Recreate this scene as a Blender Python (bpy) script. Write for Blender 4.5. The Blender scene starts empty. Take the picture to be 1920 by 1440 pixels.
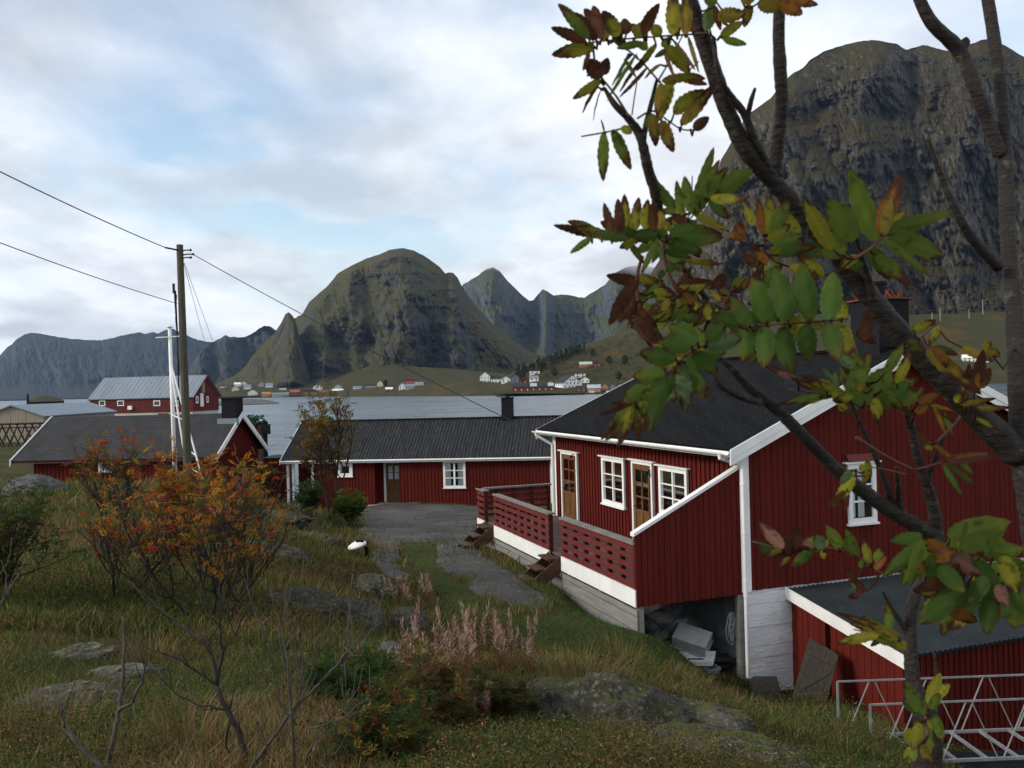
import bpy, math, random
import numpy as np
from mathutils import Vector, Matrix, noise as mn
random.seed(7); RNG = np.random.default_rng(11)
SC = bpy.context.scene; COL = SC.collection
R = math.radians
# ------------------------------------------------------------------ camera frame (eye is the origin, sea lies at SEA)
FPX, PITCH, ROLL, SEA = 1608.0, 0.003, 0.0259, -8.5
cp, sp, cr, sr = math.cos(PITCH), math.sin(PITCH), math.cos(ROLL), math.sin(ROLL)
_f = np.array([0, cp, sp]); _u0 = np.array([0, -sp, cp]); _r0 = np.array([1., 0, 0])
CR = _r0 * cr - _u0 * sr; CU = _u0 * cr + _r0 * sr; CF = _f
def ray(px, py):
    px = np.asarray(px, float)[..., None]; py = np.asarray(py, float)[..., None]
    return CF + CR * ((px - 960) / FPX) - CU * ((py - 720) / FPX)
def pt(px, py, d):                       # surveyed point: bearing read off the photograph, distance d metres north
    v = ray(px, py); return v * (np.asarray(d, float)[..., None] / v[..., 1:2])
def V(px, py, d): return Vector(pt(px, py, d))
def project(P):
    P = np.asarray(P, float); k = P @ CF
    k = np.where(np.abs(k) < 1e-6, 1e-6, k)
    return 960 + FPX * (P @ CR) / k, 720 - FPX * (P @ CU) / k, k
def hit(px, py, o, n):                   # where a sight line meets a wall plane
    v = ray(px, py); o = np.array(o); n = np.array(n); return v * ((o @ n) / (v @ n))
# ------------------------------------------------------------------ numeric noise
def _h(ix, iy, iz, seed):
    n = (ix * 374761393 + iy * 668265263 + iz * 2147483647 + seed * 1274126177) & 0xFFFFFFFF
    n = ((n ^ (n >> 13)) * 1274126177) & 0xFFFFFFFF
    n = ((n ^ (n >> 16)) * 2246822519) & 0xFFFFFFFF
    return ((n ^ (n >> 15)) & 0xFFFFFF) / float(0xFFFFFF)
def vn(x, y, z=None, seed=0):
    x = np.asarray(x, float); y = np.asarray(y, float)
    z = np.zeros_like(x) if z is None else np.asarray(z, float)
    ix, iy, iz = np.floor(x).astype(np.int64), np.floor(y).astype(np.int64), np.floor(z).astype(np.int64)
    fx, fy, fz = x - ix, y - iy, z - iz
    fx, fy, fz = fx*fx*(3-2*fx), fy*fy*(3-2*fy), fz*fz*(3-2*fz)
    def L(dz):
        a = _h(ix, iy, iz+dz, seed); b = _h(ix+1, iy, iz+dz, seed); c = _h(ix, iy+1, iz+dz, seed); d = _h(ix+1, iy+1, iz+dz, seed)
        return (a*(1-fx)+b*fx)*(1-fy) + (c*(1-fx)+d*fx)*fy
    return (L(0)*(1-fz) + L(1)*fz)*2-1
def fbm(x, y, z=None, o=5, seed=0, g=.5, ridged=False):
    s = 0; a = 1; t = 0; k = 1.
    for i in range(o):
        n = vn(np.asarray(x)*k + i*17.3, np.asarray(y)*k + i*9.1, None if z is None else np.asarray(z)*k, seed + i*31)
        if ridged: n = 1 - 2*np.abs(n)
        s = s + a*n; t += a; a *= g; k *= 2.03
    return s/t
# ------------------------------------------------------------------ meshes
ORG = {}
class MB:
    def __init__(s): s.v = []; s.f = []; s.tint = []
    def quad(s, a, b, c, d): n = len(s.v); s.v += [tuple(a), tuple(b), tuple(c), tuple(d)]; s.f.append((n, n+1, n+2, n+3))
    def tri(s, a, b, c): n = len(s.v); s.v += [tuple(a), tuple(b), tuple(c)]; s.f.append((n, n+1, n+2))
    def hexa(s, p):                      # 4 bottom points, 4 top points in the same order
        n = len(s.v); s.v += [tuple(q) for q in p]
        s.f += [tuple(n+i for i in q) for q in ((3,2,1,0),(4,5,6,7),(0,1,5,4),(1,2,6,5),(2,3,7,6),(3,0,4,7))]
    def box(s, c, h, M=None):
        c = Vector(c); p = [Vector((x*h[0], y*h[1], z*h[2])) for z in (-1,1) for x, y in ((-1,-1),(1,-1),(1,1),(-1,1))]
        s.hexa([c + (M @ q if M else q) for q in p])
    def bar(s, a, b, w, h=None, up=(0,0,1)):
        a, b = Vector(a), Vector(b); h = h or w; d = (b-a).normalized(); u = Vector(up)
        if abs(d.dot(u)) > .98: u = Vector((1,0,0))
        x = d.cross(u).normalized()*(w/2); y = x.cross(d).normalized()*(h/2)
        s.hexa([a-x-y, a+x-y, a+x+y, a-x+y, b-x-y, b+x-y, b+x+y, b-x+y])
    def tube(s, pts, rad, n=8, cap=True):
        pts = [Vector(p) for p in pts]; k = len(pts)
        if not hasattr(rad, '__len__'): rad = [rad]*k
        prev = None; b0 = len(s.v)
        for i in range(k):
            d = (pts[min(i+1,k-1)] - pts[max(i-1,0)])
            d = d.normalized() if d.length > 1e-9 else Vector((0,0,1))
            if prev is None:
                x = d.orthogonal().normalized()
            else:
                x = prev - d*prev.dot(d); x = x.normalized() if x.length > 1e-6 else d.orthogonal().normalized()
            prev = x; y = d.cross(x)
            for j in range(n):
                a = 2*math.pi*j/n; q = pts[i] + (x*math.cos(a) + y*math.sin(a))*rad[i]; s.v.append(tuple(q))
        for i in range(k-1):
            for j in range(n):
                a = b0+i*n+j; b = b0+i*n+(j+1) % n; s.f.append((a, b, b+n, a+n))
        if cap:
            s.f.append(tuple(b0+j for j in range(n))[::-1]); s.f.append(tuple(b0+(k-1)*n+j for j in range(n)))
    def lathe(s, c, prof, n=20):
        c = Vector(c); b0 = len(s.v); k = len(prof)
        for r, z in prof:
            for j in range(n):
                a = 2*math.pi*j/n; s.v.append((c.x+r*math.cos(a), c.y+r*math.sin(a), c.z+z))
        for i in range(k-1):
            for j in range(n):
                a = b0+i*n+j; b = b0+i*n+(j+1) % n; s.f.append((a, b, b+n, a+n))
        s.f.append(tuple(b0+j for j in range(n))[::-1]); s.f.append(tuple(b0+(k-1)*n+j for j in range(n)))
    def build(s, name, mat, parent=None, loc=None, smooth=False):
        o0 = ORG[parent.name] if parent else Vector(loc) if loc is not None else Vector((0,0,0))
        me = bpy.data.meshes.new(name); me.from_pydata([tuple(Vector(p)-o0) for p in s.v], [], s.f)
        if s.tint: set_tint(me, np.array(s.tint))
        if smooth: me.polygons.foreach_set('use_smooth', [True]*len(me.polygons))
        me.materials.append(mat); me.update()
        ob = bpy.data.objects.new(name, me); COL.objects.link(ob)
        if parent: ob.parent = parent; ORG[ob.name] = o0
        else: ob.location = o0; ORG[ob.name] = o0
        return ob
def set_tint(me, c):
    if c.shape[1] == 3: c = np.hstack([c, np.ones((len(c), 1))])
    at = me.attributes.new('tint', 'FLOAT_COLOR', 'POINT'); at.data.foreach_set('color', c.astype(np.float32).ravel())
def np_mesh(name, v, quads=None, tris=None, mat=None, tint=None, parent=None, loc=None, smooth=True):
    o0 = np.array(ORG[parent.name]) if parent else np.array(loc) if loc is not None else np.zeros(3)
    me = bpy.data.meshes.new(name); v = np.asarray(v, float) - o0
    nq = 0 if quads is None else len(quads); nt = 0 if tris is None else len(tris)
    me.vertices.add(len(v)); me.vertices.foreach_set('co', v.astype(np.float32).ravel())
    idx = np.concatenate([np.asarray(quads).ravel() if nq else np.zeros(0, int), np.asarray(tris).ravel() if nt else np.zeros(0, int)]).astype(np.int32)
    me.loops.add(len(idx)); me.loops.foreach_set('vertex_index', idx)
    st = np.concatenate([np.arange(nq)*4, nq*4 + np.arange(nt)*3]).astype(np.int32)
    me.polygons.add(nq+nt); me.polygons.foreach_set('loop_start', st)
    me.polygons.foreach_set('use_smooth', np.full(nq+nt, smooth))
    me.update(calc_edges=True); me.validate()
    if tint is not None: set_tint(me, np.asarray(tint))
    if mat: me.materials.append(mat)
    ob = bpy.data.objects.new(name, me); COL.objects.link(ob)
    if parent: ob.parent = parent
    else: ob.location = o0
    ORG[ob.name] = Vector(o0); return ob
def grid_quads(n, m):                    # n rows, m columns
    i = np.arange(n-1)[:, None]*m + np.arange(m-1)[None, :]
    return np.stack([i, i+1, i+m+1, i+m], -1).reshape(-1, 4)
def tag(o, label, cat, group=None):
    o['label'] = label; o['category'] = cat
    if group: o['group'] = group
    return o
def struct(o): o['kind'] = 'structure'; return o
def stuff(o): o['kind'] = 'stuff'; return o
def thing(name, label, cat, loc, group=None):
    o = bpy.data.objects.new(name, None); COL.objects.link(o); o.location = Vector(loc); o.empty_display_size = .3
    ORG[o.name] = Vector(loc); return tag(o, label, cat, group)
# ------------------------------------------------------------------ materials
def nodes(name):
    m = bpy.data.materials.new(name); m.use_nodes = True; nt = m.node_tree
    b = nt.nodes['Principled BSDF']; return m, nt, b
def N(nt, t, **kw):
    n = nt.nodes.new(t)
    for k, v in kw.items():
        if k in n.inputs.keys() if isinstance(k, str) else False: n.inputs[k].default_value = v
        else: setattr(n, k, v)
    return n
def c4(c): return (c[0], c[1], c[2], 1)
def texpos(nt, stretch=(1,1,1), obj=False, rot=0):
    g = nt.nodes.new('ShaderNodeTexCoord') if obj else nt.nodes.new('ShaderNodeNewGeometry')
    mp = nt.nodes.new('ShaderNodeMapping'); mp.inputs['Scale'].default_value = stretch; mp.inputs['Rotation'].default_value = (0, 0, rot)
    nt.links.new(g.outputs['Object' if obj else 'Position'], mp.inputs['Vector']); return mp.outputs[0]
def noise_(nt, vec, scale, detail=6, rough=.6):
    n = nt.nodes.new('ShaderNodeTexNoise'); n.inputs['Scale'].default_value = scale; n.inputs['Detail'].default_value = detail
    n.inputs['Roughness'].default_value = rough; nt.links.new(vec, n.inputs['Vector']); return n.outputs['Fac']
def ramp_(nt, fac, stops):
    r = nt.nodes.new('ShaderNodeValToRGB'); nt.links.new(fac, r.inputs['Fac']); el = r.color_ramp.elements
    while len(el) < len(stops): el.new(.5)
    for e, (p, c) in zip(el, stops): e.position = p; e.color = c4(c) if hasattr(c, '__len__') else (c, c, c, 1)
    return r.outputs['Color']
def mix_(nt, fac, a, b, mode='MIX'):
    n = nt.nodes.new('ShaderNodeMix'); n.data_type = 'RGBA'; n.blend_type = mode
    for s, x in ((n.inputs[0], fac), (n.inputs[6], a), (n.inputs[7], b)):
        if hasattr(x, 'links') or hasattr(x, 'is_linked'): nt.links.new(x, s)
        elif hasattr(x, '__len__'): s.default_value = c4(x)
        else: s.default_value = x
    return n.outputs[2]
def math_(nt, op, a, b=0.):
    n = nt.nodes.new('ShaderNodeMath'); n.operation = op
    for s, x in zip(n.inputs, (a, b)):
        if hasattr(x, 'is_linked'): nt.links.new(x, s)
        else: s.default_value = x
    return n.outputs[0]
def bump_(nt, b, h, dist, strength=.6):
    n = nt.nodes.new('ShaderNodeBump'); n.inputs['Distance'].default_value = dist; n.inputs['Strength'].default_value = strength
    nt.links.new(h, n.inputs['Height']); nt.links.new(n.outputs[0], b.inputs['Normal'])
def pm(name, c1, c2, scale=3., rough=.7, bump=.003, stretch=(1,1,1), fine=8., spec=.3, metal=0., c3=None, rot=0, lo=.35, hi=.65):
    m, nt, b = nodes(name); p = texpos(nt, stretch, rot=rot)
    n1 = noise_(nt, p, scale); n2 = noise_(nt, p, scale*fine, 4)
    col = mix_(nt, ramp_(nt, n1, [(lo, 0.), (hi, 1.)]), c1, c2)
    if c3: col = mix_(nt, ramp_(nt, n2, [(.60, 0.), (.72, 1.)]), col, c3)
    col = mix_(nt, .5, col, mix_(nt, n2, (.35,.35,.35), (.65,.65,.65)), 'OVERLAY')
    nt.links.new(col, b.inputs['Base Color']); b.inputs['Roughness'].default_value = rough
    b.inputs['Specular IOR Level'].default_value = spec; b.inputs['Metallic'].default_value = metal
    if bump: bump_(nt, b, n2, bump)
    return m
def leaf_mat(name, trans=.35, rough=.65):
    m, nt, b = nodes(name); a = nt.nodes.new('ShaderNodeAttribute'); a.attribute_name = 'tint'
    p = texpos(nt); n = noise_(nt, p, 60, 3)
    col = mix_(nt, .6, a.outputs['Color'], mix_(nt, n, (.3,.3,.3), (.7,.7,.7)), 'OVERLAY')
    nt.links.new(col, b.inputs['Base Color']); b.inputs['Roughness'].default_value = rough; b.inputs['Specular IOR Level'].default_value = .10
    t = nt.nodes.new('ShaderNodeBsdfTranslucent'); nt.links.new(col, t.inputs['Color'])
    ms = nt.nodes.new('ShaderNodeMixShader'); ms.inputs[0].default_value = trans
    nt.links.new(b.outputs[0], ms.inputs[1]); nt.links.new(t.outputs[0], ms.inputs[2])
    nt.links.new(ms.outputs[0], nt.nodes['Material Output'].inputs['Surface']); return m
M = {}
RED1, RED2 = (.112,.0135,.009), (.070,.0095,.007)
M['red'] = pm('red_paint', RED1, RED2, 3.2, .75, .0015, (1.6,1.6,.10), c3=(.085,.018,.013), spec=.10, lo=.3, hi=.7, fine=6)
M['red_far'] = pm('red_paint_far', (.13,.02,.017), (.10,.015,.013), .8, .7, 0)
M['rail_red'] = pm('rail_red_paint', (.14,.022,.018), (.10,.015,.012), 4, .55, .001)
M['white'] = pm('white_paint', (.80,.80,.78), (.70,.70,.68), 2.5, .5, .001, c3=(.62,.61,.58))
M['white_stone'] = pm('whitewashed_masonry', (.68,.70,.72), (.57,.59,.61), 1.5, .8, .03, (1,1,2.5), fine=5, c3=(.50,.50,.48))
M['roof_black'] = pm('black_roofing_felt', (.007,.0073,.008), (.012,.0125,.0135), 1.2, .9, .006, (5,.5,.5), c3=(.038,.039,.04), spec=.03, rot=-.34)
M['roof_grey'] = pm('dark_grey_roof_tiles', (.042,.042,.044), (.030,.030,.032), 1.5, .8, .004, c3=(.062,.062,.062), spec=.15)
M['roof_corr'] = pm('weathered_corrugated_roof', (.020,.021,.023), (.034,.035,.038), 2., .6, .003, (3,.35,.35), c3=(.18,.18,.18), spec=.06)
M['roof_shed'] = pm('blue_grey_corrugated_steel', (.024,.031,.036), (.017,.022,.026), 1.5, .75, .001, c3=(.045,.05,.05), spec=.12)
M['roof_metal'] = pm('pale_metal_sheet_roof', (.20,.235,.27), (.16,.19,.22), .4, .5, 0, (1,.2,.2))
M['black'] = pm('black_metal', (.008,.009,.011), (.014,.014,.016), 5, .7, .001, spec=.10)
M['dark'] = pm('dark_interior', (.012,.012,.013), (.02,.019,.018), 3, .9, 0)
M['door_wood'] = pm('brown_door_wood', (.16,.075,.022), (.09,.038,.012), 3, .5, .001, (4,4,.5), c3=(.20,.11,.04))
M['step_wood'] = pm('brown_stained_wood', (.075,.032,.018), (.05,.022,.014), 4, .6, .002, (1,1,3))
M['grey_wood'] = pm('weathered_grey_wood', (.24,.23,.21), (.16,.155,.145), 3, .85, .006, (.6,.6,5), c3=(.30,.29,.27))
M['old_wood'] = pm('old_brown_wood', (.045,.037,.028), (.024,.020,.016), 3, .9, .006, (5,5,.6), c3=(.10,.09,.075))
M['deck_wood'] = pm('deck_boards', (.11,.075,.06), (.08,.055,.045), 3, .75, .003, (4,4,1))
M['cap_wood'] = pm('weathered_rail_cap', (.20,.18,.165), (.14,.125,.115), 4, .8, .003)
M['pole_wood'] = pm('tarred_pole_wood', (.085,.075,.05), (.05,.05,.034), 3, .85, .004, (6,6,.35), c3=(.06,.09,.065))
M['alu'] = pm('galvanised_tube', (.28,.29,.30), (.20,.21,.22), 6, .5, 0, metal=.3)
M['cable'] = pm('black_cable', (.012,.012,.013), (.02,.02,.02), 9, .6, 0)
M['crate'] = pm('grey_plastic_crate', (.40,.41,.42), (.28,.29,.30), 4, .6, .001, c3=(.2,.2,.2))
M['crate_dark'] = pm('dark_grey_crate', (.22,.23,.24), (.14,.15,.155), 4, .7, .001)  # darker grey than the other crate, also on a board and basement walls
M['rope'] = pm('pale_rope', (.60,.60,.58), (.48,.48,.47), 20, .8, 0)
M['rust'] = pm('rusty_orange_metal', (.20,.040,.018), (.12,.03,.016), 12, .8, .002)
M['curtain'] = pm('white_curtain', (.80,.80,.78), (.62,.62,.60), 20, .9, 0, (6,6,.3))
M['planks_pale'] = pm('pale_weathered_planks', (.30,.26,.20), (.22,.19,.15), 1.5, .85, .003, (6,6,.3))
M['concrete'] = pm('pale_concrete', (.50,.47,.42), (.40,.38,.34), .8, .85, .003)
def glass():
    m, nt, b = nodes('window_glass'); b.inputs['Base Color'].default_value = (.02,.023,.027,1); b.inputs['Roughness'].default_value = .06
    b.inputs['Specular IOR Level'].default_value = .5
    t = nt.nodes.new('ShaderNodeBsdfTransparent'); t.inputs[0].default_value = (.90,.92,.93,1)
    g = nt.nodes.new('ShaderNodeBsdfGlossy'); g.inputs['Roughness'].default_value = .05
    fr = nt.nodes.new('ShaderNodeFresnel'); fr.inputs[0].default_value = 1.28
    ms = nt.nodes.new('ShaderNodeMixShader'); nt.links.new(fr.outputs[0], ms.inputs[0]); nt.links.new(t.outputs[0], ms.inputs[1]); nt.links.new(g.outputs[0], ms.inputs[2])
    nt.links.new(ms.outputs[0], nt.nodes['Material Output'].inputs['Surface']); return m
M['glass'] = glass()
M['dark_glass'] = pm('far_window_glass', (.03,.035,.04), (.02,.024,.03), 3, .1, 0, spec=.6)
def rock_mat(name, c1, c2, lichen, moss, mz=.75, scale=2.):
    m, nt, b = nodes(name); p = texpos(nt); n1 = noise_(nt, p, scale, 8, .65); n2 = noise_(nt, p, scale*7, 8, .7); n3 = noise_(nt, p, scale*1.4, 5)
    col = mix_(nt, ramp_(nt, n1, [(.35, 0.), (.65, 1.)]), c1, c2)
    col = mix_(nt, ramp_(nt, n2, [(.52, 0.), (.62, 1.)]), col, lichen)
    g = nt.nodes.new('ShaderNodeNewGeometry'); sx = nt.nodes.new('ShaderNodeSeparateXYZ'); nt.links.new(g.outputs['Normal'], sx.inputs[0])
    k = math_(nt, 'ADD', sx.outputs[2], math_(nt, 'MULTIPLY', n3, .9))
    col = mix_(nt, ramp_(nt, math_(nt, 'SUBTRACT', k, mz+.30), [(0., 0.), (.18, 1.)]), col, moss)
    nt.links.new(col, b.inputs['Base Color']); b.inputs['Roughness'].default_value = .9; b.inputs['Specular IOR Level'].default_value = .2
    bump_(nt, b, n2, .05, 1.); return m
M['rock'] = rock_mat('lichen_rock', (.036,.034,.027), (.080,.075,.062), (.17,.16,.13), (.060,.060,.018), .98, 3.)
M['rock_moss'] = rock_mat('mossy_rock', (.045,.043,.034), (.100,.095,.080), (.20,.185,.145), (.085,.095,.014), 1.04, 4.)
M['rock_lichen'] = rock_mat('pale_lichen_rock', (.048,.044,.035), (.090,.084,.072), (.17,.16,.13), (.22,.23,.12), 1.08, 4.)
M['rock_bare'] = rock_mat('bare_grey_rock', (.075,.078,.08), (.12,.122,.125), (.17,.17,.155), (.06,.062,.022), 1.12, 3.)
M['bark'] = pm('rowan_bark', (.050,.042,.036), (.026,.021,.018), 9, .7, .004, (1,1,4), fine=6, c3=(.11,.10,.09))
M['bark_pale'] = pm('pale_twig_bark', (.070,.058,.050), (.036,.029,.025), 12, .8, .003, c3=(.12,.11,.10))
M['bark_dark'] = pm('dark_twig_bark', (.035,.024,.02), (.022,.016,.014), 12, .8, .001)
M['stem_red'] = pm('red_leaf_stalk', (.10,.03,.02), (.07,.03,.02), 30, .6, 0)
M['berry'] = pm('rowan_berry', (.30,.012,.008), (.22,.01,.008), 30, .4, 0)
M['leaf'] = leaf_mat('leaf_blade', .5); M['grass'] = leaf_mat('grass_blade', .3, .7); M['fluff'] = leaf_mat('seed_fluff', .3, .9)
HAZE = 2.0e-5
# ------------------------------------------------------------------ world, sun, camera
COVOFF, LOWOFF = (3.1, 1.7, 0), (2.3, 0.4, 1.1)
SUN = Vector((-.86, -.30, .46)).normalized()
w = bpy.data.worlds.new('World'); SC.world = w; w.use_nodes = True; nt = w.node_tree
for n in list(nt.nodes): nt.nodes.remove(n)
out = nt.nodes.new('ShaderNodeOutputWorld')
sky = nt.nodes.new('ShaderNodeTexSky'); sky.sky_type = 'NISHITA'; sky.sun_disc = False
sky.sun_elevation = math.asin(SUN.z); sky.sun_rotation = math.atan2(SUN.x, SUN.y); sky.altitude = 10; sky.air_density = 1.2; sky.dust_density = 0.8
b1 = nt.nodes.new('ShaderNodeBackground'); b1.inputs[1].default_value = .15; nt.links.new(sky.outputs[0], b1.inputs[0])
tc = nt.nodes.new('ShaderNodeTexCoord'); sx = nt.nodes.new('ShaderNodeSeparateXYZ'); nt.links.new(tc.outputs['Generated'], sx.inputs[0])
den = math_(nt, 'ADD', math_(nt, 'MAXIMUM', sx.outputs[2], 0.), .16)
cx = math_(nt, 'DIVIDE', sx.outputs[0], den); cy = math_(nt, 'DIVIDE', sx.outputs[1], den)
cb = nt.nodes.new('ShaderNodeCombineXYZ'); nt.links.new(cx, cb.inputs[0]); nt.links.new(cy, cb.inputs[1])
def cl(scale, stretch, off, detail=8, rough=.55, dist=.0):
    mp = nt.nodes.new('ShaderNodeMapping'); mp.inputs['Scale'].default_value = stretch; mp.inputs['Location'].default_value = off
    nt.links.new(cb.outputs[0], mp.inputs[0]); n = nt.nodes.new('ShaderNodeTexNoise'); n.inputs['Scale'].default_value = scale
    n.inputs['Detail'].default_value = detail; n.inputs['Roughness'].default_value = rough; n.inputs['Distortion'].default_value = dist
    nt.links.new(mp.outputs[0], n.inputs['Vector']); return n.outputs['Fac']
cover = ramp_(nt, cl(1.0, (1, .7, 1), COVOFF, 7, .52), [(.36, 0.10), (.54, .97)])
cover = math_(nt, 'MAXIMUM', cover, ramp_(nt, sx.outputs[2], [(.03, 1.), (.12, 0.)]))
tone = cl(1.05, (1, .7, 1), (7.7, 2.2, 0), 9, .52)
tone2 = cl(3.2, (1, .55, 1), (1.2, 4.4, 0), 7, .55)
tt = math_(nt, 'ADD', math_(nt, 'MULTIPLY', tone, .7), math_(nt, 'MULTIPLY', tone2, .3))
ccol = ramp_(nt, tt, [(.37, (.42, .44, .48)), (.45, (.57, .60, .64)), (.51, (.73, .75, .79)), (.60, (.84, .85, .86))])
b2 = nt.nodes.new('ShaderNodeBackground'); nt.links.new(ccol, b2.inputs[0]); b2.inputs[1].default_value = 1.0
mp2 = nt.nodes.new('ShaderNodeMapping'); mp2.inputs['Scale'].default_value = (1, 1, 2.6); mp2.inputs['Location'].default_value = LOWOFF; nt.links.new(tc.outputs['Generated'], mp2.inputs[0])
pn = nt.nodes.new('ShaderNodeTexNoise'); pn.inputs['Scale'].default_value = 4.6; pn.inputs['Detail'].default_value = 8; pn.inputs['Roughness'].default_value = .55; nt.links.new(mp2.outputs[0], pn.inputs['Vector'])
pn2 = nt.nodes.new('ShaderNodeTexNoise'); pn2.inputs['Scale'].default_value = 11; pn2.inputs['Detail'].default_value = 6; nt.links.new(mp2.outputs[0], pn2.inputs['Vector'])
lowm = ramp_(nt, sx.outputs[2], [(.0, .35), (.06, 1.), (.26, .55), (.40, 0.)])
pk = math_(nt, 'MULTIPLY', ramp_(nt, pn.outputs['Fac'], [(.47, 0.), (.58, .9)]), lowm)
pc = ramp_(nt, math_(nt, 'ADD', math_(nt, 'MULTIPLY', pn.outputs['Fac'], .5), math_(nt, 'MULTIPLY', pn2.outputs['Fac'], .5)), [(.44, (.74, .75, .76)), (.53, (.56, .58, .61)), (.62, (.44, .46, .50))])
b3 = nt.nodes.new('ShaderNodeBackground'); nt.links.new(pc, b3.inputs[0])
ms0 = nt.nodes.new('ShaderNodeMixShader'); nt.links.new(cover, ms0.inputs[0]); nt.links.new(b1.outputs[0], ms0.inputs[1]); nt.links.new(b2.outputs[0], ms0.inputs[2])
ms = nt.nodes.new('ShaderNodeMixShader'); nt.links.new(pk, ms.inputs[0]); nt.links.new(ms0.outputs[0], ms.inputs[1]); nt.links.new(b3.outputs[0], ms.inputs[2])

nt.links.new(ms.outputs[0], out.inputs[0])
sl = bpy.data.lights.new('sun', 'SUN'); sl.energy = 1.9; sl.angle = R(12); sl.color = (1, .93, .82)
so = bpy.data.objects.new('sun', sl); COL.objects.link(so); so.rotation_euler = (-SUN).to_track_quat('-Z', 'Y').to_euler(); so.location = (-20, -10, 60)
cd = bpy.data.cameras.new('camera'); cam = bpy.data.objects.new('camera', cd); COL.objects.link(cam); SC.camera = cam
cd.sensor_width = 36; cd.lens = 36*FPX/1920; cd.clip_start = .05; cd.clip_end = 60000
mt = Matrix.Identity(4)
for i in range(3): mt[i][0], mt[i][1], mt[i][2] = CR[i], CU[i], -CF[i]
cam.matrix_world = mt
cd.dof.use_dof = True; cd.dof.focus_distance = 25; cd.dof.aperture_fstop = 16
vs = SC.view_settings; SC.display_settings.display_device = 'sRGB'; vs.view_transform = 'Standard'; vs.look = 'None'; vs.exposure = 0.5; vs.gamma = 1
SC.cycles.use_denoising = True; SC.cycles.max_bounces = 6; SC.cycles.transparent_max_bounces = 12; SC.cycles.diffuse_bounces = 3; SC.cycles.volume_bounces = 3
# ------------------------------------------------------------------ near ground
ctl = [(0,0,-1.7),(0,-6,-1.6),(-4,0,-1.85),(4,-1,-2.4),(3,-6,-2.2),
 (3,30,-5.0),(6,30,-5.2),(10,20,-5.8),(-21,36,-4.9),(-14,36,-4.9),(-30,34,-4.8),(-25,45,-5.5),(-13,46,-6),(-4,48,-6.3),(-11,40.5,-5.6),(2,42,-5.8),(4,46,-6.4),
 (7.6,11.3,-6.4),(12,12,-6.7),(9,15,-6.5),(14,18,-6.5),(12,24,-6.2),(6,7.2,-4.3),(9,8,-6.0),(5,4,-3.1),(10,3,-5.),
 (-6,5,-2.4),(-9,9,-2.75),(-14,15,-2.9),(-25,20,-3.2),(-45,85,-4.6),(-40,70,-5),(-58,100,-5),(-60,130,-6),(-70,180,-7),(-85,200,-7),(-62,190,-7),(-120,180,-7),
 (-100,100,-5),(-60,60,-5),(-30,58,-6),(0,58,-10),(10,55,-9.5),(-13,58,-9.5),(-25,75,-9.5),(-38,110,-10),(-45,150,-10),(-50,185,-10),(-55,215,-11),(-90,225,-11),
 (-140,230,-11),(30,50,-9.5),(25,25,-7),(40,20,-8),(60,40,-10),(0,100,-12),(40,100,-12),(0,230,-12),(60,230,-12),(-10,170,-12),(2.6,17.6,-5.5),(2.4,19.5,-5.3),(3.4,17.2,-5.6),(2.,22,-4.9),(4,24,-5.0),(8,21,-5.6),(140,100,-12),(140,0,-9),(-140,0,-4),(-140,60,-4.5)]
for a in [(960,1440,4.6),(0,1440,5.0),(480,1440,4.8),(1250,1440,5.4),(1400,1440,6.4),(1550,1440,9),(1640,1400,11.4),(1480,1310,14.6),(1398,1270,16),(1195,1185,15.3),(1300,1248,16.3),(1250,1215,16.8),(1350,1266,16.2),(1440,1322,14.9),(1470,1336,14.6),(1466,1320,15.35),(1425,1300,15.8),(1300,1262,14.5),(1250,1205,15.4),
 (1560,1345,13.6),(1100,1300,8.4),(1250,1345,8.4),(1000,1310,8.2),(1000,1180,13.5),(900,1130,15.5),(960,1110,17),(1040,1105,18.2),(905,1035,22.5),(760,1060,20.5),(760,1010,26),(700,970,36),(700,950,41.5),(895,950,40.7),
 (765,1205,13),(600,1180,11.5),(600,1085,15),(600,1052,18),(650,1050,20.5),(500,1000,20),(590,1010,25),(480,950,28),(540,950,34),(640,978,31),(355,905,29),(430,918,30),(200,915,27),(80,918,26),(0,930,26),
 (200,1000,17.5),(200,1100,12.5),(150,1310,7.6),(330,1300,7.6),(40,1300,7.4),(420,1180,11),(700,1300,8.3),(850,1300,8.7),(700,1440,4.8),(1150,1200,14.3)]:
    ctl.append(tuple(pt(*a)))
ctl = np.array(ctl)
def _w(x, y):                            # warp distances so near and far controls carry equal weight
    r = np.sqrt(x*x + y*y) + 3; k = np.log(r/3)*6/r; return x*k, y*k
def _tps():
    cx_, cy_ = _w(ctl[:, 0], ctl[:, 1]); n = len(cx_)
    d2 = (cx_[:, None]-cx_)**2 + (cy_[:, None]-cy_)**2; K = np.where(d2 > 0, d2*np.log(d2+1e-12), 0) + np.eye(n)*.02
    Pm = np.stack([np.ones(n), cx_, cy_], 1); A = np.block([[K, Pm], [Pm.T, np.zeros((3, 3))]])
    return cx_, cy_, np.linalg.solve(A, np.concatenate([ctl[:, 2], np.zeros(3)]))
_tx, _ty, _ts = _tps(); _NC = len(_tx)
def gh0(x, y):
    x = np.asarray(x, float); y = np.asarray(y, float); sh = x.shape; X, Y = _w(x.ravel(), y.ravel()); out_ = np.empty(len(X))
    for i in range(0, len(X), 40000):
        a, b = X[i:i+40000], Y[i:i+40000]; d2 = (a[:, None]-_tx)**2 + (b[:, None]-_ty)**2
        out_[i:i+40000] = np.where(d2 > 0, d2*np.log(d2+1e-12), 0) @ _ts[:_NC] + _ts[_NC] + _ts[_NC+1]*a + _ts[_NC+2]*b
    return out_.reshape(sh)
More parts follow.
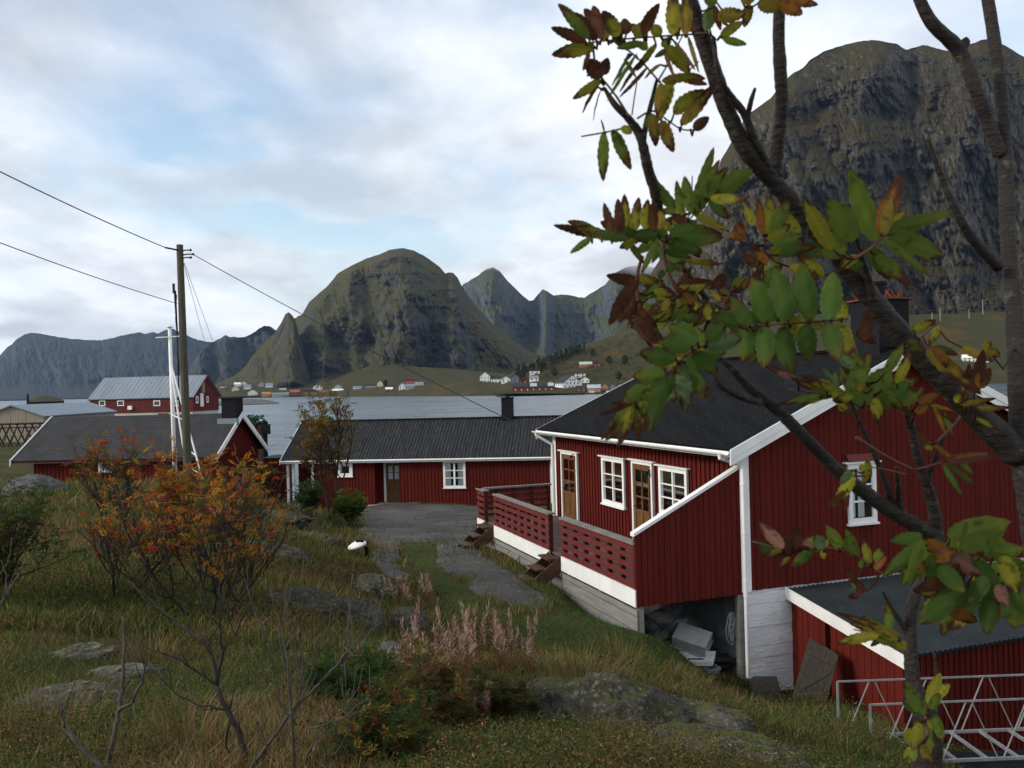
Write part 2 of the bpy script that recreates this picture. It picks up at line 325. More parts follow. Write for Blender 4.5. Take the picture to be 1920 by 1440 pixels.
def inpoly(x, y, poly):
    x = np.asarray(x); y = np.asarray(y); ins = np.zeros(x.shape, bool); n = len(poly)
    for i in range(n):
        (x1, y1), (x2, y2) = poly[i][:2], poly[(i+1) % n][:2]
        c = ((y1 > y) != (y2 > y)); ins ^= c & (x < (x2-x1)*(y-y1)/((y2-y1) if y2 != y1 else 1e-9) + x1)
    return ins
def ground_hit(px, py):
    v = ray(px, py); d = 3.0
    prev = None
    while d < 70:
        p = v*(d/v[1]); g = float(gh0(p[0], p[1])) - p[2]
        if g > 0: return p
        d *= 1.01
    return v*(d/v[1])
ROAD = [ground_hit(*p)[:2] for p in ((672,950),(800,949),(910,951),(905,985),(874,1010),(908,1050),(985,1095),(1030,1128),(985,1146),(940,1138),(885,1105),(835,1060),(818,1018),(745,1014),(738,1040),(775,1085),(728,1094),(702,1040),(684,990))]
def roadmask(x, y):
    n = fbm(x*.9, y*.9, o=6, seed=5, g=.65)*.5; n2 = fbm(x*.9+40, y*.9, o=6, seed=6, g=.65)*.5
    return inpoly(x+n, y+n2, ROAD)
def rough(x, y):
    far = np.clip((y-32)/20, 0, 1); a = .09*(1-far) + .22*far
    return fbm(x/1.7, y/1.7, o=5, seed=3)*a + np.abs(fbm(x/.5, y/.5, o=3, seed=9))*.05*(1-far)
def flat(x, y):                          # trodden, mown or gravelled places are smooth
    p = ROADF; return inpoly(x, y, p)
ROADF = [ground_hit(*p)[:2] for p in ((640,952),(900,950),(905,1030),(1060,1120),(1190,1180),(1280,1240),(1050,1230),(900,1160),(800,1085),(700,1080),(690,1000))]
def gh(x, y):
    x = np.asarray(x, float); y = np.asarray(y, float); return gh0(x, y) + rough(x, y)*np.where(flat(x, y), .25, 1.)
def G(x, y): return float(gh(np.array([x]), np.array([y]))[0])
t = np.linspace(-1, 1, 430); gx = 150*np.sinh(3.9*t)/np.sinh(3.9)
t = np.linspace(0, 1, 430); gy = -6 + 246*(np.exp(3.2*t)-1)/(np.exp(3.2)-1)
GX, GY = np.meshgrid(gx, gy); GZ = gh(GX, GY)
def ground_mat():
    m, nt, b = nodes('grassy_earth'); p = texpos(nt); n1 = noise_(nt, p, .55, 6); n2 = noise_(nt, p, 3.2, 6); n3 = noise_(nt, p, 22, 5, .7)
    col = ramp_(nt, n1, [(.38, (.030,.036,.011)), (.50, (.055,.050,.018)), (.62, (.075,.055,.022))])
    col = mix_(nt, ramp_(nt, n2, [(.5, 0.), (.66, 1.)]), col, (.030,.042,.012))
    col = mix_(nt, .7, col, mix_(nt, n3, (.25,.25,.25), (.75,.75,.75)), 'OVERLAY')
    g = nt.nodes.new('ShaderNodeNewGeometry'); s = nt.nodes.new('ShaderNodeSeparateXYZ'); nt.links.new(g.outputs['Position'], s.inputs[0])
    shore = ramp_(nt, math_(nt, 'ADD', s.outputs[2], math_(nt, 'MULTIPLY', n2, .6)), [(0., 0.), (1., 1.)])
    k = nt.nodes.new('ShaderNodeMapRange'); k.inputs[1].default_value = -7.2; k.inputs[2].default_value = -6.6; nt.links.new(s.outputs[2], k.inputs[0])
    col = mix_(nt, k.outputs[0], (.05,.05,.052), col)
    nt.links.new(col, b.inputs['Base Color']); b.inputs['Roughness'].default_value = .95; b.inputs['Specular IOR Level'].default_value = .1
    bump_(nt, b, n3, .05, .8); return m
M['ground'] = ground_mat()
struct(np_mesh('ground', np.stack([GX, GY, GZ], -1).reshape(-1, 3), grid_quads(430, 430), mat=M['ground']))
# gravel drive: its own sheet lying on the ground
xs = np.arange(-9, 5.5, .06); ys = np.arange(13, 42.5, .06); X, Y = np.meshgrid(xs, ys)
MK = roadmask(X, Y).astype(float); S = MK.copy()
for ax_ in (0, 1):
    for _ in range(2):
        c_ = np.cumsum(np.pad(S, [(7, 6) if a == ax_ else (0, 0) for a in (0, 1)], mode='edge'), axis=ax_); S = (np.take(c_, range(13, c_.shape[ax_]), ax_) - np.take(c_, range(0, c_.shape[ax_]-13), ax_))/13.; S = np.pad(S, [(0, MK.shape[a]-S.shape[a]) for a in (0, 1)], mode='edge')
Z = gh(X, Y) + np.clip((S-.42)*.35, -.12, .05) + .02*fbm(X*4, Y*4, o=3, seed=8)
q = grid_quads(len(ys), len(xs)); mk = (S > .12).ravel(); q = q[mk[q].all(1)]
used = np.unique(q); mp = np.full(X.size, -1); mp[used] = np.arange(len(used))
M['gravel'] = pm('grey_gravel', (.050,.046,.040), (.092,.090,.087), .7, .95, .03, fine=14, c3=(.17,.165,.16), spec=.1)
struct(np_mesh('gravel_road', np.stack([X, Y, Z], -1).reshape(-1, 3)[used], mp[q], mat=M['gravel']))
# ------------------------------------------------------------------ sea
def sea_mat():
    m, nt, b = nodes('sea_water'); b.inputs['Base Color'].default_value = (.085,.105,.12,1); b.inputs['Roughness'].default_value = .30; b.inputs['IOR'].default_value = 1.33
    p = texpos(nt, (.35, 1, 1)); n1 = noise_(nt, p, .55, 5, .6); n2 = noise_(nt, texpos(nt, (.12, .35, 1)), .22, 4, .6)
    n3 = noise_(nt, texpos(nt, (.02, .09, 1)), .6, 6, .65); rr_ = nt.nodes.new('ShaderNodeMapRange'); rr_.inputs[1].default_value = .4; rr_.inputs[2].default_value = .6; rr_.inputs[3].default_value = .16; rr_.inputs[4].default_value = .42; nt.links.new(n3, rr_.inputs[0]); nt.links.new(rr_.outputs[0], b.inputs['Roughness'])
    bump_(nt, b, math_(nt, 'ADD', n1, math_(nt, 'MULTIPLY', n2, 4.)), .34, .9); return m
M['sea'] = sea_mat()
mb = MB(); mb.quad((-30000, 20, SEA), (30000, 20, SEA), (30000, 40000, SEA), (-30000, 40000, SEA)); struct(mb.build('sea', M['sea']))
# ------------------------------------------------------------------ mountains
def mountain_mat(name, g1, g2, r1, r2, gz=.62, sc=.004, rust=None, bdist=6., vs=.5):
    m, nt, b = nodes(name); p = texpos(nt); pv = texpos(nt, (1, 1, vs))
    n1 = noise_(nt, p, sc, 9, .62); n2 = noise_(nt, pv, sc*5, 9, .68); n3 = noise_(nt, p, sc*22, 6, .65)
    gcol = mix_(nt, ramp_(nt, n3, [(.35, 0.), (.65, 1.)]), g1, g2)
    if rust: gcol = mix_(nt, ramp_(nt, n1, [(.52, 0.), (.66, .8)]), gcol, rust)
    rcol = mix_(nt, ramp_(nt, n2, [(.38, 0.), (.62, 1.)]), r1, r2)
    rcol = mix_(nt, .9, rcol, mix_(nt, n3, (.25,.25,.25), (.75,.75,.75)), 'OVERLAY')
    g = nt.nodes.new('ShaderNodeNewGeometry'); s = nt.nodes.new('ShaderNodeSeparateXYZ'); nt.links.new(g.outputs['Normal'], s.inputs[0])
    k = math_(nt, 'ADD', s.outputs[2], math_(nt, 'MULTIPLY', math_(nt, 'SUBTRACT', n1, .5), .9)); k = math_(nt, 'ADD', k, math_(nt, 'MULTIPLY', math_(nt, 'SUBTRACT', n2, .5), .9))
    col = mix_(nt, ramp_(nt, math_(nt, 'SUBTRACT', k, gz-.5), [(.44, 0.), (.56, 1.)]), rcol, gcol)
    nt.links.new(col, b.inputs['Base Color']); b.inputs['Roughness'].default_value = .95; b.inputs['Specular IOR Level'].default_value = .1
    bump_(nt, b, math_(nt, 'ADD', n2, math_(nt, 'MULTIPLY', n3, .5)), bdist, .8); return m
def interp(px, pts): a = np.array(pts, float); return np.interp(px, a[:, 0], a[:, 1])
SHEETS = {}
def sheet(name, top, base, d0, d1, prof, mat, step=1.2, rows=150, relief=(150, .35, 90), sil=.8, seed=1, arete=(), warp=.12, back=True):
    x0, x1 = top[0][0], top[-1][0]; px = np.arange(x0, x1 + step, step); n = len(px)
    m = px*(np.mean([d0, d1]) if not isinstance(d0, list) else d0[0][1])/FPX
    yt = interp(px, top) - sil*.6 + sil*(.5*fbm(m/60., m*0, o=6, seed=seed, g=.6) - .9*fbm(m/45., m*0+3, o=5, seed=seed+2, ridged=True, g=.55)); yb = interp(px, base) if isinstance(base, (list, tuple)) else np.full(n, float(base))
    yt = np.minimum(yt, yb - .3)
    if isinstance(d0, list): d0 = interp(px, d0); d1 = d0 + d1
    u = np.linspace(0, 1, rows)[:, None]; P = px[None, :] + 0*u; dm = float(np.mean(d0)+np.mean(d1))/2; mm = P*dm/FPX
    win = 4*u*(1-u)
    uu = np.clip(u + warp*win*fbm(mm/(relief[2]*3), u*3 + 0*mm, o=4, seed=seed+5), 0, 1)
    pu = np.interp(uu, [a for a, b in prof], [b for a, b in prof])
    PY = yb + (yt-yb)*pu; D = d0 + (d1-d0)*u
    Hm = (yb - PY)*dm/FPX
    rel = (.78*fbm(mm/relief[2]+Hm*.35/relief[2], Hm*.75/relief[2], o=8, seed=seed, ridged=True, g=.63) + .22*fbm(mm*2.1/relief[2], Hm*relief[1]*2.1/relief[2], o=6, seed=seed+3, ridged=True, g=.5)) * relief[0]
    D = D + relief[0]*.015*vn(Hm*9/relief[2]+fbm(mm/relief[2], Hm/relief[2], o=3, seed=seed+8)*2, mm/relief[2]*1.2, seed=seed+70)
    rel = rel + relief[0]*.9*fbm(mm/(relief[2]*4), Hm/(relief[2]*4), o=3, seed=seed+50)
    D = D + rel*np.minimum(1, win*1.3 + .15)*np.where(u < .999, 1, .6)
    for (ax, aw, amp) in arete:
        wob = aw*.45*fbm(Hm/(relief[2]*1.6)+ax, Hm*0+ax*.1, o=3, seed=seed+int(ax) % 97); tt_ = np.clip(np.abs(P-ax-wob)/aw, 0, 1); D = D - amp*(.5*(1-tt_)+.25*(1+np.cos(math.pi*tt_)))*np.minimum(1, win*1.5+.4)
    W = pt(P, PY, D)
    vs_ = [W.reshape(-1, 3)]; k = 0
    if back:
        k = 10; top_ = W[-1]; dirv = top_/np.linalg.norm(top_[:, :2], axis=1)[:, None]
        for i in range(1, k+1):
            t_ = i/k; q_ = top_ + dirv*(t_*float(np.mean(d1)-np.mean(d0))*.8); q_[:, 2] = top_[:, 2] + (SEA-40-top_[:, 2])*t_**1.3; vs_.append(q_)
    o = np_mesh(name, np.concatenate(vs_), grid_quads(rows+k, n), mat=mat); SHEETS[o.name] = (px, u[:, 0], PY, D); return struct(o)
C1 = (.055,.056,.02); 
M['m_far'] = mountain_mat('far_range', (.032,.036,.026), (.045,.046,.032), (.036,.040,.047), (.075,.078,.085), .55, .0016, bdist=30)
M['m_dome'] = mountain_mat('dome_mountain', (.048,.050,.021), (.076,.070,.028), (.027,.026,.024), (.092,.089,.080), .47, .004, (.085,.066,.022), 15)
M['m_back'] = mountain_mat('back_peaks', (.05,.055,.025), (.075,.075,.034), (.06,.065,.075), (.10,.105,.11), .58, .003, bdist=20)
M['m_cliff'] = mountain_mat('right_cliff', (.040,.037,.016), (.060,.048,.020), (.034,.031,.026), (.125,.117,.102), .50, .008, (.075,.046,.018), 9, vs=.85)
M['m_hill'] = mountain_mat('low_hill', (.030,.040,.014), (.070,.062,.024), (.05,.05,.046), (.11,.11,.10), .30, .03, (.11,.060,.022), 3.5)
CLIFF = [(0,0),(.3,.10),(.5,.42),(.7,.80),(.85,.94),(1,1)]; DOME = [(0,0),(.3,.13),(.45,.38),(.6,.70),(.75,.86),(.9,.95),(1,1)]; SLOPE = [(0,0),(.35,.22),(.65,.6),(.85,.86),(1,1)]
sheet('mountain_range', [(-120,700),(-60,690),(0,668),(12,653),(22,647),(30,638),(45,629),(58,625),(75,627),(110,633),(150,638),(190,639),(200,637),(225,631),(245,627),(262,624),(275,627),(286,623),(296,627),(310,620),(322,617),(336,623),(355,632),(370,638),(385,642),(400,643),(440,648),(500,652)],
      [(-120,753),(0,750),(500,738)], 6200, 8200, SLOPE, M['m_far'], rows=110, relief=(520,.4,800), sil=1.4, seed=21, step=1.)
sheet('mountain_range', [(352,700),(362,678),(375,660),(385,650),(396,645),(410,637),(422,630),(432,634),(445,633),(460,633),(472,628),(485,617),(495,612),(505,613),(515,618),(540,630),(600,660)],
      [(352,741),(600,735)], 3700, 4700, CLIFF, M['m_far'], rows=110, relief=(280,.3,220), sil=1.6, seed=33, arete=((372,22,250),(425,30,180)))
sheet('mountain', [(560,640),(700,600),(860,548),(868,535),(885,525),(897,518),(905,510),(915,505),(925,503),(935,508),(950,525),(965,540),(980,555),(992,565),(1000,565),(1008,555),(1018,544),(1028,548),(1038,556),(1055,553),(1075,557),(1095,560),(1105,553),(1120,545),(1135,535),(1145,522),(1155,512),(1170,504),(1190,499),(1215,500),(1250,505),(1340,520),(1480,560)],
      [(560,735),(900,726),(1480,712)], 3000, 4600, [(0,0),(.3,.2),(.6,.45),(.8,.75),(1,1)], M['m_back'], rows=150, relief=(300,.3,260), sil=2., seed=41, arete=((925,70,250),(1022,18,260),(1160,60,250)))
sheet('mountain', [(385,733),(395,725),(440,705),(460,688),(480,660),(500,640),(515,625),(528,605),(535,590),(541,586),(548,592),(553,600),(560,625),(572,655),(585,690),(600,715),(612,730)],
      [(385,736),(612,733)], 2000, 2420, [(0,0),(.4,.4),(.7,.75),(1,1)], M['m_dome'], rows=130, relief=(70,.3,70), sil=.8, seed=57, arete=((541,60,230),(480,40,60)))
sheet('mountain', [(520,720),(535,640),(548,600),(556,597),(560,594),(566,592),(570,585),(580,567),(590,558),(600,549),(615,537),(625,525),(632,515),(645,507),(665,496),(690,484),(710,478),(730,470),(755,466),(775,470),(795,480),(810,492),(825,503),(835,515),(841,513),(850,514),(858,522),(865,537),(880,560),(900,583),(920,605),(950,630),(985,655),(1015,668),(1060,690),(1100,708)],
      [(520,735),(700,731),(1100,722)], 1950, 2850, DOME, M['m_dome'], rows=230, relief=(170,.3,150), sil=1.8, seed=71, arete=((735,90,260),(600,45,190),(845,40,120),(660,40,140)))
sheet('mountain', [(1080,690),(1120,668),(1150,640),(1175,600),(1190,572),(1205,545),(1225,513),(1245,480),(1270,450),(1292,430),(1327,387),(1340,345),(1352,305),(1362,288),(1380,255),(1400,222),(1430,200),(1445,188),(1475,150),(1483,143),(1505,130),(1520,115),(1545,100),(1580,90),(1610,83),(1640,80),(1680,84),(1700,95),(1740,90),(1770,98),(1790,100),(1820,85),(1850,77),(1880,88),(1920,110),(1980,125),(2100,150),(2300,230)],
      [(1080,722),(1300,700),(1600,640),(1920,620),(2300,640)], 1040, 1600, [(0,0),(.2,.08),(.35,.30),(.6,.66),(.8,.88),(1,1)], M['m_cliff'], rows=300, step=1.2, relief=(95,.4,75), sil=5., seed=83, arete=((1480,110,120),(1350,60,70),(1640,90,70),(1810,70,70)), warp=.16)
# low land under the far villages, the near hillside on the right, skerries
def dlin(d0, d1): return d0, d1
sheet('hill', [(930,722),(960,700),(980,688),(1000,676),(1050,660),(1100,645),(1150,630),(1200,612),(1260,598),(1340,590),(1450,588),(1550,590),(1640,592),(1760,590),(1900,585),(2100,590)], [(930,738),(960,738),(1160,737.5),(1300,736),(2100,726)], 740, 1050, [(0,0),(.06,.08),(1,1)], M['m_hill'], rows=90, relief=(6,.3,40), sil=1.2, seed=91, warp=.0, step=2.)
sheet('hill', [(385,733),(400,728),(440,720),(500,718),(560,718),(600,712),(640,702),(690,688),(740,684),(780,688),(830,691),(900,697),(960,702),(1020,710)], [(385,748),(400,746),(440,744),(560,741.5),(760,738),(1020,736)], 1600, 2050, [(0,0),(.1,.14),(1,1)], M['m_hill'], rows=80, relief=(12,.3,60), sil=.7, seed=95, warp=0., step=1.5)
sheet('headland', [(566,742.5),(590,738),(640,732),(690,729),(740,727),(800,722),(850,716),(900,715),(950,719),(1000,725),(1030,733)], [(566,744.5),(700,744),(880,743),(960,741.5),(1030,738)], [(566,1440),(640,1250),(700,1111),(880,850),(960,830),(1030,900)], 150, [(0,0),(.2,.28),(1,1)], M['m_hill'], rows=40, relief=(5,.3,14), sil=.8, seed=97, warp=0., step=1.)
sheet('skerry', [(380,757),(410,752),(440,749.5),(470,748),(500,750),(516,753.5),(524,756)], [(380,759),(524,757)], 640, 720, [(0,0),(1,1)], M['rock_bare'], rows=24, relief=(3,.3,8), sil=.8, seed=98, warp=0., step=.8)
sheet('skerry', [(50,751),(62,748),(72,744.5),(85,742.5),(100,744),(112,748),(120,751)], [(50,754),(120,752)], 620, 700, [(0,0),(1,1)], M['m_hill'], rows=24, relief=(3,.3,8), sil=.5, seed=99, warp=0., step=.8)
def on_sheet(idx, px, py):               # depth of a place on one of the land sheets
    X, u, PY, D = SHEETS[idx]; i = int(np.argmin(np.abs(X-px))); col = PY[:, i]; return float(np.interp(-py, -col, D[:, i]))
# ------------------------------------------------------------------ building helpers
class Fr:                                # a: along yaw away from the viewer, b: to the right of it
    def __init__(s, x, y, yaw):
        s.o = Vector((x, y, 0)); s.a = Vector((-math.sin(yaw), math.cos(yaw), 0)); s.b = Vector((math.cos(yaw), math.sin(yaw), 0))
    def p(s, S, T, z): return s.o + s.a*S + s.b*T + Vector((0, 0, z))
    def box(s, mb, S0, S1, T0, T1, z0, z1): mb.hexa([s.p(S0,T0,z0), s.p(S0,T1,z0), s.p(S1,T1,z0), s.p(S1,T0,z0), s.p(S0,T0,z1), s.p(S0,T1,z1), s.p(S1,T1,z1), s.p(S1,T0,z1)])
class Wall:                              # a wall plane: u runs along it, n points outwards
    def __init__(s, fr, o, ud, nd): s.o = o; s.u = ud; s.n = nd
    def p(s, u, n, z): q = s.o + s.u*u + s.n*n; return Vector((q.x, q.y, z))
    def box(s, mb, u0, u1, n0, n1, z0, z1, z2=None):   # z2: top height at u1 when the top slopes
        z2 = z1 if z2 is None else z2
        mb.hexa([s.p(u0,n1,z0), s.p(u1,n1,z0), s.p(u1,n0,z0), s.p(u0,n0,z0), s.p(u0,n1,z1), s.p(u1,n1,z2), s.p(u1,n0,z2), s.p(u0,n0,z1)])
    def boards(s, mb, u0, u1, z0, top, wid=.15, batten=.05, t=.02, base=.0, style='batten', z0f=None):
        n = max(1, round((u1-u0)/wid)); wd = (u1-u0)/n; rr = random.Random(3)
        f = top if callable(top) else (lambda u: top); g = z0f or (lambda u: z0)
        for i in range(n):
            a, b = u0+i*wd, u0+(i+1)*wd
            if style == 'batten':
                s.box(mb, a, b, -.02, base+.012, g((a+b)/2), f(a), f(b)); s.box(mb, a-batten/2 if i else a, a+batten/2, base+.0125, base+.012+t, g(a), f(a)-.004, f(a+.02)-.004)
            else:
                k = .003 + rr.random()*.004; s.box(mb, a+.006, b-.006, -.02, base+.012+k, g((a+b)/2)+rr.random()*.012, f(a), f(b))
        if style != 'batten': s.box(mb, u0, u1, -.03, base+.002, max(g(u0), g(u1))+.02, min(f(u0), f(u1))-.002) if not callable(top) else None
    def uz(s, px, py): q = hit(px, py, s.o, s.n); d = Vector(q)-s.o; return d.dot(s.u), q[2]
def window(wl, parent, u0, u1, z0, z1, cols, rows, fr=.09, out=.02, mull=.045, bar=.022, cur=True, cap=True, sill=True, name='window', wm='white'):
    mb = MB(); o = out+.05
    wl.box(mb, u0, u0+fr, out, o, z0, z1); wl.box(mb, u1-fr, u1, out, o, z0, z1); wl.box(mb, u0+fr, u1-fr, out, o, z1-fr, z1); wl.box(mb, u0+fr, u1-fr, out, o, z0, z0+fr)
    W = mb.build(name, M[wm], parent)
    mb = MB(); iu0, iu1, iz0, iz1 = u0+fr, u1-fr, z0+fr, z1-fr
    for c in range(1, cols): x = iu0+(iu1-iu0)*c/cols; wl.box(mb, x-mull/2, x+mull/2, out+.016, o-.006, iz0, iz1)
    xs_ = [iu0] + [iu0+(iu1-iu0)*c/cols for c in range(1, cols)] + [iu1]
    for c in range(cols):
        e = mull/2 if cols > 1 else 0
        for r in range(1, rows):
            z = iz0+(iz1-iz0)*r/rows
            wl.box(mb, xs_[c]+(e if c else 0), xs_[c+1]-(e if c < cols-1 else 0), out+.016, o-.012, z-bar/2, z+bar/2)
            if cols == 1: mb.build('glazing_bar', M[wm], W); mb = MB()
    if mb.v: mb.build('glazing_bar', M[wm], W)
    mb = MB(); wl.box(mb, iu0, iu1, out+.002, out+.004, iz0, iz1); mb.build('room_backing', M['dark'], W)
    if cur:
        mb = MB(); wd = (iu1-iu0)
        for a, b in ((0, .24), (.76, 1)) if cur is True else cur:
            n = 6
            for i in range(n):
                x0 = iu0+wd*(a+(b-a)*i/n); x1 = iu0+wd*(a+(b-a)*(i+1)/n); k0, k1 = (.007, .012) if i % 2 else (.012, .007)
                mb.quad(wl.p(x0, out+k0-.001, iz0+.02), wl.p(x1, out+k1-.001, iz0+.02), wl.p(x1, out+k1-.001, iz1), wl.p(x0, out+k0-.001, iz1))
        mb.build('curtain', M['curtain'], W)
    mb = MB(); wl.box(mb, iu0, iu1, out+.0135, out+.0155, iz0, iz1); mb.build('pane', M['glass'], W)
    if sill: mb = MB(); wl.box(mb, u0-.03, u1+.03, out, o+.03, z0-.04, z0-.002); mb.build('sill', M[wm], W)
    if cap: mb = MB(); wl.box(mb, u0-.10, u1+.10, out, o+.05, z1+.003, z1+.035); mb.build('cap_board', M[wm], W)
    return W
def door(wl, parent, u0, u1, z0, z1, out=.02, fr=.07, glaz=(.42, .97), cap=True, cols=2, rows=3):
    mb = MB(); wl.box(mb, u0+fr, u1-fr, out, out+.03, z0, z1-fr)
    iu0, iu1 = u0+fr, u1-fr; h = z1-fr-z0; zb = z0+h*glaz[0]; zt = z0+h*glaz[1]
    D = mb.build('door', M['door_wood'], parent)
    mb = MB(); wl.box(mb, u0, iu0-.002, out, out+.06, z0, z1); wl.box(mb, iu1+.002, u1, out, out+.06, z0, z1); wl.box(mb, iu0-.002, iu1+.002, out, out+.06, z1-fr+.002, z1); mb.build('door_frame', M['white'], D)
    mb = MB(); e = .1
    wl.box(mb, iu0+e, iu1-e, out+.031, out+.033, zb, zt-.05); mb.build('room_backing', M['dark'], D)
    mb = MB(); gw = iu1-iu0-2*e
    for a, b in ((.05, .42), (.58, .95)):
        for i in range(6):
            x0 = iu0+e+gw*(a+(b-a)*i/6); x1 = iu0+e+gw*(a+(b-a)*(i+1)/6); k0, k1 = (.034, .037) if i % 2 else (.037, .034)
            mb.quad(wl.p(x0, out+k0, zb+.02), wl.p(x1, out+k1, zb+.02), wl.p(x1, out+k1, zt-.06), wl.p(x0, out+k0, zt-.06))
    mb.build('curtain', M['curtain'], D)
    mb = MB(); wl.box(mb, iu0+e, iu1-e, out+.039, out+.041, zb, zt-.05); mb.build('pane', M['glass'], D)
    mb = MB()
    for c in range(1, cols): x = iu0+e+gw*c/cols; wl.box(mb, x-.018, x+.018, out+.03, out+.052, zb, zt-.05)
    for r in range(1, rows): z = zb+(zt-.05-zb)*r/rows; wl.box(mb, iu0+e, iu1-e, out+.03, out+.048, z-.016, z+.016)
    for z in (zb, zt-.05): wl.box(mb, iu0+e-.02, iu1-e+.02, out+.03, out+.05, z-.02, z+.02)
    for x in (iu0+e, iu1-e): wl.box(mb, x-.02, x+.02, out+.03, out+.05, z0+.12, zt-.03)
    wl.box(mb, (iu0+iu1)/2-.02, (iu0+iu1)/2+.02, out+.03, out+.045, z0+.12, zb-.02); wl.box(mb, iu0+e, iu1-e, out+.03, out+.045, z0+.1, z0+.16)
    mb.build('door_rail', M['door_wood'], D)
    mb = MB(); q = wl.p(iu1-.05, out+.03, z0+h*.47); mb.tube([q, q+wl.n*.05, q+wl.n*.05-wl.u*.1], .009, 6); mb.build('handle', M['black'], D)
    if cap: mb = MB(); wl.box(mb, u0-.12, u1+.12, out, out+.10, z1+.003, z1+.035); mb.build('cap_board', M['white'], D)
    return D
def corr(mb, A, B, C, D, pitch, amp, thick=.02, rows=6, sag=0.):   # sheet with waves running from edge AB to edge DC
    A, B, C, D = map(Vector, (A, B, C, D)); n = max(2, int((B-A).length/pitch))*4; nn = (B-A).cross(D-A).normalized(); b0 = len(mb.v)
    for r in range(rows+1):
        t_ = r/rows
        for i in range(n+1):
            s_ = i/n; q_ = (A.lerp(B, s_)).lerp(D.lerp(C, s_), t_) + nn*(amp*math.sin(2*math.pi*i/4.0) + .004*math.sin(s_*37+t_*9)); mb.v.append(tuple(q_))
    for r in range(rows):
        for i in range(n): k = b0+r*(n+1)+i; mb.f.append((k, k+1, k+n+2, k+n+1))
def slab(mb, A, B, C, D, th):            # flat plate of thickness th below its top face ABCD
    A, B, C, D = map(Vector, (A, B, C, D)); n = (B-A).cross(D-A).normalized()*th
    if n.z < 0: n = -n
    mb.hexa([A-n, B-n, C-n, D-n, A, B, C, D])
UP = Vector((0, 0, 1)); UNDER = []
# ------------------------------------------------------------------ the near red house
F1 = Fr(4.2223, 16.0188, .3393); L1, W1 = 9.12, 7.6; ZE, ZD, ZB = -1.44, -3.715, -3.94; ZA, SL = .58, .4364
hs = thing('red_house', 'large red boarded house with black roof and raised timber deck, nearest on the right', 'house', F1.p(L1/2, W1/2, -5.6))
rz = lambda T: ZA - abs(T-W1/2)*SL       # top of the roof
wE = Wall(F1, F1.p(0,0,0), F1.a, -F1.b); wG = Wall(F1, F1.p(0,0,0), F1.b, -F1.a)
wB = Wall(F1, F1.p(L1,0,0), F1.b, F1.a); wR = Wall(F1, F1.p(0,W1,0), F1.a, F1.b)
mb = MB(); wE.boards(mb, .02, L1, ZB-.1, ZE+.25, .17, .05, .028); mb.build('front_wall', M['red'], hs)
mb = MB(); wG.boards(mb, 0, W1, ZB, lambda u: rz(u)-.22, .135, .05, .02, style='plank'); F1.box(mb, .03, .06, .0, W1, ZB+.05, ZE+.2)
mb.tri(F1.p(.035,0,ZE+.2), F1.p(.035,W1,ZE+.2), F1.p(.035,W1/2,ZA-.25)); mb.build('gable_wall', M['red'], hs)
mb = MB(); wB.boards(mb, 0, W1, ZB, lambda u: rz(u)-.22, .3, .05, .02); wR.boards(mb, 0, L1, ZB, ZE+.2, .3, .05, .02); mb.build('back_wall', M['red'], hs)
# roof
OH, EO = .33, .42
mb = MB()
for sgn in (-1, 1):
    Te = W1/2 + sgn*(W1/2+EO); n = 1
    for i in range(n):                   # overlapping courses of felt
        t0, t1 = i/n, (i+1)/n; Ta = W1/2+(Te-W1/2)*t0; Tb = W1/2+(Te-W1/2)*t1
        slab(mb, F1.p(-OH,Ta,rz(Ta)+.012), F1.p(L1+OH,Ta,rz(Ta)+.012), F1.p(L1+OH,Tb,rz(Tb)+.024), F1.p(-OH,Tb,rz(Tb)+.024), .02)
    slab(mb, F1.p(-OH+.02,W1/2,ZA), F1.p(L1+OH-.02,W1/2,ZA), F1.p(L1+OH-.02,Te,rz(Te)), F1.p(-OH+.02,Te,rz(Te)), .10)
rf = mb.build('roof', M['roof_black'], hs)
mb = MB(); F1.box(mb, -OH, L1+OH, W1/2-.12, W1/2+.12, ZA+.02, ZA+.05); mb.build('ridge_cap', M['roof_black'], rf)
for S_ in (-OH, L1+OH):
    for sgn in (-1, 1):
        mb = MB(); Te = W1/2+sgn*(W1/2+EO+.02); o_ = -.03 if S_ < 0 else .03
        for (z0, z1, q0, q1) in ((.02, -.15, 0, 1), (-.155, -.27, -.35, .65)):
            a0, a1 = S_+min(o_*q0, o_*q1), S_+max(o_*q0, o_*q1)
            mb.hexa([F1.p(a0,W1/2,ZA+z1), F1.p(a1,W1/2,ZA+z1), F1.p(a1,Te,rz(Te)+z1), F1.p(a0,Te,rz(Te)+z1), F1.p(a0,W1/2,ZA+z0), F1.p(a1,W1/2,ZA+z0), F1.p(a1,Te,rz(Te)+z0), F1.p(a0,Te,rz(Te)+z0)])
        mb.build('bargeboard', M['white'], rf)
ez = rz(-EO)
mb = MB(); F1.box(mb, -OH+.03, L1+OH-.03, -EO-.03, -EO-.004, ez-.13, ez-.02); mb.build('eave_fascia', M['white'], rf)
mb = MB(); gp = [F1.p(s_, -EO-.10, ez-.03) for s_ in (-OH, L1+OH)]
prof = [(math.cos(a)*.06, math.sin(a)*.06) for a in np.linspace(math.pi, 2*math.pi, 9)]
for i in range(8):
    (x0, z0), (x1, z1) = prof[i], prof[i+1]; mb.quad(gp[0]+F1.b*x0+UP*z0, gp[0]+F1.b*x1+UP*z1, gp[1]+F1.b*x1+UP*z1, gp[1]+F1.b*x0+UP*z0)
mb.build('gutter', M['white'], rf)
ct = F1.p(-.07, -.07, 0)
mb = MB(); g0 = F1.p(-.12, -EO-.1, ez-.08); pz = lambda z: Vector((ct.x, ct.y, z)) + F1.b*.02 - F1.a*.06
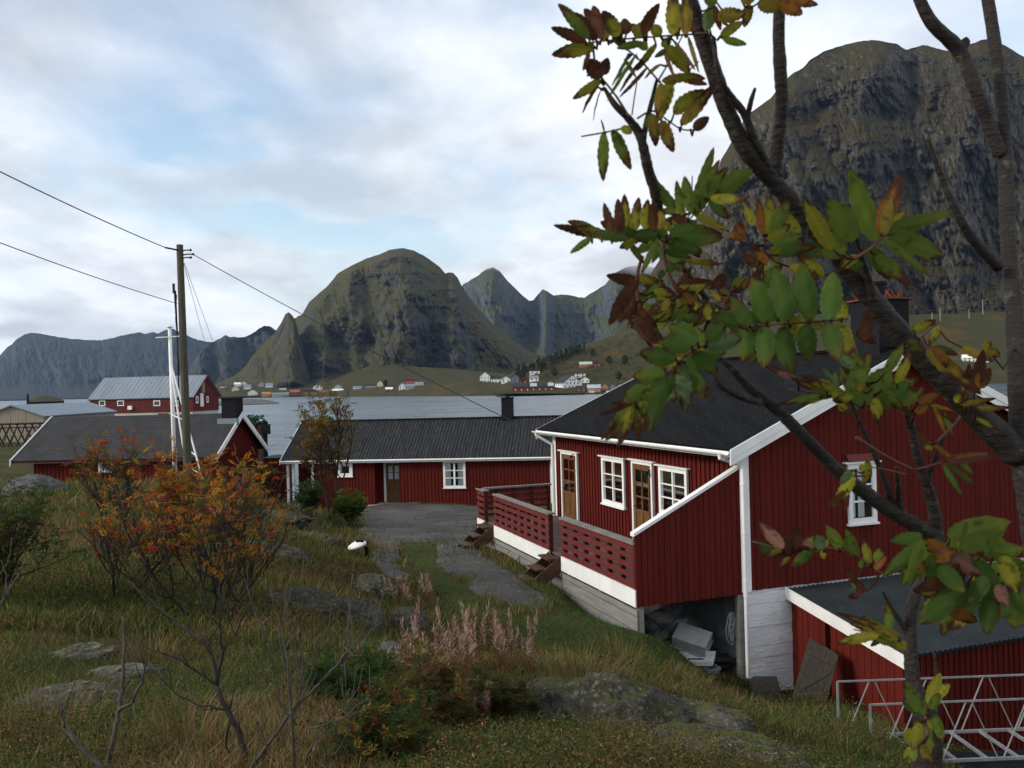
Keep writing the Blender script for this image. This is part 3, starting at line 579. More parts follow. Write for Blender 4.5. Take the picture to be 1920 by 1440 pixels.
mb.tube([g0, g0-UP*.06, pz(ez-.28)-F1.b*.05, pz(ez-.36), pz(-2.8), pz(-4.0)], .042, 8); mb.tube([pz(-4.0), pz(-5.5)], .032, 8)
for z in (-1.9, -2.8, -3.7): mb.tube([pz(z), pz(z-.03)], .055, 8)
mb.build('downpipe', M['white'], hs)
mb = MB(); F1.box(mb, -.045, .16, -.045, -.02+.0, ZB, ZE+.12); F1.box(mb, -.045, -.02, -.02, .15, ZB, ZE+.16); mb.build('corner_board', M['white'], hs)
mb = MB(); F1.box(mb, L1-.16, L1+.045, -.05, -.022, ZB, ZE+.12); mb.build('corner_board', M['white'], hs)
g1 = F1.p(L1+.15, -EO-.1, ez-.08); e1 = F1.p(L1-.02, -.10, ez-.42)
mb = MB(); mb.tube([g1, g1-UP*.06, e1, e1-UP*.3, e1-UP*2.2], .04, 8); mb.build('downpipe', M['white'], hs)
# chimney on the ridge
mb = MB(); CS = .15; F1.box(mb, CS, CS+.8, W1/2-.34, W1/2+.44, ZA-.35, ZA+1.0); ch = mb.build('chimney', M['black'], hs)
mb = MB(); F1.box(mb, CS-.07, CS+.87, W1/2-.40, W1/2+.52, ZA+1.003, ZA+1.035)
rr = random.Random(4)
for i in range(46):
    a = rr.random()*6.28; q = F1.p(CS+.40+math.cos(a)*.36, W1/2+math.sin(a)*.42, ZA+1.04); mb.bar(q, q+Vector((rr.uniform(-.12,.12), rr.uniform(-.12,.12), .16)), .014)
mb.build('chimney_cap', M['rust'], ch)
mb = MB(); q = F1.p(CS+.4, W1/2, ZA+1.035); mb.lathe(q, [(.16, 0), (.16, .3), (.19, .3), (.19, .36), (.02, .38)], 14); mb.build('chimney_pot', M['black'], ch)
# openings of the long wall
def wbox(wl, pts_):
    a = [wl.uz(*p) for p in pts_]; us = [q[0] for q in a]; zs = [q[1] for q in a]; return min(us), max(us), min(zs), max(zs)
u0, u1, z0, z1 = wbox(wE, ((1057,846),(1087,850),(1060,971),(1089,979))); door(wE, hs, u0, u1, ZD+.03, z1, out=.045, glaz=(.42,.97))
u0, u1, z0, z1 = wbox(wE, ((1133,858),(1175,862),(1137,942),(1177,951))); window(wE, hs, u0, u1, z0, z1, 2, 3, out=.045, cur=False)
u0, u1, z0, z1 = wbox(wE, ((1190,864),(1229,868))); door(wE, hs, u0, u1, ZD+.03, z1, out=.045)
u0, u1, z0, z1 = wbox(wE, ((1241,874),(1294,881),(1243,962))); window(wE, hs, u0, u1, z0, z1, 2, 3, out=.045, cur=False)
for px_, py_ in ((1083,852),(1227,882)):
    u, z = wE.uz(px_, py_); mb = MB(); q = wE.p(u, .05, z); mb.tube([q, q+wE.n*.10, q+wE.n*.14-UP*.02], .012, 6); mb.lathe(q+wE.n*.14-UP*.09, [(.035,0),(.04,.06),(.015,.08)], 10); mb.build('wall_lamp', M['black'], hs)
# gable window with its red hood
u0, u1, z0, z1 = wbox(wG, ((1587,872),(1637,866),(1588,982),(1638,976)))
GW = window(wG, hs, u0, u1, z0, z1, 1, 3, fr=.1, bar=.035, out=.03, cur=((0,.16),(.30,.62)), cap=True)
mb = MB(); mb.hexa([wG.p(u0-.02,.02,z1+.04), wG.p(u1+.02,.02,z1+.04), wG.p(u1+.02,.14,z1+.04), wG.p(u0-.02,.14,z1+.04), wG.p(u0-.02,.02,z1+.18), wG.p(u1+.02,.02,z1+.18), wG.p(u1+.02,.05,z1+.18), wG.p(u0-.02,.05,z1+.18)]); mb.build('hood', M['rail_red'], GW)
mb = MB(); wG.box(mb, .5, .54, .0, .0, 0, 0) if False else None
# basement
mb = MB()
wl = wG; rr = random.Random(9); z = -6.9; row = 0
F1.box(mb, .02, .3, .06, W1, -7.2, ZB-.002)
while z < ZB-.06:
    h = .12+.11*rr.random(); u = .06 - rr.random()*.7
    while u < 1.6:
        a, b = max(u, .06), min(u+.75, 1.6)
        if b-a > .03: wl.box(mb, a+.0015, b-.0015, .0, .018+rr.random()*.022, z+.002, min(z+h-.004, ZB-.004))
        u += .75
    z += h; row += 1
mb.build('basement_wall', M['white_stone'], hs)
mb = MB(); F1.box(mb, .3, L1, .05, .3, -7.0, ZB); F1.box(mb, L1-.3, L1, .3, W1, -7, ZB); F1.box(mb, .3, L1-.3, W1-.3, W1, -7.5, ZB); mb.build('basement_side_wall', M['crate_dark'], hs)
# deck
DW = 2.24; SD = 9.55; wD = Wall(F1, F1.p(0,-DW,0), F1.a, -F1.b); wS = Wall(F1, F1.p(0,-DW,0), F1.b, -F1.a)
dk = MB(); n = 16
for i in range(n): t0 = -DW+.06+i*(DW-.1)/n; F1.box(dk, .07, SD, t0+.005, t0+(DW-.1)/n-.005, ZD-.04, ZD)
for s_ in np.arange(.3, SD, 1.2): F1.box(dk, s_, s_+.08, -DW+.08, .0, ZD-.2, ZD-.045)
dko = dk.build('deck', M['deck_wood'], hs)
mb = MB(); stop = lambda u: -2.69 + (u/DW)*1.10
wS.boards(mb, 0, DW+.0, ZB-.05, lambda u: stop(u)-.03, .12, .04, .02, style='plank'); 
mb.hexa([wS.p(.0,-.06,ZB-.02), wS.p(DW,-.06,ZB-.02), wS.p(DW,-.02,ZB-.02), wS.p(0,-.02,ZB-.02), wS.p(.0,-.06,stop(0)-.05), wS.p(DW,-.06,stop(DW)-.05), wS.p(DW,-.02,stop(DW)-.05), wS.p(0,-.02,stop(0)-.05)])
sw = mb.build('side_screen', M['red'], hs)
mb = MB(); mb.hexa([wS.p(-.04,.05,stop(0)-.03), wS.p(DW-.02,.05,stop(DW)-.03), wS.p(DW-.02,-.09,stop(DW)-.03), wS.p(-.04,-.09,stop(0)-.03), wS.p(-.04,.05,stop(0)+.03), wS.p(DW-.02,.05,stop(DW)+.03), wS.p(DW-.02,-.09,stop(DW)+.03), wS.p(-.04,-.09,stop(0)+.03)]); mb.build('screen_cap', M['white'], sw)
mb = MB(); wD.box(mb, .0, 3.42, -.02, .018, ZB-.05, ZD+.03); wD.box(mb, 4.13, 8.05, -.02, .018, ZB-.05, ZD+.03); wD.box(mb, 8.9, SD, -.02, .018, ZB-.05, ZD+.03); mb.build('deck_fascia', M['white'], dko)
mb = MB(); rr = random.Random(12)
for k, (z0, z1) in enumerate(((-4.16,-4.05),(-4.42,-4.18),(-4.70,-4.44),(-5.0,-4.72))): wD.box(mb, 0.02, SD-.05, -.05+rr.random()*.01, -.02+rr.random()*.008, z0, z1)
for s_ in np.arange(0.06, SD, 1.55): wD.box(mb, s_, s_+.09, -.14, -.06, -5.3, ZB)
mb.build('skirt_board', M['grey_wood'], dko)
mb = MB()
F1.box(mb, .02, .12, -DW+.06, -DW+.16, -6.2, ZB-.05); mb.build('deck_post', M['grey_wood'], dko); mb = MB()
F1.box(mb, -.04, .08, -.14, -.02, -5.9, ZB-.05)
mb.build('deck_post', M['grey_wood'], dko)
M['shaded_post'] = pm('shaded_red_post', (.07,.014,.011), (.05,.011,.009), 4, .7, .001)  # red darkened: shade behind the rail boards put into the post colour
def rail(wl, u0, u1, name='railing', ends=(True, True), inner=True):
    zt = ZD+.86; mb = MB(); n = max(1, round((u1-u0)/.52))
    for i in range(n+1):
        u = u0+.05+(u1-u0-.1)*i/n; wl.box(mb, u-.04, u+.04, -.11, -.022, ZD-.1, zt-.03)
    o = mb.build(name, M['shaded_post'], dko)
    mb = MB()
    for z in (.10, .27, .44, .61, .76): wl.box(mb, u0, u1, -.02, .006, ZD+z-.047, ZD+z+.047)
    mb.build('rail_board', M['rail_red'], o)
    mb = MB(); wl.box(mb, u0-.03, u1+.03, -.15, .03, zt-.028, zt+.012); mb.build('rail_cap', M['cap_wood'], o)
rail(wD, .04, 3.42); rail(wD, 4.13, 8.05); rail(wD, 8.9, SD)
wF = Wall(F1, F1.p(SD,-DW,0), F1.b, F1.a); rail(wF, .03, DW-.05)
def steps(u0, u1, zg):
    mb = MB(); n = 3; rise = (ZD-zg)/(n+0.0)
    for u in (u0+.02, u1-.02):
        mb.hexa([wD.p(u-.02,.02,ZD-.35), wD.p(u+.02,.02,ZD-.35), wD.p(u+.02,.72,zg-.08), wD.p(u-.02,.72,zg-.08), wD.p(u-.02,.02,ZD+.02), wD.p(u+.02,.02,ZD+.02), wD.p(u+.02,.98,zg-.02), wD.p(u-.02,.98,zg-.02)])
    o = thing('deck_steps', 'x', 'steps', wD.p((u0+u1)/2, .4, zg)); mb.build('stringer', M['step_wood'], o)
    for i in range(n):
        z = ZD-.02-i*rise*.95; n0 = .03+i*.27; mb = MB(); wD.box(mb, u0+.04, u1-.04, n0, n0+.26, z-.04, z); mb.build('tread', M['step_wood'], o)
    return o
o = steps(3.45, 4.12, -4.36); o['label'] = 'brown wooden steps in the gap between the two long railings of the deck'; o['group'] = 'wooden steps up to the deck'
o = steps(8.08, 8.88, -4.40); o['label'] = 'brown wooden steps at the far end of the deck, beside its short corner railing'; o['group'] = 'wooden steps up to the deck'
# ------------------------------------------------------------------ lean-to shed on the gable
T0, T1, SP = 1.05, 6.4, 2.78
sh = thing('red_shed', 'low red lean-to shed with blue-grey corrugated roof against the house gable', 'shed', F1.p(-1.4, 3.5, -6.4))
zs = lambda s: -3.99 - (s/SP)*.43
mb = MB(); corr(mb, F1.p(-.04,T0-.12,zs(0)+.03), F1.p(-.04,T1,zs(0)+.03), F1.p(-SP-.18,T1,zs(SP+.18)+.03), F1.p(-SP-.18,T0-.12,zs(SP+.18)+.03), .105, .016)
mb.hexa([F1.p(-.04,T0-.1,zs(0)-.06), F1.p(-.04,T1,zs(0)-.06), F1.p(-SP-.1,T1,zs(SP+.1)-.06), F1.p(-SP-.1,T0-.1,zs(SP+.1)-.06), F1.p(-.04,T0-.1,zs(0)+.008), F1.p(-.04,T1,zs(0)+.008), F1.p(-SP-.1,T1,zs(SP+.1)+.008), F1.p(-SP-.1,T0-.1,zs(SP+.1)+.008)])
sr = mb.build('roof', M['roof_shed'], sh)
mb = MB()
for (a, b, o0, o1) in ((.05,-.10,-.155,-.125),(-.105,-.17,-.14,-.11)): mb.hexa([F1.p(-.03,T0+o0,zs(0)+b), F1.p(-.03,T0+o1,zs(0)+b), F1.p(-SP-.2,T0+o1,zs(SP+.2)+b), F1.p(-SP-.2,T0+o0,zs(SP+.2)+b), F1.p(-.03,T0+o0,zs(0)+a), F1.p(-.03,T0+o1,zs(0)+a), F1.p(-SP-.2,T0+o1,zs(SP+.2)+a), F1.p(-SP-.2,T0+o0,zs(SP+.2)+a)])
mb.build('bargeboard', M['white'], sr)
wL = Wall(F1, F1.p(0,T0,0), -F1.a, -F1.b); wFf = Wall(F1, F1.p(-SP,T0,0), F1.b, -F1.a)
mb = MB(); tp = lambda u: zs(u)-.07
wL.boards(mb, .02, .98, -6.9, tp, .16, .05, .01, style='plank'); wL.boards(mb, 1.10, SP, -7.2, tp, .16, .05, .01, style='plank')
wL.box(mb, .02, .98, -.08, -.03, -6.9, tp(.02)-.01, tp(.98)-.01); wL.box(mb, 1.10, SP-.02, -.08, -.03, -7.2, tp(1.1)-.01, tp(SP)-.01); mb.build('side_wall', M['red'], sh)
mb = MB(); wL.box(mb, .98, 1.10, -.3, -.28, -6.9, tp(1.)-.01); mb.build('gap_shade', M['dark'], sh)  # dark plate behind the slit, shade inside the shed put into its colour
mb = MB(); wFf.boards(mb, .0, T1-T0, -7.6, zs(SP)-.07, .12, .04, .02); mb.build('front_wall', M['red'], sh)
mb = MB(); F1.box(mb, -SP-.03, -SP+.06, T0-.03, T0-.012, -7.2, zs(SP)-.1); mb.build('corner_board', M['red'], sh)
# leaning weathered door, old block, things under the deck
def plate(mb, p4, th):
    a, b, c, d = p4; n = (b-a).cross(d-a).normalized()*th; mb.hexa([a, b, c, d, a+n, b+n, c+n, d+n])
def lerp4(p4, u, v): return p4[0].lerp(p4[1], u).lerp(p4[3].lerp(p4[2], u), v)
p4 = [V(1484,1312,14.55), V(1548,1326,14.35), V(1573,1228,14.72), V(1517,1196,15.05)]
ld = thing('leaning_door', 'weathered grey-brown plank door leaning against the red shed', 'old door', p4[0])
mb = MB()
for i in range(6): u0, u1 = i/6+.004, (i+1)/6-.004; plate(mb, [lerp4(p4,u0,0), lerp4(p4,u1,0), lerp4(p4,u1,1-.01*(i % 3)), lerp4(p4,u0,1-.01*(i % 3))], .035)
mb.build('plank', M['old_wood'], ld)
nn = (p4[1]-p4[0]).cross(p4[3]-p4[0]).normalized()
if nn.y > 0: nn = -nn
for (a, b) in (((.03,.80),(.97,.80)), ((.05,.14),(.95,.72)), ((.03,.10),(.97,.10))):
    mb = MB(); mb.bar(lerp4(p4,*a)+nn*.03, lerp4(p4,*b)+nn*.03, .10, .03, up=nn); mb.build('brace', M['old_wood'], ld)
b0 = V(1437,1326,15.2)
mb = MB(); P_ = lambda px_, py_, d: V(px_, py_, d)
mb.hexa([P_(1422,1330,15.0), P_(1472,1328,15.1), P_(1468,1322,15.7), P_(1420,1322,15.7), P_(1404,1276,15.3), P_(1458,1282,15.35), P_(1456,1268,15.8), P_(1412,1268,15.8)])
tag(mb.build('wooden_block', M['old_wood'], loc=b0), 'old dark timber block tilted against the white basement corner', 'timber block')
def crate(name, c, size, rot, label, mat='crate', open_top=True):
    Mx = rot.to_matrix() if hasattr(rot, 'to_matrix') else rot; sx_, sy_, sz_ = size; t_ = .02
    o = thing(name, label, 'crate', c, 'plastic crates under the deck'); c = Vector(c)
    def bx(mb, lo, hi): mb.box(c + Mx @ ((Vector(lo)+Vector(hi))/2), (Vector(hi)-Vector(lo))/2, Mx)
    mb = MB(); bx(mb, (-sx_/2,-sy_/2,0), (sx_/2,sy_/2,t_))
    bx(mb, (-sx_/2,-sy_/2,t_), (sx_/2,-sy_/2+t_,sz_)); bx(mb, (-sx_/2,sy_/2-t_,t_), (sx_/2,sy_/2,sz_)); bx(mb, (-sx_/2,-sy_/2+t_,t_), (-sx_/2+t_,sy_/2-t_,sz_)); bx(mb, (sx_/2-t_,-sy_/2+t_,t_), (sx_/2,sy_/2-t_,sz_))
    mb.build('shell', M[mat], o)
    mb = MB()
    for y in (-1, 1): bx(mb, (-sx_/2-.015, y*(sy_/2+.006)-.009, sz_-.05), (sx_/2+.015, y*(sy_/2+.006)+.009, sz_))
    for x in (-1, 1): bx(mb, (x*(sx_/2+.006)-.009, -sy_/2+.004, sz_-.05), (x*(sx_/2+.006)+.009, sy_/2-.004, sz_))
    mb.build('rim', M[mat], o); return o
from mathutils import Euler
crate('grey_crate', V(1298,1190,16.5), (.66,.44,.28), Euler((R(208), R(12), R(-28))), 'upturned grey plastic crate tilted over the white tray under the deck')
crate('white_tray', V(1306,1240,16.25), (.66,.36,.11), Euler((R(10), R(-6), R(-24))), 'shallow white tray lying under the tilted grey crate', 'white')
crate('grey_crate', V(1246,1178,17.1), (.80,.42,.24), Euler((R(8), R(-4), R(8))), 'dark grey crate at the back of the space under the deck', 'crate_dark')
crate('grey_crate', V(1330,1262,16.15), (.28,.24,.14), Euler((R(12), 0, R(35))), 'small pale box on the ground below the white tray', 'crate_dark')
mb = MB(); plate(mb, [V(1262,1176,18.2), V(1297,1174,18.2), V(1298,1132,18.25), V(1264,1136,18.25)], .05); tag(mb.build('pale_board', M['crate_dark'], loc=V(1280,1176,18.2)), 'pale square board standing upright deep under the deck', 'board')
mb = MB(); rr = random.Random(2)
for i in range(7): a = V(1262+rr.uniform(0,30), 1238+i*4, 16.2); mb.bar(a, a+F1.b*rr.uniform(.9,1.5)+F1.a*rr.uniform(-.3,.3)+UP*rr.uniform(-.1,.06), .10, .04)
tag(mb.build('scrap_timber', M['old_wood'], loc=V(1320,1250,16)), 'heap of dark scrap boards on the earth under the deck', 'scrap timber')
mb = MB(); q = F1.p(.35, -.10, 0); cz = V(1371,1146,16.25)
for i in range(6):
    rr = random.Random(i); rx, rzz, off = .03+rr.random()*.045, .17+rr.random()*.13, Vector((rr.uniform(-.03,.03), rr.uniform(-.02,.02), -rr.random()*.05))
    mb.tube([cz+off+F1.b*(math.sin(a)*rx+.03*math.sin(2*a+i)) - UP*(rzz*(1-math.cos(a))*1.0) for a in np.linspace(0, 2*math.pi, 22)], .006, 5)
mb.tube([cz-UP*.24-F1.b*.06, cz-UP*.26, cz-UP*.24+F1.b*.06], .010, 5)
tag(mb.build('rope_coil', M['rope'], loc=cz), 'coil of pale rope hung on the post under the deck', 'rope')
rr = random.Random(8)
for px_, py_, r_ in ((1232,1190,.16),(1218,1172,.13),(1270,1225,.15),(1335,1262,.12),(1352,1240,.17),(1365,1215,.2),(1262,1200,.12),(1290,1252,.11),(1240,1160,.2)): UNDER.append((V(px_,py_,16.9+(px_-1290)*.003), r_))
# aluminium gangway
A0, A1 = V(1570,1278,12.55), V(2060,1260,12.75); dv = (A1-A0).normalized(); nv = Vector((dv.y, -dv.x, 0)).normalized()
gw = thing('gangway', 'galvanised tube gangway with zigzag side rails in front of the red shed', 'gangway', A0-UP*1.)
HG, WG = .80, .92
for k, off, st in (('far', 0, 0.0), ('near', WG, .05)):
    B0 = A0 + nv*off + dv*st; Lg = 4.0; mb = MB()
    mb.bar(B0, B0+dv*Lg, .023); mb.bar(B0-UP*HG, B0+dv*Lg-UP*HG, .034, .04); mb.bar(B0, B0-UP*HG, .028)
    s = mb.build('side_rail', M['alu'], gw); mb = MB()
    for j in range(5):
        x = .48+j*.86
        mb.tube([B0+dv*x, B0+dv*(x-.36)-UP*HG], .011, 6); mb.tube([B0+dv*(x+.07), B0+dv*(x+.43)-UP*HG], .008, 6)
    mb.build('brace', M['alu'], s)
mb = MB()
for j in range(9): q = A0+dv*(.35+j*.44)-UP*(HG+.0); mb.bar(q, q+nv*WG, .042, .036)
mb.build('cross_member', M['alu'], gw)
q0 = A0+nv*(WG+.1)+dv*.85-UP*(HG+.22); mb = MB(); mb.tube([q0, q0+dv*3.4], .13, 14); mb.tube([q0+dv*.4, q0+dv*.46], .15, 14); tag(mb.build('black_pipe', M['black'], loc=q0, smooth=True), 'thick black plastic pipe lying under the near rail of the gangway', 'pipe')
mb = MB(); 
for j in range(5): a = A0+nv*(.05+j*.2)-UP*(HG+.34)+dv*.8; mb.bar(a, a+dv*3.4, .19, .03)
tag(mb.build('dark_platform', M['black'], loc=A0-UP*1.2+dv*2), 'dark boarded platform below the gangway cross members', 'platform')
# ------------------------------------------------------------------ middle long red house
def gable_house(fr, L, Wd, ze, zr, zg, oh=.3): pass
Lp, Rp = V(525,865,42.5), V(1052,857,40.75)
yaw2 = math.atan2(Rp.y-Lp.y, Rp.x-Lp.x); F2 = Fr(Lp.x, Lp.y, yaw2); L2 = (Rp-Lp).length; ZE2 = -3.40; ZR2 = -1.56; HW = 3.1
mh = thing('red_house', 'long low red house with corrugated dark roof beyond the gravel drive', 'house', F2.p(3, L2/2, -5.8))
mb = MB()
corr(mb, F2.p(0,0,ZE2), F2.p(0,L2,ZE2), F2.p(HW,L2,ZR2), F2.p(HW,0,ZR2), .17, .022, rows=10)
slab(mb, F2.p(0.02,0.02,ZE2-.03), F2.p(0.02,L2-.02,ZE2-.03), F2.p(HW,L2-.02,ZR2-.03), F2.p(HW,.02,ZR2-.03), .1)
slab(mb, F2.p(2*HW,0,ZE2), F2.p(2*HW,L2,ZE2), F2.p(HW,L2,ZR2), F2.p(HW,0,ZR2), .12)
F2.box(mb, HW-.13, HW+.13, 0, L2, ZR2+.0, ZR2+.04)
r2 = mb.build('roof', M['roof_corr'], mh)
for T_ in (-.02, L2):
    for s0, s1 in ((-.05, HW), (2*HW+.05, HW)):
        mb = MB(); z0 = ZE2-.03; mb.hexa([F2.p(s0,T_-.0,z0-.15), F2.p(s0,T_+.03,z0-.15), F2.p(s1,T_+.03,ZR2-.15), F2.p(s1,T_,ZR2-.15), F2.p(s0,T_,z0+.05), F2.p(s0,T_+.03,z0+.05), F2.p(s1,T_+.03,ZR2+.05), F2.p(s1,T_,ZR2+.05)]); mb.build('bargeboard', M['white'], r2)
mb = MB(); F2.box(mb, .0, .025, .03, L2-.03, ZE2-.14, ZE2-.04); mb.tube([F2.p(-.05,.0,ZE2-.03), F2.p(-.05,L2,ZE2-.03)], .045, 8); mb.build('gutter', M['white'], r2)
mb = MB(); q = F2.p(HW-.15, 0, 0); cc = V(949,792,43.5); tt_ = (cc-F2.o).dot(F2.b); F2.box(mb, HW-.32, HW+.32, tt_-.28, tt_+.28, ZR2-.4, ZR2+.98); cho = mb.build('chimney', M['black'], mh)
mb = MB(); F2.box(mb, HW-.36, HW+.36, tt_-.32, tt_+.32, ZR2+.98, ZR2+1.02); mb.lathe(F2.p(HW,tt_,ZR2+1.02), [(.1,0),(.1,.13)], 10); mb.build('chimney_cap', M['black'], cho)
wl2 = Wall(F2, F2.p(.35,0,0), F2.b, -F2.a)
def u2(px, py): return wl2.uz(px, py)
uD0, _ = u2(702,900); uD1, _ = u2(750,900); uP, _ = u2(592,900); uR, _ = u2(1037,900); zb2 = -6.1; zt2 = ZE2-.05
mb = MB(); wl2.boards(mb, uP, uD0, zb2, zt2, .17, .05, .025); wl2.boards(mb, uD1, uR, zb2, zt2, .17, .05, .025)
F2.box(mb, .40, .9, uP, uP+.05, zb2, zt2); F2.box(mb, .38, 1.2, uD0-.05, uD0-.001, zb2, zt2); F2.box(mb, .38, 1.2, uD1+.001, uD1+.05, zb2, zt2)
F2.box(mb, 1.5, 1.55, .4, uP, zb2, zt2); F2.box(mb, 1.5, 2*HW-.35, .35, .40, zb2, zt2); F2.box(mb, .4, 2*HW-.4, uR-.05, uR-.002, zb2, zt2); F2.box(mb, 2*HW-.4, 2*HW-.35, .4, uR, zb2, zt2)
for T_ in (.37, uR-.03): mb.hexa([F2.p(.4,T_-.02,zt2), F2.p(.4,T_+.02,zt2), F2.p(2*HW-.4,T_+.02,zt2), F2.p(2*HW-.4,T_-.02,zt2), F2.p(HW-.05,T_-.02,ZR2-.2), F2.p(HW-.05,T_+.02,ZR2-.2), F2.p(HW+.05,T_+.02,ZR2-.2), F2.p(HW+.05,T_-.02,ZR2-.2)])
mb.build('wall', M['red'], mh)
for px_ in (540, 550, 586):
    u, _ = u2(px_, 905); mb = MB(); wl2.box(mb, u-.06, u+.06, -.08, .0, zb2, zt2); mb.build('porch_post', M['white'], mh)
mb = MB(); wl2.box(mb, uR-.13, uR+.03, .0, .06, zb2, zt2); mb.build('corner_board', M['white'], mh)
a = [u2(632,868), u2(662,893)]; window(wl2, mh, a[0][0], a[1][0], a[1][1], a[0][1], 1, 1, fr=.16, out=.045, cur=((0,.2),), cap=False)
a = [u2(831,864), u2(874,914)]; window(wl2, mh, a[0][0], a[1][0], a[1][1], a[0][1], 2, 3, out=.045, fr=.11, bar=.04, mull=.09, cur=((0.02,.3),(.7,.98)), cap=False)
wr = Wall(F2, F2.p(1.2,0,0), F2.b, -F2.a); zd = -5.62
door(wr, mh, uD0+.26, uD1-.02, zd, zd+2.05, fr=.11, glaz=(.58,.97), cap=False, rows=2); mb = MB(); wr.box(mb, uD0, uD1, -.05, .0, zb2, zt2); mb.build('recess_wall', M['red'], mh)
mb = MB(); F2.box(mb, -.05, 1.15, uD0-.3, uD1+.05, -5.85, zd-.02); mb.build('doorstep', M['concrete'], mh)
# ------------------------------------------------------------------ left long red house
q0, q1 = V(15,865,40.6), V(405,857,40.0); F3 = Fr(q1.x, q1.y, math.atan2(q1.y-q0.y, q1.x-q0.x)-.02); L3 = (q1-q0).length; ZE3, ZR3, HW3 = -2.93, -.97, 3.25
lh = thing('red_house', 'long red house with dark grey roof and white-edged gable behind the power pole', 'house', F3.p(3.2, -L3/2, -5.4))
mb = MB()
for a, b in ((0, HW3), (2*HW3, HW3)):
    for i in range(14):
        t0, t1 = i/14, (i+1)/14; sa, sb = a+(b-a)*t0, a+(b-a)*t1; za, zb = ZE3+(ZR3-ZE3)*t0, ZE3+(ZR3-ZE3)*t1
        slab(mb, F3.p(sa,-L3,za+.009), F3.p(sa,0,za+.009), F3.p(sb,0,zb+.004), F3.p(sb,-L3,zb+.004), .02)
    slab(mb, F3.p(a,-L3,ZE3-.01), F3.p(a,0,ZE3-.01), F3.p(b,0,ZR3-.01), F3.p(b,-L3,ZR3-.01), .1)
r3 = mb.build('roof', M['roof_grey'], lh)
for T_ in (-L3-.03, 0.0):
    for s0, s1 in ((-.06, HW3), (2*HW3+.06, HW3)):
        mb = MB()
        for (h0, h1, e0, e1) in ((.07,-.17,0,.04),(-.172,-.24,0,.02)):
            mb.hexa([F3.p(s0,T_+e0,ZE3+h1-.03), F3.p(s0,T_+e1,ZE3+h1-.03), F3.p(s1,T_+e1,ZR3+h1), F3.p(s1,T_+e0,ZR3+h1), F3.p(s0,T_+e0,ZE3+h0-.03), F3.p(s0,T_+e1,ZE3+h0-.03), F3.p(s1,T_+e1,ZR3+h0), F3.p(s1,T_+e0,ZR3+h0)])
        mb.build('bargeboard', M['white'], r3)
wl3 = Wall(F3, F3.p(.4,-L3+.9,0), F3.b, -F3.a); wg3 = Wall(F3, F3.p(.4,-.35,0), F3.a, F3.b)
mb = MB(); wl3.boards(mb, 0, L3-1.25, -5.9, ZE3-.02, .2, .05, .03); F3.box(mb, .42, 2*HW3-.4, -L3+.9, -L3+.95, -5.9, ZE3); F3.box(mb, 2*HW3-.45, 2*HW3-.4, -L3+.95, -.36, -5.9, ZE3); mb.build('front_wall', M['red'], lh)
Wg = 2*HW3-.8; mb = MB(); wg3.boards(mb, 0, Wg, -6.2, lambda u: ZE3+.0+(ZR3-ZE3)*(1-abs(u-Wg/2)/(Wg/2+.4))-.1, .15, .05, .02); mb.build('gable_wall', M['red'], lh)
mb = MB(); F3.box(mb, -.01, .03, -L3, 0, ZE3-.14, ZE3-.1); mb.build('eave_board', M['rail_red'], lh)
mb = MB(); u, z = wl3.uz(0, 0)
a0 = wl3.uz(186,866); a1 = wl3.uz(214,884); window(wl3, lh, a0[0], a1[0], a1[1], a0[1], 1, 1, fr=.1, out=.05, cur=((0,.5),), cap=False)
cc = V(428,784,42.6); tt_ = (cc-F3.o).dot(F3.b); mb = MB(); F3.box(mb, HW3-.6, HW3+.3, tt_-.37, tt_+.37, ZR3-.5, ZR3+.72); c3 = mb.build('chimney', M['black'], lh)
mb = MB(); F3.box(mb, HW3-.66, HW3+.36, tt_-.42, tt_+.42, ZR3+.721, ZR3+.77); mb.build('chimney_cap', M['black'], c3)
mb = MB(); F3.box(mb, HW3-.85, HW3-.602, tt_-.5, tt_+.5, ZR3-.6, ZR3-.25); mb.build('flashing', M['roof_metal'], c3)
mb = MB()
for (a, b) in (((436,832),(440,845)), ((470,838),(476,852)), ((441,857),(445,866)), ((478,860),(483,868))):
    x0, y0 = wg3.uz(*a); x1, y1 = wg3.uz(*b); mb = MB(); mb.bar(wg3.p(x0,.06,y0), wg3.p(x1,.06,y1), .05, .03, up=wg3.n); mb.build('wall_batten', M['planks_pale'], lh)
# low red annex between the two houses
mb = MB(); an = thing('red_annex', 'low flat red annex wall between the two long red houses', 'shed', V(508,905,47))
wa = Wall(F3, V(496,900,47.2), Vector((1,0,0)), Vector((0,-1,0))); zt_ = V(510,860,47.2).z; wa.boards(mb, 0, 1.15, -6.5, zt_, .15, .05, .02); wa.box(mb, 0, 1.15, -2., -.025, -6.5, zt_); mb.build('wall', M['red'], an)
mb = MB(); wa.box(mb, -.05, 1.2, -2.05, .08, zt_+.002, zt_+.06); mb.build('roof', M['roof_grey'], an)
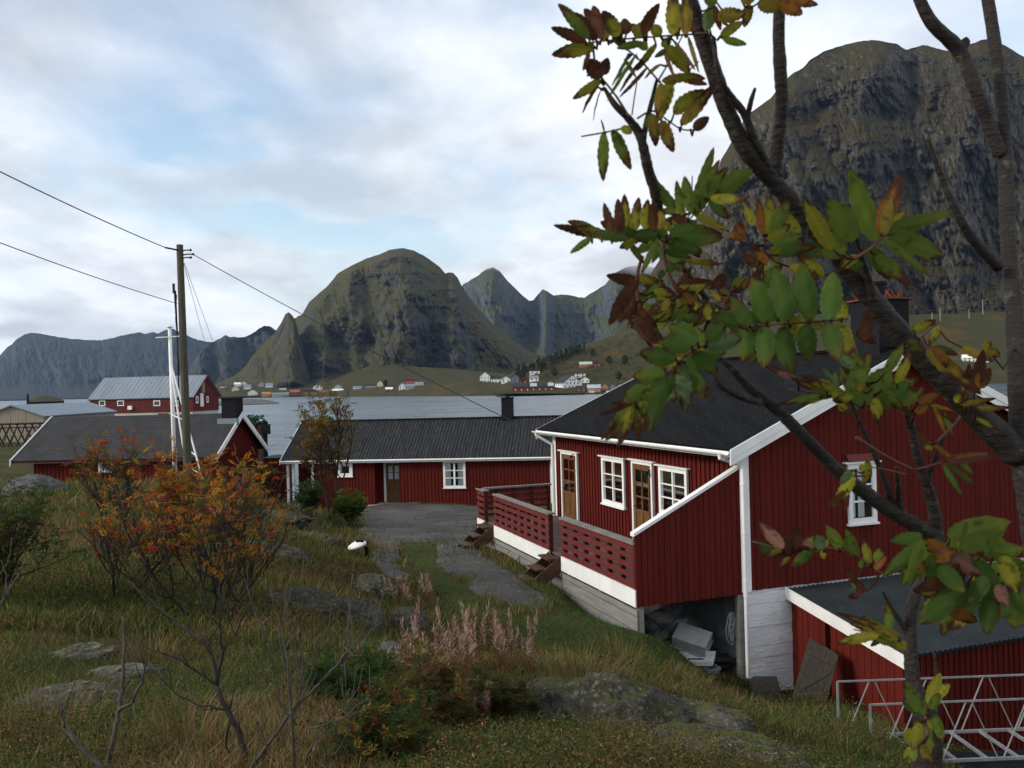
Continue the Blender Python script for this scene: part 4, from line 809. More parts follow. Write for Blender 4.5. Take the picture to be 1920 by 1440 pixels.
# fishing gear heap and dark winch behind the gable
c0 = V(478,800,49.5); o = thing('fish_crates', 'stack of brown fish crates behind the white-edged gable', 'crates', c0-UP*4)
for i in range(6):
    mb = MB(); z = c0.z-4.2+i*.75; mb.hexa([Vector((c0.x+x*.55, c0.y+y*.5, z+h)) for h in (0,.72) for x, y in ((-1,-1),(1,-1),(1,1),(-1,1))]); mb.build('crate', M['step_wood' if i % 2 else 'grey_wood'], o)
mb = MB(); rr = random.Random(5)
for i in range(26):
    a = [Vector((c0.x-.5+rr.random()*.9, c0.y-.5, c0.z+.30+rr.random()*.2))]
    for j in range(5): a.append(a[-1]+Vector((rr.uniform(-.25,.25), rr.uniform(-.1,.2), rr.uniform(-.1,.12))))
    mb.tube(a, .035, 5)
M['net'] = pm('green_net', (.02,.09,.05), (.015,.05,.03), 20, .9, 0)
tag(mb.build('fishing_net', M['net'], loc=c0+UP*.5), 'green fishing net bundled on top of the stacked fish crates', 'fishing net')
c1 = V(496,808,49); o = thing('winch_post', 'black winch post with curved jib behind the gable by the water', 'winch', c1-UP*4)
mb = MB(); mb.tube([c1-UP*4, c1-UP*.2, c1+UP*.5, c1+UP*.62], [.16,.16,.2,.08], 10); mb.build('post', M['black'], o)
mb = MB(); mb.tube([c1+UP*.45, c1+Vector((-.3,0,.5)), c1+Vector((-.5,0,.35)), c1+Vector((-.55,0,-.1))], .07, 8); mb.box(c1+Vector((.1,-.1,.1)), (.22,.2,.28)); mb.build('jib', M['black'], o)
# ------------------------------------------------------------------ red fish warehouse and grey shed on the spit
def P2(px, py, d): return V(px, py, d)
e0, e1 = V(163.5,748.5,181), V(359,744,178); F4 = Fr(e1.x, e1.y, math.atan2(e1.y-e0.y, e1.x-e0.x)); L4 = (e1-e0).length; ZE4, ZR4, HW4 = -.42, 4.2, 6.2
wh = thing('red_warehouse', 'big red fish warehouse with pale metal roof and white basement on the spit', 'warehouse', F4.p(6, -L4/2, -7.2))
mb = MB(); corr(mb, F4.p(0,-L4,ZE4), F4.p(0,0.5,ZE4), F4.p(HW4,0.5,ZR4), F4.p(HW4,-L4,ZR4), 1.0, .035)
slab(mb, F4.p(0,-L4,ZE4-.05), F4.p(0,.5,ZE4-.05), F4.p(HW4,.5,ZR4-.05), F4.p(HW4,-L4,ZR4-.05), .2); slab(mb, F4.p(2*HW4,-L4,ZE4), F4.p(2*HW4,.5,ZE4), F4.p(HW4,.5,ZR4), F4.p(HW4,-L4,ZR4), .25); r4 = mb.build('roof', M['roof_metal'], wh)
w4 = Wall(F4, F4.p(.4,-L4+.3,0), F4.b, -F4.a); g4 = Wall(F4, F4.p(.4,0,0), F4.a, F4.b); Wg = 2*HW4-.8
mb = MB(); w4.boards(mb, 0, L4-.3, -3.45, ZE4, .4, .1, .05); F4.box(mb, .45, 2*HW4-.4, -L4+.3, -L4+.4, -3.45, ZE4); mb.build('front_wall', M['red_far'], wh)
mb = MB(); g4.boards(mb, 0, Wg, -3.45, lambda u: ZE4+(ZR4-ZE4)*(1-abs(u-Wg/2)/(Wg/2+.4))-.15, .5, .1, .05); mb.build('gable_wall', M['red_far'], wh)
mb = MB(); F4.box(mb, .5, 2*HW4-.5, -L4+.4, -.1, -7.6, -3.452); mb.build('basement', M['concrete'], wh)
for s0, s1 in ((-.1, HW4), (2*HW4+.1, HW4)):
    mb = MB(); mb.hexa([F4.p(s0,.5,ZE4-.35), F4.p(s0,.56,ZE4-.35), F4.p(s1,.56,ZR4-.3), F4.p(s1,.5,ZR4-.3), F4.p(s0,.5,ZE4+.05), F4.p(s0,.56,ZE4+.05), F4.p(s1,.56,ZR4+.1), F4.p(s1,.5,ZR4+.1)]); mb.build('bargeboard', M['rail_red'], r4)
def simple_window(wl, parent, u0, u1, z0, z1, out=.06, fr=.18):
    mb = MB(); wl.box(mb, u0, u0+fr, out, out+.06, z0, z1); wl.box(mb, u1-fr, u1, out, out+.06, z0, z1); wl.box(mb, u0+fr, u1-fr, out, out+.06, z1-fr, z1); wl.box(mb, u0+fr, u1-fr, out, out+.06, z0, z0+fr); W = mb.build('window', M['white'], parent)
    mb = MB(); wl.box(mb, u0+fr, u1-fr, out, out+.03, z0+fr, z1-fr); mb.build('pane', M['dark_glass'], W)
for px0, px1 in ((186,198),(220,233),(288,301),(326,336)):
    a, b = w4.uz(px0,751), w4.uz(px1,761); simple_window(w4, wh, a[0], b[0], b[1], a[1])
for px0, px1, y0, y1 in ((366,371,743,756),(386,390,743,755)): a, b = g4.uz(px0,y0), g4.uz(px1,y1); simple_window(g4, wh, a[0], b[0], b[1], a[1], out=.1, fr=.25)
a, b = g4.uz(374.5,737), g4.uz(381,762); mb = MB(); g4.box(mb, a[0], b[0], .06, .14, b[1], a[1]); mb.build('hatch_door', M['white'], wh)
a, b = g4.uz(376,717), g4.uz(380,736); mb = MB(); g4.box(mb, a[0], b[0], .06, .5, b[1], a[1]); mb.build('hoist_beam', M['planks_pale'], wh)
a, b = w4.uz(241,761), w4.uz(249,768); mb = MB(); w4.box(mb, a[0], b[0], .08, .4, b[1], a[1]); mb.build('heat_pump', M['white'], wh)
a, b = w4.uz(296,775), w4.uz(316,784); mb = MB(); w4.box(mb, a[0], b[0], -.05, .0, b[1], a[1]); mb.build('cellar_door', M['step_wood'], wh)
for px_ in (218, 236, 278): a, b = w4.uz(px_-2.5,780), w4.uz(px_+3,784); mb = MB(); w4.box(mb, a[0], b[0], -.05, .01, b[1], a[1]); mb.build('cellar_window', M['dark_glass'], wh)
A, B_, Cc, Dd = V(82,781,100), V(203,773,119), V(167,753,121), V(20,758,100)
gs = thing('grey_shed', 'long pale grey boarded shed with low metal roof on the spit', 'shed', (A.x-4, A.y+9, -5.2)); zE, zR = -2.0, -.62; xr = A.x; hw = 3.9
mb = MB(); y0, y1 = A.y-.3, 120.
slab(mb, (xr+.25,y0,zE), (xr-.6,y1,zE), (xr-hw-.6,y1,zR), (xr-hw+.25,y0,zR), .12); slab(mb, (xr-2*hw+.25,y0,zE), (xr-2*hw-.6,y1,zE), (xr-hw-.6,y1,zR), (xr-hw+.25,y0,zR), .12); mb.build('roof', M['roof_metal'], gs)
mb = MB(); rr = random.Random(1)
n = 26
for i in range(n):
    x0, x1 = xr-2*hw+i*(2*hw)/n, xr-2*hw+(i+1)*(2*hw)/n; t_ = lambda x: zR-.13-(abs(x-(xr-hw))/hw)*(zR-zE); k = rr.random()*.03
    mb.hexa([(x0+.01,A.y-k,-6),(x1-.01,A.y-k,-6),(x1-.01,A.y+.1,-6),(x0+.01,A.y+.1,-6),(x0+.01,A.y-k,t_(x0)),(x1-.01,A.y-k,t_(x1)),(x1-.01,A.y+.1,t_(x1)),(x0+.01,A.y+.1,t_(x0))])
mb.build('gable_wall', M['planks_pale'], gs)
mb = MB(); mb.hexa([(xr-.1,A.y+.1,-6),(xr,A.y+.1,-6),(xr-.8,119.5,-6),(xr-.9,119.5,-6),(xr-.1,A.y+.1,zE-.1),(xr,A.y+.1,zE-.1),(xr-.8,119.5,zE-.1),(xr-.9,119.5,zE-.1)]); mb.build('side_wall', M['grey_wood'], gs)
# drying rack for fish
rk = thing('drying_rack', 'dark timber fish drying rack in front of the pale grey shed', 'drying rack', V(45,840,84)); rr = random.Random(6)
for yy in (0, 5):
    mb = MB(); a, b = V(-60,797,84+yy), V(96,793,84+yy); mb.tube([a, b], .10, 6)
    mb.tube([a-UP*.35, b-UP*.4], .06, 6); mb.build('top_beam', M['old_wood'], rk)
    for i in range(11):
        q = a.lerp(b, (i+.5)/11); g_ = G(q.x, q.y)
        for s_ in (-1, 1): mb = MB(); mb.tube([Vector((q.x+s_*rr.uniform(.5,.8), q.y+s_*.6, g_-.2)), q+Vector((-s_*.15, 0, .1))], .06, 5); mb.build('pole', M['old_wood'], rk)
# ------------------------------------------------------------------ power pole, mast, wires
pb = V(352,905,29); ptp = V(337,459,29); pl = thing('power_pole', 'tall weathered wooden power pole with cables on the grassy crest', 'pole', (pb.x, pb.y, G(pb.x, pb.y)))
mb = MB(); bt = Vector((pb.x+.02, pb.y, G(pb.x, pb.y)-.4)); top_ = Vector((ptp.x, pb.y, ptp.z)); mb.tube([bt, bt.lerp(top_, .5), top_], [.145,.125,.108], 14); mb.tube([bt.lerp(top_,.68), bt.lerp(top_,.683)], .128, 12); mb.build('shaft', M['pole_wood'], pl, smooth=False)
mb = MB(); q = top_-UP*.22; 
for dz, dx in ((0,.42),(-.14,.5),(-.25,.42)): mb.tube([q+UP*dz, q+Vector((dx*.6,-.1,dz+.02)), q+Vector((dx,-.15,dz+.0))], .022, 6); mb.lathe(q+Vector((dx,-.15,dz-.03)), [(.03,0),(.045,.03),(.02,.08)], 8)
mb.tube([q-Vector((.0,.1,-.02)), q+Vector((-.45,-.1,.12))], .03, 6); mb.build('bracket', M['black'], pl)
mb = MB(); a = bt.lerp(top_, .80); mb.tube([a+Vector((-.11,-.12,0)), a+Vector((-.17,-.14,-.8)), bt.lerp(top_,.5)+Vector((-.1,-.13,0))], .012, 5); mb.tube([a+Vector((-.22,-.1,.05)), a+Vector((-.22,-.1,.38))], .045, 8); mb.build('riser_cable', M['cable'], pl)
def wire(a, b, sag, r, label, name='power_cable', n=24):
    mb = MB(); mb.tube([a.lerp(b, t_)-UP*(sag*4*t_*(1-t_)) for t_ in np.linspace(0, 1, n)], r, 5); return tag(mb.build(name, M['cable'], loc=a), label, 'cable')
qa = q+Vector((-.45,-.1,.12))
wire(qa, V(-260,190,17), .10, .016, 'black cable running from the pole top to the upper left')
wire(bt.lerp(top_,.765)+Vector((-.12,-.1,0)), V(-260,352,18), .12, .013, 'lower black cable leaving the pole halfway up to the left')
wire(q+Vector((.5,-.15,-.14)), F1.p(L1+.1,-.1,-1.55), .12, .014, 'black cable from the pole down to the near red house')
for dx, x_, y_ in ((.3,385,645),(.36,402,648)): wire(q+Vector((dx*.4,0,-.4)), V(x_,y_,38), .02, .008, 'thin pale stay wire slanting right from the pole, %s of the pair' % ('upper' if dx > .33 else 'lower'), 'stay_wire')
ms_ = V(321,905,31.5); mast = thing('white_mast', 'white flagstaff mast with crossbar and slanting stays beside the power pole', 'mast', ms_)
mt_ = V(318,614,31.5); mb = MB(); mb.tube([Vector((mt_.x+.08, ms_.y, ms_.z-.6)), Vector((mt_.x, ms_.y, mt_.z))], [.082,.062], 14); mb.lathe(Vector((mt_.x, ms_.y, mt_.z)), [(.12,0),(.12,.04),(.03,.06)], 12); mb.build('pole', M['white'], mast, smooth=True)
mb = MB(); mb.bar(V(292,633,31.4), V(343,630,31.4), .035); mb.build('crossbar', M['white'], mast)
aa = V(321,690,31.4); l0, l1 = V(350,880,30.6), V(385,918,30.2)
mb = MB(); mb.tube([aa, l0], .033, 8); mb.build('stay', M['white'], mast); mb = MB(); mb.tube([aa+Vector((.02,0,.05)), l1], .033, 8); mb.build('stay', M['white'], mast)
for t_ in (.48, .78, .95): mb = MB(); mb.bar(aa.lerp(l0, t_) if t_ > .5 else V(321,777,31.4), aa.lerp(l1, t_*.93), .035); mb.build('rung', M['white'], mast)
mb = MB(); a = V(328,545,33); mb.tube([a, V(333,640,33), V(336,760,33)], [.05,.03,.03], 6); mb.build('antenna', M['black'], mast)
# ------------------------------------------------------------------ small bits near the drive
c = V(690,1062,21.5); c.z = G(c.x, c.y); bl = thing('bollard_lamp', 'short dark bollard lamp with pale tilted cap beside the gravel drive', 'lamp', c); t_ = V(688,1024,21.5)
mb = MB(); mb.tube([c-UP*.2, Vector((t_.x-.02, t_.y, t_.z))], .055, 8); mb.build('post', M['black'], bl)
mb = MB(); h_ = V(668,1022,21.4); b0 = len(mb.v); mb.lathe((0,0,0), [(.0,-.05),(.12,-.05),(.24,-.02),(.23,.02),(.12,.07),(.02,.09)], 18)
Rm = Euler((R(8), R(-14), 0)).to_matrix(); mb.v = [tuple(Rm @ Vector(p) + Vector(h_)+Vector((.02,0,.0))) for p in mb.v]; mb.build('lamp_cap', M['white'], bl, smooth=True)
mb = MB(); q = h_+Vector((.10,0,.06)); mb.box(q+UP*.03, (.09,.07,.04)); mb.build('lamp_head', M['black'], bl)
# ------------------------------------------------------------------ far villages: every house a thing with walls, roof, windows
VC = {'white': M['white'], 'cream': pm('cream_paint', (.70,.66,.52), (.62,.58,.45), .3, .7, 0), 'red': M['red_far'], 'ochre': pm('ochre_paint', (.42,.22,.08), (.34,.17,.06), .3, .7, 0), 'orange': pm('orange_red_paint', (.38,.10,.05), (.3,.08,.04), .3, .7, 0),
      'grey': pm('grey_paint', (.32,.33,.34), (.25,.26,.27), .3, .7, 0), 'dark': pm('slate_paint', (.10,.12,.14), (.08,.09,.11), .3, .7, 0), 'brown': pm('brown_paint', (.16,.08,.05), (.12,.06,.04), .3, .7, 0), 'green': pm('pale_green_paint', (.42,.47,.40), (.36,.41,.34), .3, .7, 0),
      'blue': pm('light_blue_roof', (.36,.44,.50), (.3,.38,.44), .3, .6, 0)}
def cottage(px0, px1, pyt, pyb, kind, wall, roof, label, land, d=None, name='cottage', cat='house', group='houses of the far village'):
    pc = (px0+px1)/2
    if d is None: d = on_sheet(land, pc, pyb)
    k = d/FPX; Wd = (px1-px0)*k; H = (pyb-pyt)*k; g = V(pc, pyb, d); ang = math.atan2(-g.x, g.y)*.6
    fr = Fr(g.x, g.y, ang); o = thing(name, label, cat, g, group); b = g.z-1.0
    we = H*.58; hw = Wd/2 if kind == 'g' else H*.55; Ln = Wd if kind == 'e' else max(Wd*1.2, 6)
    mb = MB()
    if kind == 'g':
        mb.hexa([fr.p(0,-hw,b), fr.p(0,hw,b), fr.p(Ln,hw,b), fr.p(Ln,-hw,b), fr.p(0,-hw,g.z+we), fr.p(0,hw,g.z+we), fr.p(Ln,hw,g.z+we), fr.p(Ln,-hw,g.z+we)])
        for s in (0, Ln): mb.tri(fr.p(s,-hw,g.z+we), fr.p(s,hw,g.z+we), fr.p(s,0,g.z+H))
        wl = Wall(fr, fr.p(0,-hw,0), fr.b, -fr.a)
    else:
        mb.hexa([fr.p(0,-Wd/2,b), fr.p(0,Wd/2,b), fr.p(2*hw,Wd/2,b), fr.p(2*hw,-Wd/2,b), fr.p(0,-Wd/2,g.z+we), fr.p(0,Wd/2,g.z+we), fr.p(2*hw,Wd/2,g.z+we), fr.p(2*hw,-Wd/2,g.z+we)])
        for t in (-Wd/2, Wd/2): mb.tri(fr.p(0,t,g.z+we), fr.p(2*hw,t,g.z+we), fr.p(hw,t,g.z+H))
        wl = Wall(fr, fr.p(0,-Wd/2,0), fr.b, -fr.a)
    mb.build('wall', VC[wall], o)
    mb = MB(); e = .4
    if kind == 'g':
        for s in (-1, 1): slab(mb, fr.p(-e,s*(hw+e),g.z+we-e*(H-we)/hw), fr.p(Ln+e,s*(hw+e),g.z+we-e*(H-we)/hw), fr.p(Ln+e,0,g.z+H+.05), fr.p(-e,0,g.z+H+.05), -.18)
    else:
        for s, q in ((-e, hw), (2*hw+e, hw)): slab(mb, fr.p(s,-Wd/2-e,g.z+we-e*(H-we)/hw), fr.p(s,Wd/2+e,g.z+we-e*(H-we)/hw), fr.p(q,Wd/2+e,g.z+H+.05), fr.p(q,-Wd/2-e,g.z+H+.05), -.18)
    rf = mb.build('roof', M[roof] if roof in M else VC[roof], o)
    q = fr.p(Ln*.5, 0, g.z+H) if kind == 'g' else fr.p(hw, Wd*.2, g.z+H); mb = MB(); mb.box(q+UP*.3, (.35,.35,.6)); mb.build('chimney', M['rust'] if wall != 'red' else M['roof_grey'], rf)
    n = max(1, int(Wd/3.6)); m_ = 2 if we > 4.2 else 1
    for j in range(m_):
        for i in range(n):
            u = Wd*(i+.5)/n; z = g.z+we*(j+.5)/m_; wl_ = min(.55, Wd/n*.28); mb = MB(); wl.box(mb, u-wl_-.12, u+wl_+.12, .02, .07, z-.8, z+.8); wn = mb.build('window', M['white'] if wall not in ('white','cream') else VC['grey'], o)
            mb = MB(); wl.box(mb, u-wl_, u+wl_, .07, .09, z-.68, z+.68); mb.build('pane', M['dark_glass'], wn)
    return o
LR, LL, HD = 'hill', 'hill.001', 'headland'
VL = [(900,919,697,717,'g','white','roof_grey','tall white gabled house standing alone left of the white longhouse',LR),
 (921,939,704,718,'e','white','roof_grey','white longhouse with pale roof right of the lone gabled house',LR),
 (940,957,705,718,'g','white','roof_grey','white gabled house joined to the white longhouse, left of a slate house',LR),
 (957,974,700,718,'g','dark','roof_grey','slate-blue house with dark roof right of three white houses by the shore',LR),
 (993,1012,690,702,'e','white','dark','white house with slate roof up at the edge of the dark spruce wood',LR),
 (993,1010,704,715,'e','white','roof_metal','small white house with pale roof just above the red warehouse',LR),
 (979,991,710,719,'g','red','roof_grey','tiny red shed behind the left end of the red waterfront warehouse',LR),
 (1024,1038,710,720,'g','brown','roof_grey','small brown gabled house left of the big white warehouse',LR),
 (1078,1098,694,708,'e','cream','roof_grey','cream house on the slope above the big white warehouse',LR),
 (1089,1105,706,718,'g','white','roof_black','white house with black roof right behind the big white warehouse',LR),
 (1087,1110,678,689,'e','orange','green','wide orange house with pale green roof high on the slope',LR),
 (1113,1127,677,688,'g','red','red','bright red house beside the orange house high on the slope',LR),
 (1081,1099,723,734,'e','red','roof_grey','low red boathouse against the right side of the big white warehouse',LR),
 (1102,1126,721,735,'e','ochre','blue','long ochre boathouse with light blue roof at the water',LR),
 (1127,1140,718,732,'g','ochre','roof_grey','ochre gabled boathouse beside the blue-roofed one',LR),
 (1141,1155,716,732,'g','dark','roof_grey','slate gabled boathouse between two ochre ones',LR),
 (1156,1169,718,732,'g','ochre','roof_black','ochre gabled boathouse right of the slate one',LR),
 (1171,1187,718,729,'e','brown','roof_grey','brown boathouse at the right end of the waterfront row',LR),
 (413,423,722,727,'e','white','roof_grey','tiny white house, leftmost of the far village on the hill',LL),
 (439,451,717,725,'e','white','white','white house with white gables on the far ridge',LL),
 (435,447,724,733,'g','cream','roof_grey','pale house below the white ridge house',LL),
 (453,462,715,722,'g','white','roof_grey','small white house topmost on the far left ridge',LL),
 (457,470,721,730,'e','white','roof_metal','bright white house with pale roof in the middle of the left village',LL),
 (484,495,716,725,'g','grey','roof_metal','grey house with pale gable right of the ridge houses',LL),
 (498,511,718,727,'e','white','roof_metal','broad white house with two rows of windows on the far hill',LL),
 (524,536,724,731,'e','white','roof_black','low white house under a dark roof near the far mast',LL),
 (465,481,731,741,'g','white','roof_metal','white gabled boathouse on the far left shore',LL),
 (491,507,735,743,'e','ochre','ochre','ochre boathouse on the far left shore',LL),
 (510,541,736,743,'e','grey','roof_metal','long grey quay shed on the far left shore',LL),
 (544,561,731,740,'e','red','orange','red boathouse with reddish roof right of the grey quay shed',LL),
 (563,580,729,740,'g','red','roof_metal','red gabled boathouse with pale roof on the far shore',LL),
 (572,592,730,741,'e','orange','dark','orange boathouse under a slate roof at the far shore',LL),
 (587,603,721,732,'g','white','green','white gabled house with pale green side above the dark red boathouses',LL),
 (595,621,731,740,'e','red','brown','long dark red boathouse with brown roof below the white gabled house',LL),
 (623,643,729,739,'e','red','white','red boathouse with white roof on the far shore',LL),
 (627,640,721,730,'g','green','roof_metal','pale green house above the white-roofed boathouse',LL),
 (656,681,730,739,'e','red','red','bright red boathouse with red roof, widest of the right far shore',LL),
 (662,677,724,731,'e','white','roof_metal','white house with pale roof behind the bright red boathouse',LL),
 (686,705,720,727,'e','grey','roof_grey','low grey house right of the bright red boathouse',LL),
 (707,718,714,725,'g','cream','roof_metal','cream gabled house in front of a dark green tree',LL),
 (723,736,726,734,'e','red','white','small red shed with white roof on the headland shore',HD),
 (748,760,718,731,'g','white','roof_metal','bright white gabled house on the headland',HD),
 (760,777,720,730,'e','grey','roof_metal','grey wing beside the bright white headland house',HD),
 (757,777,711,719,'e','orange','red','orange-red house behind the bright white headland house',LL),
 (778,794,716,726,'e','white','roof_metal','white shed right of the orange-red headland house',LL)]
for v in VL: cottage(*v)
# red warehouse on stilts and the big white warehouse
d = 765; k = d/FPX; g = V(961, 726.5, d); g2 = V(1040, 725.5, d); fr = Fr(g.x, g.y, math.atan2(g2.y-g.y, g2.x-g.x)); Lw = (g2-g).length
o = thing('red_warehouse', 'long low dark red warehouse on stilts over the far shore', 'warehouse', V(1000, 736, d)); zf = V(1000,734,d).z; ze = V(1000,724.2,d).z; zr = V(1000,718.5,d).z
mb = MB(); fr.box(mb, 0, 8, 0, Lw, zf-.3, ze); mb.build('wall', M['red_far'], o)
mb = MB(); slab(mb, fr.p(-.4,-.3,ze-.2), fr.p(-.4,Lw+.3,ze-.2), fr.p(4,Lw+.3,zr), fr.p(4,-.3,zr), .2); slab(mb, fr.p(8.4,-.3,ze-.2), fr.p(8.4,Lw+.3,ze-.2), fr.p(4,Lw+.3,zr), fr.p(4,-.3,zr), .2); rr_ = mb.build('roof', M['roof_grey'], o)
for a, b in ((.42,.58),(.84,.98)): mb = MB(); slab(mb, fr.p(-.42,Lw*a,ze-.1), fr.p(-.42,Lw*b,ze-.1), fr.p(3.9,Lw*b,zr+.1), fr.p(3.9,Lw*a,zr+.1), .05); mb.build('roof_sheet', VC['blue'], rr_)
for i in range(14): q = fr.p(.3, Lw*(i+.5)/14, 0); mb = MB(); mb.bar((q.x,q.y,SEA-1.5), (q.x,q.y,zf-.3), .35); mb.build('stilt', M['roof_black'], o)
wl = Wall(fr, fr.p(0,0,0), fr.b, -fr.a)
for i in range(7): u = Lw*(i+.4)/7; mb = MB(); wl.box(mb, u, u+.9, .02, .08, zf+1.1, zf+2.3); mb.build('window', M['white'], o)
d = 770; a, b, c = V(1039,733,d+3), V(1056,735,d), V(1093,733,d+6); fr = Fr(b.x, b.y, .45); o = thing('white_warehouse', 'biggest white warehouse on the far waterfront with dark grey roof and wide windowed gable', 'warehouse', b)
Wg = (1092-1056)*d/FPX/math.cos(.45)*1.03; zt = V(1071,703,d).z; zw = V(1056,718,d).z; zb = b.z-1.5; Lg = 17
mb = MB(); fr.box(mb, 0, Lg, 0, Wg, zb, zw)
for s in (0, Lg): mb.tri(fr.p(s,0,zw), fr.p(s,Wg,zw), fr.p(s,Wg/2,zt))
mb.build('wall', M['white'], o)
mb = MB()
for t in (-.4, Wg+.4): slab(mb, fr.p(-.4,t,zw-.35), fr.p(Lg+.4,t,zw-.35), fr.p(Lg+.4,Wg/2,zt+.05), fr.p(-.4,Wg/2,zt+.05), -.25)
mb.build('roof', M['roof_grey'], o)
wg = Wall(fr, fr.p(0,0,0), fr.b, -fr.a); we_ = Wall(fr, fr.p(0,0,0), fr.a, -fr.b)
for (u, z) in [(Wg*x, zw+h) for h, row in ((-3.6,(.12,.32,.5,.68,.88)), (-.4,(.2,.4,.6,.8)), (2.6,(.38,.5,.62))) for x in row]: mb = MB(); wg.box(mb, u-.55, u+.55, .03, .1, z-.75, z+.75); mb.build('window', M['dark_glass'], o)
for i in range(5): u = Lg*(i+.5)/5; mb = MB(); we_.box(mb, u-.5, u+.5, .03, .1, zw-2.4, zw-1); mb.build('window', M['dark_glass'], o)
# moored boats
def boat(px, py, d, L, label):
    c = V(px, py, d); c.z = SEA; o = thing('boat', label, 'boat', c, 'boats moored at the far quay')
    mb = MB(); n = 9; secs = []
    for i in range(n):
        t = i/(n-1); x = (t-.5)*L; wd = L*.13*math.sin(math.pi*min(1, .18+t*.95))**.7 if t < .999 else .02; h = 1.0+.5*t*t; secs.append([(c.x+x, c.y-wd, c.z+h), (c.x+x, c.y-wd*.6, c.z-.2), (c.x+x, c.y+wd*.6, c.z-.2), (c.x+x, c.y+wd, c.z+h)])
    for i in range(n-1):
        for j in range(4): a, b = secs[i], secs[i+1]; mb.quad(a[j], a[(j+1) % 4], b[(j+1) % 4], b[j])
    mb.build('hull', M['white'], o)
    mb = MB(); mb.box(c+Vector((-L*.1,0,1.7)), (L*.16, L*.07, .8)); mb.box(c+Vector((-L*.1,0,2.55)), (L*.18, L*.08, .06)); mb.build('wheelhouse', M['white'], o)
    mb = MB(); mb.tube([c+Vector((-L*.05,0,2.5)), c+Vector((-L*.05,0,6))], .09, 5); mb.build('mast', M['alu'], o)
boat(1113, 737, 745, 15, 'larger white fishing boat moored in front of the blue-roofed boathouse'); boat(1142, 737.5, 742, 8, 'small white boat moored before the slate boathouse'); boat(1162, 737.5, 742, 9, 'small white boat moored at the right end of the boathouse row')
# spruce wood and single trees on the far slope
def blob_tree(mb, c, h, w, conif, rg, n=60):
    for i in range(n):
        t = rg.random(); r = w*((1-t)*.9+.05 if conif else math.sqrt(max(.02, 1-(2*t-1)**2)))*math.sqrt(rg.random()); a = rg.random()*6.283
        p = Vector((c[0]+math.cos(a)*r, c[1]+math.sin(a)*r, c[2]+h*(.12+.88*t))); s = h*.11*(.6+rg.random()*.8); x = Vector((rg.uniform(-1,1), rg.uniform(-1,1), rg.uniform(-.5,.5))).normalized()*s; y = Vector((rg.uniform(-1,1), rg.uniform(-1,1), rg.uniform(-1,.3))).normalized()*s
        mb.quad(p-x, p-y*.6, p+x, p+y)
M['conifer'] = pm('spruce_green', (.012,.022,.012), (.022,.034,.016), .5, .9, 0); M['broad'] = pm('autumn_scrub', (.016,.026,.010), (.105,.055,.020), .05, .9, 0, lo=.44, hi=.56); M['broad_dark'] = pm('dark_birch', (.022,.034,.014), (.035,.045,.016), .5, .9, 0)
rg = random.Random(31); mb = MB()
top_w = [(965,695),(985,688),(1005,679),(1030,670),(1055,662),(1080,653),(1095,648)]
for i in range(170):
    px = rg.uniform(966,1096); y0 = float(interp(px, top_w)); py = y0 + rg.uniform(0, 17)*(1 if px < 1040 else .7); d = on_sheet(LR, px, py+5); c = V(px, py+5, d); blob_tree(mb, c-UP*.5, rg.uniform(6,10), rg.uniform(1.6,2.4), True, rg, 34)
stuff(tag(mb.build('spruce_wood', M['conifer']), 'dark spruce wood climbing the far slope above the white houses', 'wood'))
mb = MB()
for i in range(1000):
    px = rg.uniform(975,1240); ylo = 716; yhi = float(interp(px, [(930,722),(960,708),(1000,695),(1050,672),(1100,655),(1150,640),(1200,622),(1240,610)])); py = ylo+(yhi-ylo)*rg.random()**.8
    d = on_sheet(LR, px, py); c = V(px, py, d); blob_tree(mb, c-UP*.5, rg.uniform(2,4.5), rg.uniform(1.5,3.2), False, rg, 22)
for i in range(420):
    px = rg.uniform(400, 980); y1_ = float(interp(px, [(385,735),(440,722),(560,720),(640,704),(690,690),(830,693),(980,705)])); y0_ = 738 if px < 760 else 730; py = y0_+(y1_-y0_)*rg.random(); d = on_sheet(LL, px, py); c = V(px, py, d); blob_tree(mb, c-UP*.5, rg.uniform(3,6), rg.uniform(3,8), False, rg, 18)
stuff(tag(mb.build('scrub', M['broad']), 'rusty autumn scrub spread over the far village slope', 'scrub'))
for px, py, h, lab in ((1172,684,10,'dark tree on the far slope right of the bright red house'), (1143,682,8,'dark tree directly beside the bright red house on the slope'), (1113,668,9,'dark tree above the bright red and orange houses'), (1040,706,9,'wide dark tree left of the cream house'), (1160,712,8,'dark green tree above the slate boathouse'), (723,724,9,'dark green tree right behind the cream gabled house')):
    land = LR if px > 900 else LL; d = on_sheet(land, px, py); c = V(px, py, d); o = thing('broadleaf_tree', lab, 'tree', c, 'single trees of the far village')
    mb = MB(); blob_tree(mb, c, h*(1.4 if px < 900 else 1), h*.42*(1.4 if px < 900 else 1), False, rg, 200); mb.build('crown', M['broad_dark'], o); mb = MB(); mb.tube([c-UP, c+UP*h*.5], .3, 6); mb.build('trunk', M['bark_dark'], o)
